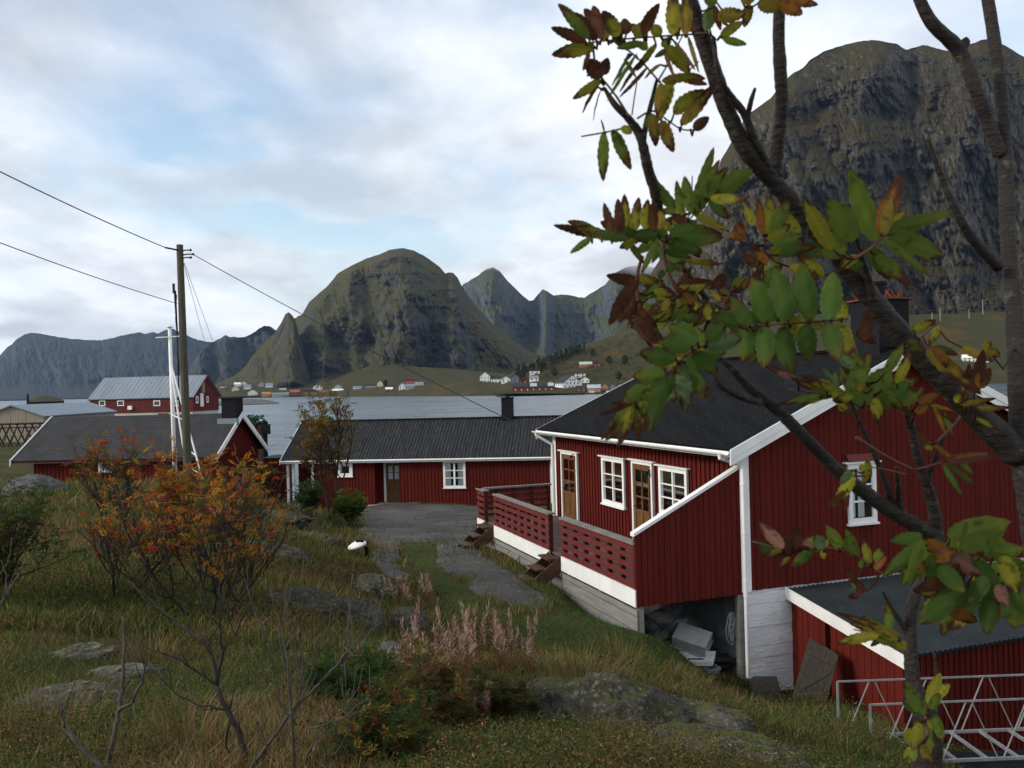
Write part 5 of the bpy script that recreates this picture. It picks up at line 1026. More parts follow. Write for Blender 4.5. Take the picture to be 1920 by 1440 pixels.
# utility poles and the white building on the right hillside
for px, py, h, lab in ((1763,598,21,'pale fence pole on the right hillside, left one of the two tall ones'), (1843,585,24,'pale fence pole on the right hillside, nearest to the thick rowan trunk'), (1748,600,14,'thin short fence pole beside the left tall pole on the hillside'), (1817,592,12,'short bent fence pole between the two tall ones')):
    d = on_sheet(LR, px, py+6); c = V(px, py, d); mb = MB(); mb.tube([c-UP*3, c+UP*h*d/FPX], [.55, .4], 6); tag(mb.build('fence_pole', M['planks_pale'], loc=c), lab, 'pole', 'poles of the hillside fence')
mb = MB(); a, b = V(1763,580,1040), V(1843,563,1040); mb.tube([V(1700,588,1040), a, b, V(1920,548,1040)], .08, 4); tag(mb.build('fence_wire', M['planks_pale'], loc=a), 'thin wire strung between the poles on the right hillside', 'wire')
cottage(1808, 1852, 664, 678, 'e', 'cream', 'white', 'low cream house with white roof on the right hillside beyond the near roof', LR, group='houses on the hillside')
c = V(560, 779, 330); mb = MB(); mb.tube([Vector((c.x, c.y, SEA-1)), V(559.5,753,330)], .12, 6); tag(mb.build('marker_pole', M['pole_wood'], loc=(c.x,c.y,SEA)), 'thin marker pole standing in the water beyond the middle house', 'pole')
c = V(52, 757, 560); mb = MB(); mb.tube([Vector((c.x, c.y, SEA-1)), V(52,742,560), V(52,737,560)], [.9,.7,.25], 8); tag(mb.build('sea_mark', M['black'], loc=(c.x,c.y,SEA)), 'dark sea mark standing off the small round islet', 'sea mark')
# ------------------------------------------------------------------ rocks
def rock(name, c, rad, seed, mat, label, cat='rock', amp=.28, rotz=0., n=(56, 96), sharp=False, group=None):
    th = np.linspace(0, math.pi, n[0])[:, None]; ph = np.linspace(0, 2*math.pi, n[1], endpoint=False)[None, :]
    x, y, z = np.sin(th)*np.cos(ph), np.sin(th)*np.sin(ph), np.cos(th)+0*ph
    d = 1 + amp*fbm(x*1.1+seed, y*1.1, z*1.1, o=4, seed=seed) + amp*.7*fbm(x*3.1, y*3.1+seed, z*3.1, o=5, seed=seed+9, ridged=True)
    d = d + .05*fbm(x*9, y*9, z*9, o=4, seed=seed, ridged=True) + .02*fbm(x*22, y*22, z*22, o=3, seed=seed)
    P = np.stack([x*d*rad[0], y*d*rad[1], z*d*rad[2]], -1); ca, sa = math.cos(rotz), math.sin(rotz)
    P = np.stack([P[..., 0]*ca-P[..., 1]*sa, P[..., 0]*sa+P[..., 1]*ca, P[..., 2]], -1) + np.array(c)
    i = np.arange(n[0]-1)[:, None]*n[1]; j = np.arange(n[1])[None, :]; q = np.stack([i+j, i+n[1]+j, i+n[1]+(j+1) % n[1], i+(j+1) % n[1]], -1).reshape(-1, 4)
    return tag(np_mesh(name, P.reshape(-1, 3), q, mat=mat, loc=c), label, cat, group)
def gp(px, py, dz=0.): p = ground_hit(px, py); return (p[0], p[1], float(gh0(p[0], p[1]))+dz)
ROCKS = []
def grock(name, px, py, rad, seed, mat, label, dz=0., **k):
    c = gp(px, py, dz); ROCKS.append((c[0], c[1], rad[0]*.85, rad[1]*.85, k.get('rotz', 0.), rad[2])); return rock(name, c, rad, seed, mat, label, **k)
grock('rock_outcrop', 1120, 1352, (.75,.60,.42), 3, M['rock'], 'broad grey lichen outcrop in the right foreground below the deck corner', dz=-.16, rotz=-.25, n=(90,150), amp=.34)
grock('rock_outcrop', 1250, 1372, (.70,.52,.36), 33, M['rock_moss'], 'mossy outcrop joined to the right of the broad lichen outcrop', dz=-.14, rotz=-.4, n=(90,150), amp=.34)
for k_, (c_, r_) in enumerate(UNDER): rock('stone', c_, (r_*1.3, r_, r_*.8), 200+k_, M['rock_bare'], 'dim grey foundation stone heaped on the earth under the deck', amp=.3, n=(20,32), group='stones under the deck')
grock('rock_outcrop', 1340, 1432, (.75,.45,.30), 13, M['rock_moss'], 'low mossy ledge at the bottom right, in front of the mossy outcrop', dz=-.12, rotz=-.5, amp=.22)
grock('boulder', 765, 1190, (.31,.28,.30), 5, M['rock'], 'rounded grey boulder behind the pink fireweed', dz=.1, amp=.14)
grock('boulder', 733, 1240, (.17,.15,.17), 15, M['rock_bare'], 'small pointed grey boulder just below the rounded one', dz=.05, amp=.2)
grock('rock_outcrop', 560, 1150, (.62,.5,.42), 6, M['rock'], 'mossy rock outcrop in the middle of the slope behind bare twigs', dz=-.1, n=(70,120))
grock('rock_outcrop', 640, 1160, (.55,.5,.38), 8, M['rock'], 'grey rock outcrop between the boulder and the mossy outcrop', dz=-.12, rotz=.4)
grock('rock_outcrop', 700, 1110, (.40,.40,.32), 18, M['rock'], 'dark lichen rock at the foot of the gravel drive', dz=-.05)
grock('rock_ledge', 500, 970, (1.3,.8,.26), 9, M['rock'], 'flat bare rock ledge high on the slope near the middle tree', dz=-.13, rotz=-.3)
grock('rock_ledge', 565, 1010, (1.2,.6,.22), 19, M['rock'], 'flat bare rock ledge stepping down toward the lamp', dz=-.08, rotz=-.5)
grock('rock_ledge', 470, 1040, (.9,.6,.26), 29, M['rock'], 'grey rock behind the right half of the orange rowan', dz=-.1)
grock('rock_outcrop', 130, 1325, (.42,.32,.2), 10, M['rock_lichen'], 'low lichen-covered rock in the left foreground', dz=-.06)
grock('rock_outcrop', 240, 1280, (.42,.30,.16), 11, M['rock_lichen'], 'pale lichen patch of rock right of the low foreground rock', dz=-.02)
grock('rock_outcrop', 150, 1235, (.35,.30,.15), 21, M['rock_lichen'], 'small lichen rock behind the low foreground rock', dz=-.03)
grock('boulder', 62, 925, (.75,.6,.35), 12, M['rock_bare'], 'pale grey boulder at the left corner of the long red house', dz=.05)
def rock_free(x, y):
    ok = np.ones(x.shape, bool)
    for cx, cy, rx, ry, rz_, h in ROCKS:
        ca, sa = math.cos(rz_), math.sin(rz_); u, v = (x-cx)*ca+(y-cy)*sa, -(x-cx)*sa+(y-cy)*ca; ok &= (u/rx)**2+(v/ry)**2 > .36+.6*vn(x*3, y*3, seed=77)
    return ok
# ------------------------------------------------------------------ grass and ground cover
PAL = {'green': (.060,.088,.020), 'lush': (.055,.130,.022), 'olive': (.125,.115,.034), 'straw': (.25,.185,.085), 'pale': (.34,.27,.15), 'rust': (.15,.070,.027), 'dark': (.03,.034,.012)}
def blades(name, x, y, z, h, wd, col, label, lean=1.1, parent=None, curve=.5):
    n = len(x); a = RNG.random(n)*6.283; l = h*lean*RNG.random(n); dx, dy = np.cos(a), np.sin(a); b = RNG.random(n)*6.283; wx, wy = np.cos(b)*wd/2, np.sin(b)*wd/2
    o_ = np.stack([x, y, z], -1); w_ = np.stack([wx, wy, 0*wx], -1); mid = o_+np.stack([dx*l*.35, dy*l*.35, h*.55], -1); tip = o_+np.stack([dx*l, dy*l, h*(1-.35*curve*RNG.random(n))], -1)
    v = np.stack([o_-w_, o_+w_, mid+w_*.8, mid-w_*.8, tip], 1).reshape(-1, 3); k = np.arange(n)*5
    q = np.stack([k, k+1, k+2, k+3], -1); t = np.stack([k+3, k+2, k+4], -1); c = np.repeat(col, 5, 0)
    return stuff(tag(np_mesh(name, v, q, t, M['grass'], c, smooth=False), label, 'grass'))
def allowed(x, y):
    ok = rock_free(x, y)
    s, t = (x-F1.o.x)*F1.a.x+(y-F1.o.y)*F1.a.y, (x-F1.o.x)*F1.b.x+(y-F1.o.y)*F1.b.y
    ok &= ~((s > -.1) & (s < 10) & (t > -2.35) & (t < 8)); ok &= ~((s > -3) & (s < .3) & (t > .9) & (t < 7))
    s, t = (x-F2.o.x)*F2.a.x+(y-F2.o.y)*F2.a.y, (x-F2.o.x)*F2.b.x+(y-F2.o.y)*F2.b.y; ok &= ~((s > -.1) & (s < 6.5) & (t > 0) & (t < 14))
    s, t = (x-F3.o.x)*F3.a.x+(y-F3.o.y)*F3.a.y, (x-F3.o.x)*F3.b.x+(y-F3.o.y)*F3.b.y; ok &= ~((s > .3) & (s < 6.5) & (t > -10) & (t < -.2))
    return ok
def palette(x, y, ws):                   # blend of hues by real patches in the field
    n = len(x); c = np.zeros((n, 3)); keys = list(ws); W = np.stack([ws[k]*np.ones(n) for k in keys], 1); W = np.clip(W, 0, None)+1e-6; W /= W.sum(1, keepdims=True); cum = W.cumsum(1); r = RNG.random(n)[:, None]; idx = (r > cum).sum(1).clip(0, len(keys)-1)
    P = np.array([PAL[k] for k in keys]); return P[idx]*(.65+.7*RNG.random((n, 1)))
LAWN = [ground_hit(*p)[:2] for p in ((745,1018),(812,1020),(815,1050),(850,1080),(900,1125),(960,1165),(1010,1150),(1060,1120),(1190,1185),(1330,1270),(1180,1260),(1000,1230),(880,1160),(820,1110),(760,1060))]
def cover(n, ymin, ymax, hs, wd, name, label, half=.82, seed=0, kmin=0.):
    y = ymin*(ymax/ymin)**RNG.random(n); x = (RNG.random(n)*2-1)*half*y*1.02 - .0*y
    ok = allowed(x, y) & ~(roadmask(x, y) & (RNG.random(n) > np.where(roadmask(x+.4, y) & roadmask(x-.4, y) & roadmask(x, y+.5) & roadmask(x, y-.5), .05, .42))); x, y = x[ok], y[ok]
    p1 = fbm(x/2.6, y/2.6, o=4, seed=101); p2 = fbm(x/1.6+9, y/1.6, o=4, seed=102); p3 = fbm(x/1.1, y/1.1+5, o=3, seed=103); lawn = inpoly(x+p3*.5, y+p2*.5, LAWN)
    f = np.where(lawn, .28, 1.)*(.55+.9*np.clip(p1+.5, 0, 1.2)); keep = RNG.random(len(x)) < (.55+.45*np.clip(p3*2+.6, 0, 1)); left = np.clip((-x/np.maximum(y, 1)-.1)*3, 0, 1)
    ws = dict(green=np.where(lawn, .8, .55+p2*1.2), lush=np.where(lawn, 1.6, np.clip(.30+p2, .1, 1)), olive=1.0+p2*1.4, straw=np.where(lawn, .02, np.clip(.22+p1*1.3+.2*left, .04, 2)), rust=np.where(lawn, .02, np.clip(.12-p2*.9+.14*left, .0, 1)), dark=np.where(lawn, .4, .35-p1*.5))
    col = palette(x, y, ws); h = hs*f*(.5+RNG.random(len(x))); x, y, h, col = x[keep], y[keep], h[keep], col[keep]
    blades(name, x, y, gh(x, y)-.02, h, wd*(.7+.6*RNG.random(len(x))), col, label)
cover(250000, 3.2, 11, .09, .006, 'grass', 'matted green and straw-coloured grass on the near slope')
cover(200000, 10, 22, .15, .011, 'grass', 'mixed green and rusty grass on the middle slope and lawn', .80)
cover(60000, 20, 60, .20, .028, 'grass', 'pale autumn grass along the crest and around the far houses', .72)
# leafy ground cover
def litter(n, ymin, ymax, size, label, half=.66):
    y = ymin*(ymax/ymin)**RNG.random(n); x = (RNG.random(n)*2-1)*half*y; p = fbm(x/1.3, y/1.3, o=4, seed=140)
    ok = allowed(x, y) & ~roadmask(x, y) & ~inpoly(x, y, LAWN) & (p > -.12); x, y, p = x[ok], y[ok], p[ok]; n = len(x)
    z = gh(x, y)+RNG.random(n)**1.5*.16*np.clip(p*4+.6, .2, 1.6); s = size*(.5+RNG.random(n)); d1 = RNG.normal(size=(n, 3)); d1[:, 2] *= .5; d1 /= np.linalg.norm(d1, axis=1)[:, None]; d2 = RNG.normal(size=(n, 3)); d2[:, 2] *= .5; d2 -= d1*(d1*d2).sum(1)[:, None]; d2 /= np.linalg.norm(d2, axis=1)[:, None]
    o_ = np.stack([x, y, z], -1); v = np.stack([o_-d1*s[:, None], o_-d2*s[:, None]*.45, o_+d1*s[:, None], o_+d2*s[:, None]*.45], 1).reshape(-1, 3)
    p2 = fbm(x/.9, y/.9, o=3, seed=150); col = palette(x, y, dict(dark=.9, green=.5+p2, lush=.25+.5*p2, rust=np.clip(.35-p2, 0, 1), olive=.3, straw=.06)); stuff(tag(np_mesh('ground_cover', v, np.arange(n*4).reshape(-1, 4), None, M['grass'], np.repeat(col, 4, 0), smooth=False), label, 'ground cover'))
ng = 150000; yl = 12*(42/12.)**RNG.random(ng); xl = (RNG.random(ng)*1.0-.5)*yl*.9; kl = inpoly(xl+fbm(xl*2,yl*2,o=3,seed=4)*.5, yl, LAWN) & allowed(xl, yl) & ~(roadmask(xl, yl) & (RNG.random(ng) > .05)); xl, yl = xl[kl], yl[kl]
blades('lawn', xl, yl, gh(xl, yl)-.02, .055*(.5+RNG.random(len(xl))), .012*(.7+.6*RNG.random(len(xl))), palette(xl, yl, dict(lush=1.3, green=.5, olive=.12)), 'short lush green lawn between the drive and the deck')
litter(200000, 3.2, 12, .0085, 'low dark heath leaves between the grasses of the near slope'); litter(120000, 11, 26, .018, 'low leafy growth on the middle slope')
# ------------------------------------------------------------------ shrubs and small trees
def grow(rg, p, d, L, r, lvl, segs, tips, spread=.6, up=.15, kids=(3,4), bend=.25, shrink=.68):
    pts = [p]; n = 4; q = p; dd = d.normalized()
    for i in range(n):
        dd = (dd + Vector((rg.uniform(-1,1), rg.uniform(-1,1), rg.uniform(-.6,.8)))*bend*.45 + UP*up*.3).normalized(); q = q+dd*(L/n); pts.append(q)
    segs.append((pts, [r*(1-.45*i/n) for i in range(n+1)]))
    if lvl == 0: tips.append((q, dd)); tips.append((pts[2], dd)); return
    for k in range(rg.randint(*kids)):
        t = .35+.65*rg.random(); i = min(n-1, int(t*n)); b = pts[i].lerp(pts[i+1], t*n-i); a = Vector((rg.uniform(-1,1), rg.uniform(-1,1), rg.uniform(-.4,.9))); nd = (dd*(1-spread)+a.normalized()*spread+UP*up).normalized()
        grow(rg, b, nd, L*shrink*rg.uniform(.75,1.15), r*.6, lvl-1, segs, tips, spread, up, kids, bend, shrink)
    grow(rg, q, dd, L*shrink, r*.55, lvl-1, segs, tips, spread, up, kids, bend, shrink)
def leafquad(mb, b, d, n, L, wd, col):
    d = d.normalized(); s = d.cross(n); s = s.normalized()*wd/2 if s.length > 1e-5 else d.orthogonal().normalized()*wd/2
    m = b+d*L*.5 + n*L*.04; mb.quad(b, m-s, b+d*L, m+s); mb.tint += [col]*4
def frond(rg, mb, p, d, size, cols, pairs=4):
    side = d.cross(UP); side = side.normalized() if side.length > .01 else Vector((1,0,0)); nrm = side.cross(d).normalized(); c0 = cols[rg.randrange(len(cols))]; droop = Vector((0,0,-.5))
    for i in range(pairs):
        t = (i+1)/(pairs+.5); b = p+d*size*t+droop*size*t*t*.5
        for s in (-1, 1): k = rg.uniform(.7,1.3); leafquad(mb, b, (side*s*.9+d*.55+droop*rg.random()*.6), (nrm+Vector((rg.uniform(-.6,.6), rg.uniform(-.6,.6), 0))).normalized(), size*.48, size*.17, tuple(c*k for c in c0))
    leafquad(mb, p+d*size+droop*size*.5, d+droop*.6, nrm, size*.45, size*.16, c0)
ORANGE = [(.36,.12,.016),(.30,.14,.02),(.40,.19,.025),(.24,.09,.016),(.17,.13,.022),(.10,.11,.02),(.30,.07,.014)]
MIX2 = [(.09,.12,.025),(.12,.11,.025),(.20,.09,.022),(.15,.06,.02),(.08,.10,.022),(.22,.12,.025)]
def shrub(name, label, cat, base, stems, lvl, L, r, cols, fsize, seed, lean=.6, spread=.6, up=.15, bark='bark_dark', leafp=1., per=1, berries=0, kids=(3,4), shrink=.68, group=None, part='crown', filt=None, colf=None, lowbare=0., pairs=4):
    rg = random.Random(seed); base = Vector(base); o = thing(name, label, cat, base, group); segs = []; tips = []
    for i in range(stems):
        a = rg.random()*6.283; d = Vector((math.cos(a)*lean*rg.random(), math.sin(a)*lean*rg.random(), 1)); grow(rg, base+Vector((math.cos(a)*.08, math.sin(a)*.08, -.12)), d, L*rg.uniform(.8,1.15), r, lvl, segs, tips, spread, up, kids, .3, shrink)
    mb = MB()
    for pts, rad in segs: mb.tube(pts, rad, 5 if rad[0] < .012 else 7, cap=False)
    mb.build('trunk', M[bark], o, smooth=True)
    mb = MB(); zmax = max(t[0].z for t in tips)
    for p, d in tips:
        if filt and not filt(p): continue
        if (p.z-base.z)/(zmax-base.z) < lowbare: continue
        for k in range(per):
            if rg.random() < leafp: frond(rg, mb, p, (d+Vector((rg.uniform(-1,1), rg.uniform(-1,1), rg.uniform(-.7,.5)))).normalized(), fsize*rg.uniform(.7,1.2), colf(p, rg) if colf else cols, pairs)
    if mb.v: mb.build(part, M['leaf'], o)
    for k in range(berries):
        p, d = tips[rg.randrange(len(tips))]; mb = MB(); c = p-UP*.04
        for j in range(20):
            q = c+Vector((rg.uniform(-1,1)*.045, rg.uniform(-1,1)*.045, rg.uniform(-1,1)*.02)); b0 = .0085; mb.hexa([q+Vector((x*b0, y*b0, z*b0)) for z in (-1,1) for x, y in ((-1,-1),(1,-1),(1,1),(-1,1))])
        mb.build('berry_cluster', M['berry'], o)
    return o
def at(px, py, d=None):
    p = ground_hit(px, py) if d is None else pt(px, py, d); return Vector((p[0], p[1], G(p[0], p[1])))
GREEN = [(.035,.065,.016),(.05,.08,.018),(.028,.05,.014),(.07,.08,.02)]
MIX = [(.05,.065,.016),(.07,.065,.018),(.14,.06,.018),(.10,.04,.016),(.04,.055,.014),(.16,.08,.02)]
shrub('rowan_shrub', 'wide orange-leaved rowan shrub with red berries in the left foreground', 'shrub', at(392,1165), 8, 3, 1.04, .022, ORANGE, .135, 5, lean=1.45, spread=.52, up=.16, per=2, leafp=.20, berries=13, lowbare=.28)
shrub('rowan_shrub', 'low sparse rowan shrub with rusty leaves reaching furthest left of the orange ones', 'shrub', at(215,1120), 4, 3, .74, .016, ORANGE, .125, 55, lean=1.2, spread=.55, up=.14, leafp=.42, lowbare=.3, berries=4)
shrub('rowan_shrub', 'orange-leaved rowan shrub rising highest, just left of the power pole', 'shrub', at(330,1020,15), 4, 3, .86, .022, ORANGE, .15, 8, lean=.6, spread=.5, up=.22, leafp=.6, lowbare=.3)
shrub('rowan_shrub', 'thin brown-orange rowan shrub left of the tallest orange one', 'shrub', at(225,1000,17), 4, 3, .82, .022, ORANGE[3:], .14, 9, lean=.45, spread=.5, up=.22, leafp=.6, lowbare=.5)
shrub('rowan_shrub', 'sparse orange shrub right of the power pole before the white-edged gable', 'shrub', at(450,1010,17), 4, 3, .70, .02, ORANGE, .14, 10, lean=.8, spread=.55, up=.15, leafp=.5, lowbare=.4)
shrub('willow_shrub', 'dense green shrub with yellowing leaves at the left edge', 'shrub', at(-15,1130,11.5), 6, 3, .66, .016, GREEN+[(.16,.11,.02)], .13, 14, lean=.7, per=1, leafp=.85, spread=.6)
shrub('rowan_tree', 'slender rowan tree with green and rusty leaves in front of the middle house', 'tree', at(622,985,30.5), 2, 3, 1.95, .06, MIX2, .30, 16, lean=.5, spread=.55, up=.24, per=2, leafp=.55, lowbare=.08, berries=3)
shrub('green_shrub', 'bushy bright green shrub right at the foot of the slender rowan tree', 'shrub', at(662,992,30), 8, 2, .58, .014, [(.05,.085,.018),(.065,.10,.02),(.09,.12,.025)], .22, 17, lean=.8, per=2, leafp=.8, spread=.65)
shrub('green_shrub', 'bluish green shrub left at the foot of the slender rowan tree', 'shrub', at(578,1000,29), 7, 2, .62, .014, [(.04,.07,.026),(.055,.085,.028)], .22, 18, lean=.5, per=2, leafp=.8, up=.25)
shrub('rowan_sapling', 'small rowan sapling with few leaves left of the white porch posts', 'sapling', at(513,950,33), 1, 3, .62, .03, MIX, .26, 19, lean=.15, spread=.6, leafp=.8, per=2, lowbare=.35)
shrub('low_shrub', 'low leafy shrub with yellow and red leaves at the bottom centre', 'shrub', at(700,1425), 9, 2, .22, .006, GREEN+GREEN+[(.20,.14,.025),(.16,.13,.025),(.16,.045,.02)], .085, 20, lean=1.2, per=2, spread=.7)
shrub('low_shrub', 'lush green low plant below the bare twigs right of the low leafy shrub', 'shrub', at(650,1330), 10, 2, .24, .006, [(.035,.075,.016),(.045,.085,.02),(.06,.085,.02)], .09, 22, lean=1.3, per=2, spread=.7)
shrub('low_shrub', 'dark reddish undergrowth shrub right under the pink fireweed', 'shrub', at(800,1360), 12, 2, .30, .006, [(.08,.045,.02),(.06,.075,.02),(.12,.045,.02),(.05,.065,.018),(.16,.12,.03)], .075, 23, lean=1.2, per=3, spread=.7)
shrub('low_shrub', 'olive undergrowth shrub between the fireweed and the broad lichen outcrop', 'shrub', at(930,1350), 10, 2, .22, .005, [(.07,.07,.022),(.10,.075,.026),(.05,.065,.018)], .08, 24, lean=1.3, per=3, spread=.7)
# fireweed gone to seed
rg = random.Random(44)
def fireweed(px, py, h, tone):
    b = at(px, py); mb = MB(); lean = Vector((rg.uniform(-.28,.28), rg.uniform(-.2,.2), 1)); pts = [b-UP*.03+lean*h*t+Vector((.03*math.sin(t*4+px), 0, 0)) for t in np.linspace(0, 1, 7)]
    o = thing('fireweed', 'x', 'wildflower', b, 'fireweed stalks gone to seed')
    mb.tube(pts, [.006*(1-.7*t) for t in np.linspace(0, 1, 7)], 4); mb.build('stalk', M['stem_red'], o)
    mb = MB(); lf = [(.20,.06,.035),(.26,.10,.04),(.12,.09,.025),(.24,.14,.03),(.10,.10,.025)] if tone else [(.12,.09,.03),(.18,.11,.04)]
    for i in range(60):
        t = .05+.62*rg.random(); p = b+lean*h*t; a = rg.random()*6.283; d = Vector((math.cos(a), math.sin(a), .35)); leafquad(mb, p, d, UP, .075*(1.2-t), .012, tuple(c*rg.uniform(.7,1.3) for c in lf[rg.randrange(len(lf))]))
    mb.build('leaves', M['leaf'], o)
    mb = MB(); n = 60
    for i in range(n):
        t = .5+.53*rg.random()**.8; p = b+lean*h*min(t,1.02); a = rg.random()*6.283; k = (1.08-t)*.085+.012; d = Vector((math.cos(a)*k, math.sin(a)*k, rg.uniform(.01,.08))); c = (.30,.17,.13) if rg.random() < .4 else (.46,.40,.33) if rg.random() < .55 else (.22,.08,.05)
        leafquad(mb, p, d, Vector((rg.random(), rg.random(), .3)).normalized(), d.length*1.2, .007, c)
    mb.build('seed_head', M['fluff'], o); return o
FW = []
for i in range(34): FW.append((rg.gauss(855,48), rg.uniform(1255,1325), rg.uniform(.45,.85), True, 'pale pink seeding fireweed stalk in the dense clump right below the rounded boulder'))
for i in range(16): FW.append((rg.uniform(930,1005), rg.uniform(1255,1285), rg.uniform(.4,.75), True, 'reddish seeding fireweed stalk in the right clump in front of the lawn'))
for i in range(16): FW.append((rg.uniform(735,815), rg.uniform(1300,1335), rg.uniform(.3,.45), True, 'whitish seeding fireweed stalk in the low left clump'))
for i in range(5): FW.append((rg.uniform(880,985), rg.uniform(1330,1365), rg.uniform(.16,.26), True, 'fluffy white fireweed stalk before the broad lichen outcrop'))
for i in range(14): FW.append((rg.uniform(725,815), rg.uniform(1135,1155), rg.uniform(.4,.6), False, 'tawny dry fireweed stalk behind the rounded boulder'))
for px, py, h, tn, lb in FW: fireweed(px, py, h, tn)['label'] = lb
# dry grass tufts
def tuft(px, py, n, h, r, cols, label, wd=.008):
    b = at(px, py); mb = MB(); o = None
    for i in range(n):
        a = rg.random()*6.283; rr_ = r*math.sqrt(rg.random()); p = b+Vector((math.cos(a)*rr_, math.sin(a)*rr_, 0)); p.z = G(p.x, p.y)-.02; d = Vector((math.cos(a)*.35+rg.uniform(-.3,.3), math.sin(a)*.35+rg.uniform(-.3,.3), 1)); L = h*rg.uniform(.6,1.2); c = tuple(x*rg.uniform(.7,1.3) for x in cols[rg.randrange(len(cols))])
        m = p+d*L*.55; t = m+(d+Vector((math.cos(a)*.5, math.sin(a)*.5, -.25)))*L*.45; s = Vector((-math.sin(a), math.cos(a), 0))*wd/2; mb.quad(p-s, p+s, m+s*.8, m-s*.8); mb.tri(m-s*.8, m+s*.8, t); mb.tint += [c]*7
    return tag(mb.build('grass_tuft', M['grass'], loc=b), label, 'grass tuft', 'dry grass tufts')
for a in ((1085,1285,260,.45,.5,'pale straw tuft at the top edge of the broad lichen outcrop'), (250,935,500,.6,1.3,'tall tawny grass before the left end of the long red house'), (345,1410,90,.42,.18,'pale nodding grass stalks at the bottom left between bare stems'), (60,1380,300,.35,.5,'dry straw grass in the bottom left corner'), (700,1035,300,.35,.8,'brownish grass along the left edge of the drive'), (280,1250,160,.3,.35,'tawny grass beside the pale lichen patch'), (1170,1250,200,.4,.6,'fine straw stalks in front of the lawn below the deck'), (560,1075,260,.3,.9,'yellow-green grass on top of the mossy mid-slope outcrop')): tuft(a[0], a[1], a[2], a[3], a[4], [(.20,.15,.06),(.16,.11,.045),(.11,.09,.03)], a[5])
# bare shrubs in the foreground
def bare(label, name, d, lines, bark, seed, twig=.5):
    rg = random.Random(seed); b = V(lines[0][0][0], lines[0][0][1], d); o = thing(name, label, 'shrub', b, 'bare shrubs in the foreground'); mb = MB()
    for j, ln in enumerate(lines):
        r0, r1 = ln[-1]; p = [V(x, y, d+(.05*math.sin(j*2.1+i*.6) if j else .03*i)) for i, (x, y) in enumerate(ln[:-1])]; k = len(p); q = []
        for i in range(k-1):
            for t in (0, .25, .5, .75): q.append(p[i].lerp(p[i+1], t)+Vector((rg.uniform(-1,1), rg.uniform(-1,1), rg.uniform(-1,1)))*(.006 if t else 0))
        q.append(p[-1])
        if ln[0][1] >= 1430: q = [q[0]-Vector((0,0,.5))]+q
        mb.tube(q, [1.1*(r0+(r1-r0)*i/(len(q)-1)) for i in range(len(q))], 7)
        for i in range(2, len(q), 2):
            if rg.random() < twig and r0 < .02: dd = (q[i]-q[i-1]).normalized()+Vector((rg.uniform(-1,1), rg.uniform(-.6,.6), rg.uniform(-.1,1))); L = rg.uniform(.06,.24); mb.tube([q[i], q[i]+dd.normalized()*L*.5, q[i]+(dd.normalized()+UP*.3)*L], [r1*.8,.003,.0018], 5)
    mb.build('stem', M[bark], o, smooth=True); return o
bare('dark bare shrub with forked trunk rising toward the orange rowan', 'bare_shrub', 4.9, [[(467,1440),(449,1373),(422,1324),(407,1284),(.017,.012)], [(407,1284),(418,1222),(413,1178),(391,1151),(.010,.004)], [(407,1284),(400,1236),(391,1204),(356,1187),(311,1151),(276,1120),(240,1089),(.011,.004)], [(418,1222),(440,1191),(467,1129),(.006,.003)], [(407,1284),(373,1262),(338,1236),(298,1222),(.007,.004)], [(422,1330),(382,1324),(338,1307),(311,1280),(280,1249),(249,1227),(.007,.003)], [(430,1345),(424,1400),(440,1445),(.006,.006)], [(391,1204),(412,1170),(420,1140),(.005,.002)]], 'bark_dark', 1, .7)
bare('grey lichen-barked bare stem with one curved fork in the left foreground', 'bare_shrub', 4.7, [[(202,1440),(218,1356),(224,1329),(229,1284),(233,1222),(231,1156),(.015,.006)], [(222,1333),(249,1316),(267,1280),(278,1222),(.010,.004)]], 'bark_pale', 2, .2)
bare('short bare grey branch reaching in from the bottom left', 'bare_shrub', 4.4, [[(200,1445),(147,1396),(120,1364),(111,1311),(.013,.007)], [(120,1364),(114,1340),(125,1320),(.006,.003)]], 'bark_pale', 3, .2)
bare('spreading bare twiggy shrub at the bottom centre', 'bare_shrub', 4.6, [[(471,1440),(502,1396),(547,1333),(591,1289),(636,1244),(680,1213),(702,1169),(.011,.003)], [(600,1280),(640,1235),(675,1195),(695,1150),(.006,.002)], [(551,1440),(547,1351),(540,1244),(529,1182),(516,1147),(.009,.003)], [(662,1076),(653,1182),(640,1244),(.003,.006)], [(600,1440),(640,1400),(660,1356),(655,1310),(.006,.002)], [(582,1365),(644,1347),(694,1302),(.005,.002)], [(547,1351),(565,1290),(556,1230),(551,1191),(569,1062),(.006,.002)], [(540,1244),(500,1200),(485,1160),(.005,.002)], [(556,1360),(520,1310),(505,1250),(.005,.002)], [(545,1333),(575,1290),(590,1240),(612,1200),(.005,.002)], [(490,1440),(500,1400),(478,1340),(.005,.003)], [(565,1440),(590,1390),(640,1330),(655,1290),(.005,.002)]], 'bark_pale', 4, .8)
bare('bare grey stems leaning in from the left edge below the green shrub', 'bare_shrub', 5.4, [[(-20,1160),(10,1120),(30,1085),(34,1075),(.012,.004)], [(-20,1100),(5,1070),(20,1040),(.006,.003)], [(10,1120),(12,1080),(2,1050),(.005,.002)]], 'bark_pale', 5, .3)
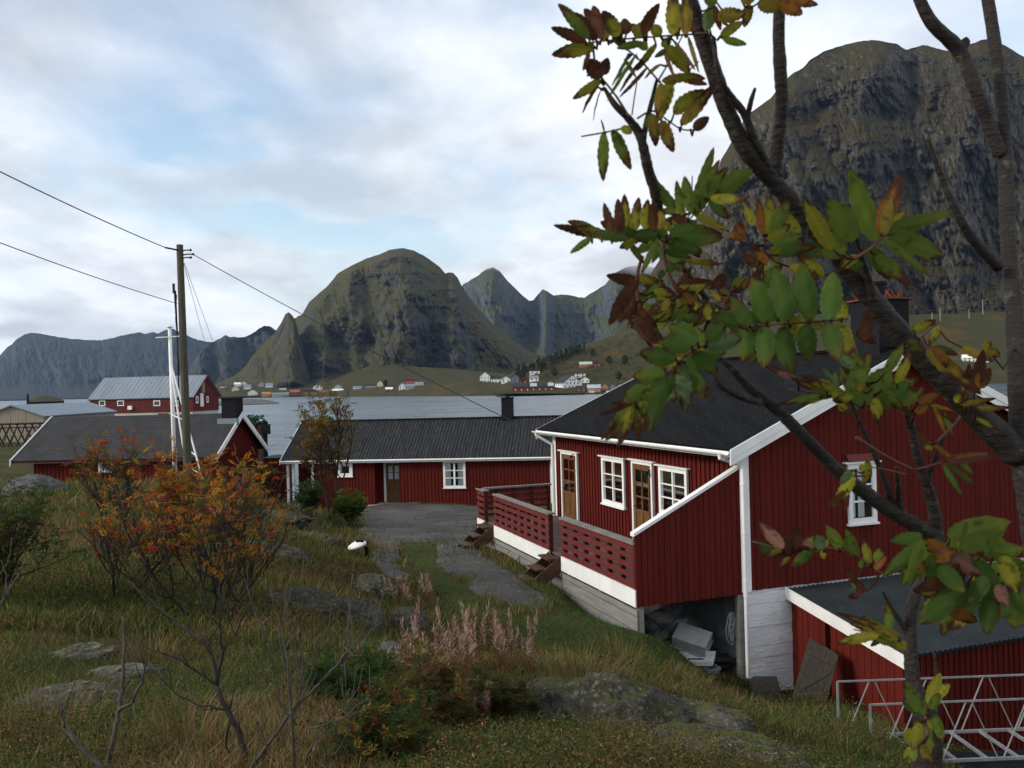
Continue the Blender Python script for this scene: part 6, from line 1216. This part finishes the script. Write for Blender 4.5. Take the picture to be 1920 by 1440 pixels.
# ------------------------------------------------------------------ foreground rowans right of the eye
PATHS = {'A': [], 'B': []}; CUR = ['A']
def limb(mb, ln, rg, n=10, knob=.10, sub=6):
    for i_ in range(len(ln)-1):
        for t_ in (0, .25, .5, .75): PATHS[CUR[0]].append([ln[i_][k_]+(ln[i_+1][k_]-ln[i_][k_])*t_ for k_ in range(3)])
    ln = [(x, y, d, w*LIMB) for x, y, d, w in ln]; P = [V(x, y, d) for x, y, d, w in ln]; Rr = [w*d/FPX/2 for x, y, d, w in ln]; k = len(P); q, r = [], []
    for i in range(k-1):
        p0, p1, p2, p3 = P[max(i-1,0)], P[i], P[i+1], P[min(i+2,k-1)]
        for j in range(sub):
            t = j/sub; q.append(.5*((2*p1)+(p2-p0)*t+(2*p0-5*p1+4*p2-p3)*t*t+(3*p1-p0-3*p2+p3)*t**3)); r.append((Rr[i]+(Rr[i+1]-Rr[i])*t)*(1+rg.uniform(-knob,knob)*.5))
    q.append(P[-1]); r.append(Rr[-1]); mb.tube(q, r, n)
LIMB = .66
def bark2():
    m, nt, b = nodes('ringed_rowan_bark'); p = texpos(nt); n1 = noise_(nt, p, 18, 6); n2 = noise_(nt, p, 90, 6, .7); wv = noise_(nt, texpos(nt, (30, 30, 160)), 1., 5, .6)
    col = mix_(nt, ramp_(nt, n1, [(.35, 0.), (.65, 1.)]), (.016,.011,.009), (.032,.024,.019)); col = mix_(nt, ramp_(nt, wv, [(.60, 0.), (.72, .4)]), col, (.07,.062,.052)); n4 = noise_(nt, p, 34, 5, .6); col = mix_(nt, ramp_(nt, n4, [(.60, 0.), (.68, .8)]), col, (.075,.078,.062)); col = mix_(nt, ramp_(nt, n2, [(.6, 0.), (.7, 1.)]), col, (.018,.014,.012))
    nt.links.new(col, b.inputs['Base Color']); b.inputs['Roughness'].default_value = .6; b.inputs['Specular IOR Level'].default_value = .3; bump_(nt, b, math_(nt, 'ADD', wv, math_(nt, 'ADD', n2, n4)), .007, 1.); return m
M['bark2'] = bark2(); rg = random.Random(77)
tA = thing('rowan_tree', 'near rowan tree whose thick branch slants across the upper right of the view', 'tree', (1.05, 1.55, -3.2))
tB = thing('rowan_tree', 'near rowan sapling with a low branch slanting up in front of the house gable', 'tree', (.75, 1.35, -3.0))
def limbs(root, name, lns, n=10, knob=.1):
    CUR[0] = 'A' if root is tA else 'B'
    for ln in lns: mb = MB(); limb(mb, ln, rg, n, knob*1.5, 9); mb.build(name, M['bark2'], root, smooth=True)
limbs(tA, 'trunk', [[(1842,-60,1.55,32),(1862,60,1.55,34),(1877,180,1.54,36),(1885,300,1.53,40),(1888,400,1.52,40),(1894,500,1.50,42),(1903,600,1.48,48),(1908,700,1.46,52),(1914,800,1.45,60),(1928,900,1.45,76),(1944,1000,1.45,80),(1965,1200,1.46,84),(1960,1460,1.5,102),(1965,1900,1.55,108),(1960,3300,1.6,120)]], 16, .05)
limbs(tA, 'branch', [[(1270,-60,1.05,40),(1300,20,1.07,42),(1330,110,1.1,45),(1365,210,1.13,47),(1402,285,1.16,50),(1450,340,1.2,50),(1502,397,1.23,52),(1560,465,1.27,54),(1610,530,1.3,57),(1660,592,1.33,62),(1720,662,1.36,64),(1790,735,1.4,68),(1850,795,1.43,78),(1905,850,1.45,84)],
 [(1712,-30,1.45,32),(1745,40,1.47,34),(1798,95,1.5,40),(1830,170,1.5,36),(1852,230,1.52,38),(1876,290,1.53,40)], [(1740,258,1.36,10),(1757,310,1.38,16),(1782,372,1.4,20),(1818,440,1.43,28),(1872,500,1.48,34)],
 [(1464,-30,1.1,32),(1460,60,1.12,34),(1463,130,1.13,36),(1466,200,1.15,36),(1458,270,1.18,38),(1452,330,1.2,42)], [(1338,70,1.07,12),(1347,140,1.08,16),(1370,180,1.1,20),(1396,215,1.12,22),(1418,270,1.15,24),(1448,330,1.19,26)], [(1416,165,1.1,8),(1408,190,1.11,14),(1402,218,1.12,16)],
 [(1133,165,.98,10),(1152,195,.98,18),(1178,222,.99,22),(1197,248,1.0,26),(1206,275,1.0,28),(1216,320,1.02,30),(1229,360,1.04,32),(1236,400,1.06,30),(1252,455,1.1,18),(1280,500,1.15,16),(1325,560,1.25,20)], [(1232,148,.98,8),(1222,190,.985,14),(1211,235,.995,16),(1206,270,1.0,16)],
 [(1600,420,1.2,10),(1612,470,1.24,16),(1628,525,1.28,24),(1635,560,1.3,28)], [(1800,95,1.5,26),(1810,80,1.5,26),(1806,72,1.5,14)]], 12)
limbs(tB, 'trunk', [[(1755,1005,1.28,40),(1748,1040,1.25,34),(1725,1090,1.22,30),(1708,1150,1.2,34),(1708,1230,1.2,38),(1715,1290,1.2,44),(1735,1340,1.2,70),(1740,1440,1.22,80),(1740,1700,1.25,84),(1735,3300,1.35,100)]], 14, .14)
limbs(tB, 'branch', [[(1345,668,1.05,14),(1372,690,1.06,22),(1400,722,1.08,28),(1450,762,1.1,34),(1492,803,1.12,36),(1560,872,1.17,38),(1620,922,1.21,42),(1690,970,1.25,44),(1758,1006,1.28,44)], [(1332,690,1.04,10),(1350,722,1.05,16),(1390,745,1.07,20),(1430,755,1.09,22)],
 [(1690,735,1.18,14),(1708,800,1.2,22),(1722,862,1.22,24),(1740,915,1.25,30),(1752,960,1.27,34),(1757,1006,1.28,36)], [(1590,738,1.12,8),(1606,780,1.14,12),(1630,830,1.17,14),(1655,890,1.2,16),(1676,945,1.24,22),(1700,975,1.26,24)], [(1680,876,1.2,10),(1684,910,1.22,16),(1690,970,1.25,18)], [(1655,1108,1.17,7),(1672,1140,1.18,10),(1700,1185,1.2,20)], [(1770,815,1.2,12),(1757,850,1.22,14),(1738,905,1.24,16)], [(1752,1225,1.18,7),(1756,1270,1.19,10),(1750,1340,1.2,22)]], 10)
LIMB = 1.
# leaves: tip and base bearings read off the photograph, each leaflet a toothed, folded and curled blade
LC = {'g': ((.085,.125,.020),(.105,.125,.020)), 'dg': ((.050,.090,.018),(.060,.095,.018)), 'yg': ((.20,.19,.02),(.17,.15,.02)), 'y': ((.20,.145,.022),(.16,.11,.018)), 'o': ((.20,.085,.018),(.12,.045,.014)), 'br': ((.085,.032,.016),(.06,.022,.012)), 'pk': ((.20,.10,.07),(.14,.06,.045)), 'sg': ((.10,.14,.06),(.08,.12,.05))}
def leaflet(mb, b, t, wd, key, rg, brown=.3):
    ax = t-b; L = ax.length; ax.normalize(); view = ((b+t)/2).normalized(); s = ax.cross(view)
    if s.length < .01: s = ax.orthogonal()
    s.normalize(); n = s.cross(ax).normalized(); ang = rg.uniform(-.5,.5); s, n = s*math.cos(ang)+n*math.sin(ang), n*math.cos(ang)-s*math.sin(ang)
    K = 14; c0, c1 = LC[key]; fold = rg.uniform(.1,.45); curl = rg.uniform(-.32,.32); b0 = len(mb.v); k0 = rg.uniform(.8,1.2); bs = rg.random()*9; yl = rg.random() < .5
    for i in range(K+1):
        u = i/K; w = wd/2*max(.0, (math.sin(math.pi*min(1, u**.86*1.0))**.58))*(1-.12*u); tooth = 1+(.10 if i % 2 else -.05); c = b+ax*L*u+n*L*curl*u*u
        for v in (-1, -.5, 0, .5, 1):
            p = c+s*w*v*(tooth if abs(v) == 1 else 1)+n*w*abs(v)*fold+n*L*.012*math.sin(u*17+v*3); mb.v.append(tuple(p))
            e = u*1.15+abs(v)*.25+.35*mn.noise(Vector((u*4+bs, v*2.2, bs))); base = [c0[j]*(1-.5*u)+c1[j]*.5*u for j in range(3)]; veins = 1.18 if v == 0 else 1.
            col = [x*k0*veins for x in base]
            if yl and key in ('g','yg','dg') and e > 1.15-brown*.7: f = min(1, (e-1.15+brown*.7)*4)*.7; col = [col[j]*(1-f)+(.22,.16,.02)[j]*f for j in range(3)]
            if e > 1.30-brown: f = min(1, (e-1.30+brown)*5); col = [col[j]*(1-f)+(.055,.022,.012)[j]*f for j in range(3)]
            sp_ = mn.noise(Vector((u*11+bs*3, v*5, bs+4)));
            if sp_ > .48 and key != 'dg': col = [x*.45 for x in col]
            mb.tint.append(tuple(col))
    for i in range(K):
        for j in range(4): a = b0+i*5+j; mb.f.append((a, a+1, a+6, a+5))
LV = {'A': [], 'B': []}
def add(tr, d, items):
    for it in items: LV[tr].append((d,)+it)
# (base x, y, tip x, y, width, colour, browning)
add('A', .95, [(1105,72,1058,15,26,'g',.4),(1085,40,1050,10,20,'g',.5),(1120,75,1082,25,34,'br',.5),(1130,72,1110,5,30,'br',.3),(1100,78,1042,52,26,'br',.6),(1140,75,1100,20,36,'yg',.6),(1118,88,1047,100,34,'yg',.55),(1160,68,1135,25,34,'yg',.6),(1175,65,1170,35,28,'br',.4),(1150,70,1166,62,30,'br',.5),(1105,95,1095,130,12,'br',.8),(1205,65,1225,13,30,'br',.9),(1190,70,1208,40,24,'yg',.4),(1215,68,1180,45,24,'g',.4),(1240,66,1222,48,26,'yg',.2),(1262,66,1258,-10,40,'yg',.5),(1285,66,1290,-20,30,'y',.5),(1270,70,1262,5,24,'br',.5),(1300,60,1285,30,20,'o',.4),(1245,72,1250,85,26,'g',.2)])
add('A', .97, [(1205,80,1165,85,18,'g',.3),(1175,85,1148,70,22,'g',.3),(1195,100,1143,165,10,'g',.3),(1180,98,1152,155,9,'sg',.2),(1205,110,1160,165,9,'br',.4),(1215,125,1168,175,10,'br',.5),(1232,82,1195,125,18,'yg',.5),(1215,92,1195,78,18,'yg',.3),(1240,120,1205,140,10,'yg',.3),(1250,85,1285,135,34,'yg',.25),(1262,75,1300,122,11,'pk',.2),(1255,90,1230,105,14,'g',.3),(1290,68,1306,118,10,'y',.3),(1170,110,1190,140,10,'g',.3),(1245,98,1264,140,9,'pk',.1)])
add('A', .97, [(1240,152,1300,138,22,'yg',.3),(1265,140,1322,158,18,'y',.6),(1258,150,1235,212,34,'yg',.35),(1240,155,1232,205,24,'y',.4),(1285,140,1318,148,18,'o',.5),(1262,212,1312,170,40,'yg',.35),(1276,235,1328,172,30,'y',.5),(1222,212,1232,262,28,'y',.55),(1240,225,1258,276,30,'y',.6),(1222,215,1210,235,14,'g',.2),(1300,243,1328,220,26,'br',.9),(1290,150,1315,155,14,'br',.4),(1252,235,1244,250,14,'o',.3)])
add('A', .96, [(1132,248,1125,324,30,'g',.5),(1148,242,1174,306,30,'g',.45),(1165,238,1183,246,20,'yg',.3),(1128,150,1083,182,24,'yg',.4),(1122,160,1086,205,9,'br',.8),(1117,118,1102,140,8,'br',.5),(1130,145,1102,115,40,'br',.9),(1125,140,1138,112,30,'br',.9),(1128,165,1106,220,4,'br',.5),(1133,248,1130,228,5,'br',.5)])
add('A', 1.05, [(1350,68,1390,42,24,'yg',.3),(1355,72,1395,80,20,'g',.3),(1345,30,1388,25,34,'y',.4),(1330,55,1335,-5,24,'g',.3),(1345,5,1320,-10,30,'g',.2),(1410,10,1395,45,24,'y',.5),(1420,5,1460,15,40,'y',.2),(1460,5,1500,20,34,'o',.4),(1480,-5,1522,8,24,'o',.4),(1340,10,1350,50,16,'br',.3),(1325,60,1322,20,16,'sg',.2),(1390,5,1420,-20,30,'y',.2)])
add('A', .92, [(1150,445,1130,385,24,'br',.8),(1165,440,1158,372,24,'br',.6),(1175,440,1170,375,26,'yg',.5),(1190,435,1192,375,28,'yg',.6),(1210,430,1212,380,26,'yg',.4),(1225,432,1224,385,24,'br',.6),(1240,430,1232,395,24,'y',.3),(1110,440,1046,422,20,'br',.9),(1130,442,1070,425,24,'yg',.7),(1150,448,1095,425,24,'g',.5),(1180,448,1125,428,26,'dg',.3),(1210,450,1150,425,30,'dg',.2),(1110,445,1072,468,18,'g',.3),(1195,450,1165,462,22,'yg',.5),(1178,452,1205,490,16,'g',.5),(1235,445,1205,505,16,'g',.3),(1228,448,1242,480,10,'sg',.2),(1235,440,1190,440,26,'dg',.2),(1250,440,1205,415,24,'dg',.3)])
add('A', .95, [(1300,395,1335,283,26,'g',.2),(1310,380,1345,300,22,'g',.3),(1320,370,1350,320,30,'g',.4),(1295,400,1290,330,30,'g',.2),(1280,405,1268,350,20,'g',.3),(1345,360,1405,322,44,'g',.15),(1330,370,1390,375,26,'yg',.5),(1300,405,1325,345,40,'g',.2),(1275,400,1245,392,18,'g',.4),(1285,412,1265,375,22,'yg',.5),(1288,415,1262,405,24,'br',.4)])
add('A', .98, [(1250,445,1345,440,44,'dg',.35),(1250,452,1310,470,34,'dg',.3),(1255,440,1300,415,36,'dg',.2),(1245,470,1290,480,20,'dg',.3),(1265,430,1340,432,30,'g',.5),(1280,490,1345,490,14,'y',.5),(1275,530,1325,522,14,'br',.6),(1250,505,1265,500,20,'dg',.4),(1290,540,1335,530,18,'yg',.6)])
add('A', 1.05, [(1440,440,1445,370,30,'yg',.3),(1430,440,1424,375,20,'o',.4),(1450,430,1475,380,30,'g',.3),(1440,450,1480,425,30,'yg',.4),(1385,452,1386,418,28,'o',.5),(1450,460,1500,440,30,'g',.3),(1460,480,1520,455,34,'dg',.6),(1420,500,1395,475,24,'br',.6),(1440,495,1410,460,20,'o',.6),(1480,500,1520,515,26,'yg',.6),(1400,540,1430,500,20,'br',.7),(1340,540,1362,515,30,'br',1.),(1345,545,1375,560,20,'y',.5),(1400,520,1380,545,22,'y',.5),(1430,530,1460,500,26,'g',.4),(1500,440,1475,400,24,'yg',.3)])
add('A', .88, [(1555,600,1560,505,50,'dg',.15),(1520,602,1505,500,52,'dg',.1),(1478,605,1455,510,52,'dg',.1),(1440,606,1412,530,46,'dg',.2),(1405,610,1378,555,40,'dg',.35),(1550,605,1575,665,48,'dg',.35),(1510,607,1520,668,46,'dg',.3),(1470,609,1478,690,48,'dg',.3),(1430,610,1436,680,46,'dg',.3),(1398,612,1396,668,42,'dg',.3),(1385,610,1340,590,36,'dg',.3),(1580,598,1570,560,36,'yg',.5)])
add('A', .78, [(1320,645,1385,632,46,'sg',.3),(1300,660,1338,700,44,'dg',.25),(1275,690,1285,760,40,'sg',.4),(1250,705,1215,792,40,'dg',.35),(1230,720,1210,770,34,'g',.3),(1300,650,1240,640,40,'dg',.3),(1270,672,1205,660,44,'dg',.4),(1240,705,1192,705,40,'g',.4),(1200,735,1150,810,32,'g',.5),(1215,725,1170,750,34,'g',.4),(1310,640,1260,610,44,'dg',.3),(1185,760,1165,825,24,'yg',.7),(1325,640,1352,610,40,'dg',.3),(1265,690,1310,720,36,'dg',.3),(1195,750,1135,778,14,'br',.9)])
add('A', 1.0, [(1220,590,1185,560,30,'g',.4),(1230,600,1262,572,26,'yg',.5),(1235,620,1205,632,28,'dg',.4),(1245,590,1285,565,28,'g',.4),(1270,580,1300,545,24,'yg',.5),(1280,600,1315,590,24,'dg',.5),(1300,610,1330,585,20,'y',.5),(1250,640,1288,610,30,'dg',.3),(1215,560,1240,525,24,'dg',.4),(1225,545,1262,552,20,'yg',.6),(1290,620,1265,650,24,'g',.5),(1310,625,1345,640,26,'y',.6),(1340,605,1378,575,28,'g',.5),(1330,600,1318,560,22,'yg',.6),(1235,575,1200,600,20,'br',.6),(1300,570,1275,540,18,'o',.5),(1255,560,1235,590,20,'y',.5),(1350,590,1385,600,22,'o',.5),(1320,620,1305,660,22,'g',.4),(1345,570,1310,580,22,'dg',.4)])
add('A', .95, [(1195,525,1145,595,36,'br',1.),(1190,560,1160,595,26,'br',1.),(1200,575,1225,640,26,'br',1.),(1205,590,1232,655,22,'br',1.),(1212,640,1190,600,16,'br',.8)])
add('A', 1.12, [(1645,455,1595,332,50,'g',.15),(1600,455,1560,375,56,'g',.15),(1650,440,1675,318,46,'o',.6),(1655,440,1688,365,34,'y',.2),(1660,432,1758,400,32,'g',.25),(1665,438,1762,470,46,'g',.25),(1655,448,1740,500,20,'g',.3),(1640,475,1702,525,30,'g',.6),(1560,470,1512,378,36,'yg',.3),(1580,480,1540,410,40,'g',.3),(1610,480,1570,500,26,'yg',.5),(1590,470,1530,480,30,'g',.3),(1545,520,1500,480,30,'yg',.6)])
add('A', 1.25, [(1712,620,1748,600,22,'yg',.5),(1700,640,1730,655,22,'g',.4),(1735,655,1825,720,34,'y',.7),(1745,650,1800,690,26,'o',.6),(1830,735,1838,668,28,'o',.9),(1815,740,1822,690,22,'br',.8),(1800,650,1852,672,20,'y',.5),(1760,610,1742,640,18,'yg',.5),(1850,655,1872,665,24,'y',.5),(1620,640,1632,580,30,'br',.9),(1605,620,1640,640,24,'br',.9),(1830,765,1890,760,14,'y',.6),(1800,760,1860,745,14,'y',.5)])
add('B', 1.05, [(1590,745,1625,665,40,'g',.3),(1620,755,1668,690,60,'g',.15),(1640,760,1700,720,50,'dg',.2),(1625,720,1590,650,36,'g',.3),(1600,690,1570,660,24,'sg',.3),(1650,730,1690,760,30,'g',.4),(1615,735,1598,690,22,'y',.4),(1640,745,1652,790,26,'yg',.5),(1660,700,1690,650,24,'g',.3),(1680,720,1705,660,24,'yg',.5),(1580,700,1605,735,18,'y',.5),(1560,735,1590,770,20,'yg',.5),(1590,745,1540,718,24,'yg',.4),(1570,742,1490,738,16,'g',.3),(1580,735,1510,705,26,'yg',.6),(1555,735,1480,712,18,'y',.7),(1570,725,1545,690,14,'sg',.1),(1595,740,1575,690,14,'sg',.1),(1500,715,1437,685,16,'pk',.6),(1540,740,1465,755,14,'g',.5),(1600,745,1570,752,22,'yg',.6),(1575,756,1582,772,16,'y',.4)])
add('B', 1.12, [(1720,755,1762,735,20,'o',.4),(1715,775,1745,755,18,'o',.5),(1700,770,1690,740,26,'o',.5),(1690,760,1730,730,24,'g',.5),(1750,760,1775,815,10,'y',.4),(1745,830,1790,860,12,'o',.4),(1770,862,1852,848,16,'o',.3),(1760,870,1850,856,14,'br',.3),(1735,830,1720,800,14,'br',.6),(1668,725,1700,770,18,'br',.5)])
add('B', 1.08, [(1603,890,1562,940,26,'yg',.5),(1598,880,1580,905,20,'sg',.3),(1625,860,1635,890,16,'yg',.3),(1630,880,1618,905,14,'y',.4),(1590,915,1555,945,12,'br',.8)])
add('B', 1.0, [(1470,1028,1425,985,30,'pk',.5),(1490,1025,1440,1005,32,'br',.5),(1500,1028,1488,985,26,'br',.7),(1530,1022,1475,1022,24,'pk',.4),(1545,1030,1530,1005,30,'sg',.3),(1575,1030,1555,985,28,'g',.2),(1605,1045,1588,995,28,'g',.2),(1632,1058,1622,1015,20,'yg',.4),(1640,1068,1658,1042,16,'o',.4),(1468,1030,1430,1042,14,'y',.7),(1515,1025,1450,1040,18,'br',.7),(1540,1022,1552,1012,18,'yg',.3)])
add('B', .95, [(1775,1005,1872,978,50,'g',.15),(1800,1030,1890,985,50,'g',.2),(1840,1035,1915,1028,36,'g',.2),(1780,1010,1840,975,40,'g',.2),(1740,1010,1800,1075,40,'o',.5),(1760,1030,1835,1070,44,'pk',.3),(1765,1040,1800,1060,30,'o',.4),(1735,1015,1668,1070,34,'dg',.3),(1730,1010,1690,1085,34,'g',.2),(1740,1030,1712,1050,30,'g',.4),(1750,1060,1700,1060,24,'o',.5),(1745,1040,1770,1110,44,'dg',.3),(1760,1060,1800,1100,40,'dg',.2),(1830,1050,1870,1110,44,'dg',.3),(1880,1040,1905,1105,40,'yg',.4),(1900,1050,1940,1100,44,'g',.3),(1790,1120,1730,1160,46,'dg',.3),(1800,1115,1770,1180,40,'g',.4),(1830,1110,1800,1150,46,'dg',.3),(1870,1110,1848,1175,50,'dg',.25),(1905,1110,1900,1170,48,'dg',.3),(1780,1140,1830,1170,36,'o',.4),(1810,1150,1785,1175,30,'y',.6),(1870,1095,1885,1130,26,'pk',.3),(1780,1090,1720,1100,30,'br',.5),(1760,1100,1715,1110,26,'y',.5),(1850,1080,1820,1120,40,'dg',.3),(1860,1040,1930,1060,30,'g',.3),(1750,1050,1790,1030,30,'o',.4),(1820,1100,1760,1120,40,'dg',.4),(1920,1130,1880,1150,44,'dg',.3),(1770,1075,1735,1090,36,'o',.6)])
add('B', 1.0, [(1685,1190,1590,1150,18,'y',.6),(1690,1195,1625,1165,26,'yg',.4),(1650,1190,1578,1198,24,'yg',.3),(1685,1200,1640,1170,24,'yg',.4),(1690,1205,1650,1200,20,'g',.3),(1665,1185,1600,1168,20,'y',.5),(1700,1215,1672,1205,16,'yg',.3),(1735,1340,1694,1282,34,'g',.25),(1740,1320,1752,1262,30,'yg',.2),(1745,1330,1760,1300,22,'g',.3),(1720,1350,1745,1390,30,'g',.3),(1750,1340,1765,1380,24,'g',.3),(1725,1355,1712,1400,24,'yg',.4),(1730,1395,1745,1430,24,'y',.5),(1715,1400,1705,1430,22,'g',.4),(1600,1090,1590,1060,18,'br',.7),(1625,1110,1600,1085,16,'br',.7)])
ST = {'A': [(.96,[(1330,62),(1270,66),(1210,70),(1120,78),(1085,85)],4),(.97,[(1235,152),(1205,118),(1165,85),(1130,72)],4),(.97,[(1236,148),(1255,115),(1280,66)],4),(.97,[(1225,190),(1262,160),(1310,115)],4),(.99,[(1195,222),(1225,208),(1255,228),(1280,243),(1310,243)],4),(.98,[(1185,235),(1150,245),(1090,256)],4),(.98,[(1180,220),(1155,180),(1128,146)],5),(1.06,[(1345,75),(1375,40),(1412,0)],6),(.98,[(1185,215),(1190,180),(1195,150)],3),
  (.94,[(1260,455),(1225,448),(1180,446),(1110,445),(1060,432)],5),(.96,[(1292,412),(1320,380),(1350,345)],4),(.96,[(1290,410),(1296,370),(1298,330)],3),(1.0,[(1243,455),(1250,500),(1275,555),(1310,590),(1345,608)],6),(.9,[(1590,597),(1530,603),(1470,607),(1400,611)],5),(.8,[(1345,640),(1300,655),(1250,700),(1200,740),(1165,800)],5),(1.1,[(1600,485),(1630,468),(1665,435)],8),(1.06,[(1430,470),(1436,430),(1442,390)],4),(.96,[(1205,480),(1195,520),(1200,580),(1225,640),(1235,665)],7),(1.02,[(1343,600),(1355,570),(1375,540)],4),(1.28,[(1700,650),(1730,630),(1760,600)],4)],
 'B': [(1.06,[(1650,790),(1640,740),(1620,700),(1600,640)],5),(1.07,[(1640,775),(1590,752),(1540,738),(1480,730)],4),(1.1,[(1605,820),(1660,855),(1710,880)],7),(1.1,[(1755,830),(1785,800),(1800,780)],5),(1.0,[(1665,1085),(1635,1062),(1590,1035),(1530,1025),(1470,1030),(1410,1015)],4),(.97,[(1755,1030),(1800,1060),(1850,1090),(1900,1110)],6),(1.0,[(1705,1215),(1660,1195),(1600,1180)],4),(1.1,[(1700,890),(1660,880),(1625,875)],3),(1.12,[(1720,880),(1770,866),(1850,850)],4),(1.0,[(1740,1380),(1735,1340),(1745,1300)],5)]}
for key, root in (('A', tA), ('B', tB)):
    CUR[0] = key
    for d, pts_, w_ in ST[key]:
        mb = MB(); limb(mb, [(x, y, d+.01*i, w_*(1-.4*i/len(pts_))) for i, (x, y) in enumerate(pts_)], rg, 6, .05, 4); mb.build('leaf_stalk', M['stem_red'], root, smooth=True)
for key, root in (('A', tA), ('B', tB)):
    mb = MB(); rl = random.Random(123 if key == 'A' else 321)
    for d, bx, by, tx, ty, wd, col, brn in LV[key]:
        dd = d*rl.uniform(.97,1.03); L = math.hypot(tx-bx, ty-by); tx += (tx-bx)*.14; ty += (ty-by)*.14+L*.05; wd *= .86; leaflet(mb, V(bx, by, dd), V(tx, ty, dd+rl.uniform(-.35,.35)*L*d/FPX), wd*dd/FPX, col, rl, brn)
    n0 = len(LV[key])
    for d, bx, by, tx, ty, wd, col, brn in [LV[key][i] for i in range(n0)]*2:
        if by < 330 or rl.random() > (.85 if 480 < by < 760 and bx < 1480 else .5): continue
        L = math.hypot(tx-bx, ty-by); a = math.atan2(ty-by, tx-bx)+rl.gauss(0,.55); L *= rl.uniform(.6,.95); dd = d+rl.uniform(.03,.14); bx += rl.gauss(0,10); by += rl.gauss(0,9)
        leaflet(mb, V(bx, by, dd), V(bx+L*math.cos(a), by+L*math.sin(a)+L*.12, dd+rl.uniform(-.4,.4)*L*d/FPX), wd*rl.uniform(.65,.95)*dd/FPX, rl.choice((col, 'g', 'dg', 'yg')), rl, brn)
    PA = np.array(PATHS[key])
    for d, bx, by, tx, ty, wd, col, brn in [LV[key][i] for i in range(n0)]:
        q2 = (PA[:, 0]-bx)**2 + (PA[:, 1]-by)**2 + ((PA[:, 2]-d)*300)**2; j = int(np.argmin(q2))
        if 25 < q2[j] < 9000:
            e = V(bx, by, d); f0 = V(*PA[j]); k0 = len(mb.v); m_ = e.lerp(f0, .5)-Vector((0, 0, .12*(e-f0).length)); mb.tube([e+(V(tx, ty, d)-e)*.06, m_, f0], [.0011, .0013, .0016], 5); mb.tint += [(.075,.028,.018)]*(len(mb.v)-k0)
    mb.build('crown', M['leaf'], root, smooth=True)
# ------------------------------------------------------------------ sea air
m = bpy.data.materials.new('sea_haze'); m.use_nodes = True; nt = m.node_tree
for n in list(nt.nodes): nt.nodes.remove(n)
o_ = nt.nodes.new('ShaderNodeOutputMaterial'); pv = nt.nodes.new('ShaderNodeVolumePrincipled'); pv.inputs['Color'].default_value = (.42,.62,1,1); pv.inputs['Density'].default_value = HAZE; pv.inputs['Anisotropy'].default_value = .2; nt.links.new(pv.outputs[0], o_.inputs['Volume'])
mb = MB(); mb.hexa([(-17000,-40,SEA-60),(17000,-40,SEA-60),(17000,17000,SEA-60),(-17000,17000,SEA-60),(-17000,-40,1200),(17000,-40,1200),(17000,17000,1200),(-17000,17000,1200)])
stuff(tag(mb.build('haze', m), 'thin bluish sea air over the whole fjord', 'haze'))

# low cloud caught on the back peaks
def wisp(px, py, d, rx, ry, rz, dens, label):
    m = bpy.data.materials.new('cloud_wisp'); m.use_nodes = True; nt = m.node_tree
    for n in list(nt.nodes): nt.nodes.remove(n)
    o = nt.nodes.new('ShaderNodeOutputMaterial'); v = nt.nodes.new('ShaderNodeVolumePrincipled'); v.inputs['Color'].default_value = (.99,.99,1,1); nt.links.new(v.outputs[0], o.inputs['Volume'])
    tcn = nt.nodes.new('ShaderNodeTexCoord'); ln = nt.nodes.new('ShaderNodeVectorMath'); ln.operation = 'LENGTH'; mp = nt.nodes.new('ShaderNodeMapping'); mp.inputs['Scale'].default_value = (1/rx,1/ry,1/rz)
    nt.links.new(tcn.outputs['Object'], mp.inputs[0]); nt.links.new(mp.outputs[0], ln.inputs[0]); ns = noise_(nt, mp.outputs[0], 1.5, 5, .6)
    k = math_(nt, 'SUBTRACT', math_(nt, 'SUBTRACT', 1.25, ln.outputs['Value']), math_(nt, 'MULTIPLY', ns, 1.1)); k = math_(nt, 'MULTIPLY', math_(nt, 'MAXIMUM', k, 0.), dens); nt.links.new(k, v.inputs['Density'])
    c = V(px, py, d); mb = MB(); n, q = 20, 10
    mb.lathe(c, [(max(.01, math.sin(math.pi*i/q))*1.0, -math.cos(math.pi*i/q)*rz) for i in range(q+1)], n); mb.v = [(c.x+(x-c.x)*rx, c.y+(y-c.y)*ry, z) for x, y, z in mb.v]
    return stuff(tag(mb.build('cloud', m, loc=c), label, 'cloud'))
wisp(930, 500, 4550, 190, 240, 62, .010, 'small cloud wisp caught on the pointed back peak')
wisp(1195, 497, 4550, 360, 320, 95, .011, 'broad pale cloud hiding the top of the back ridge behind the leaves')
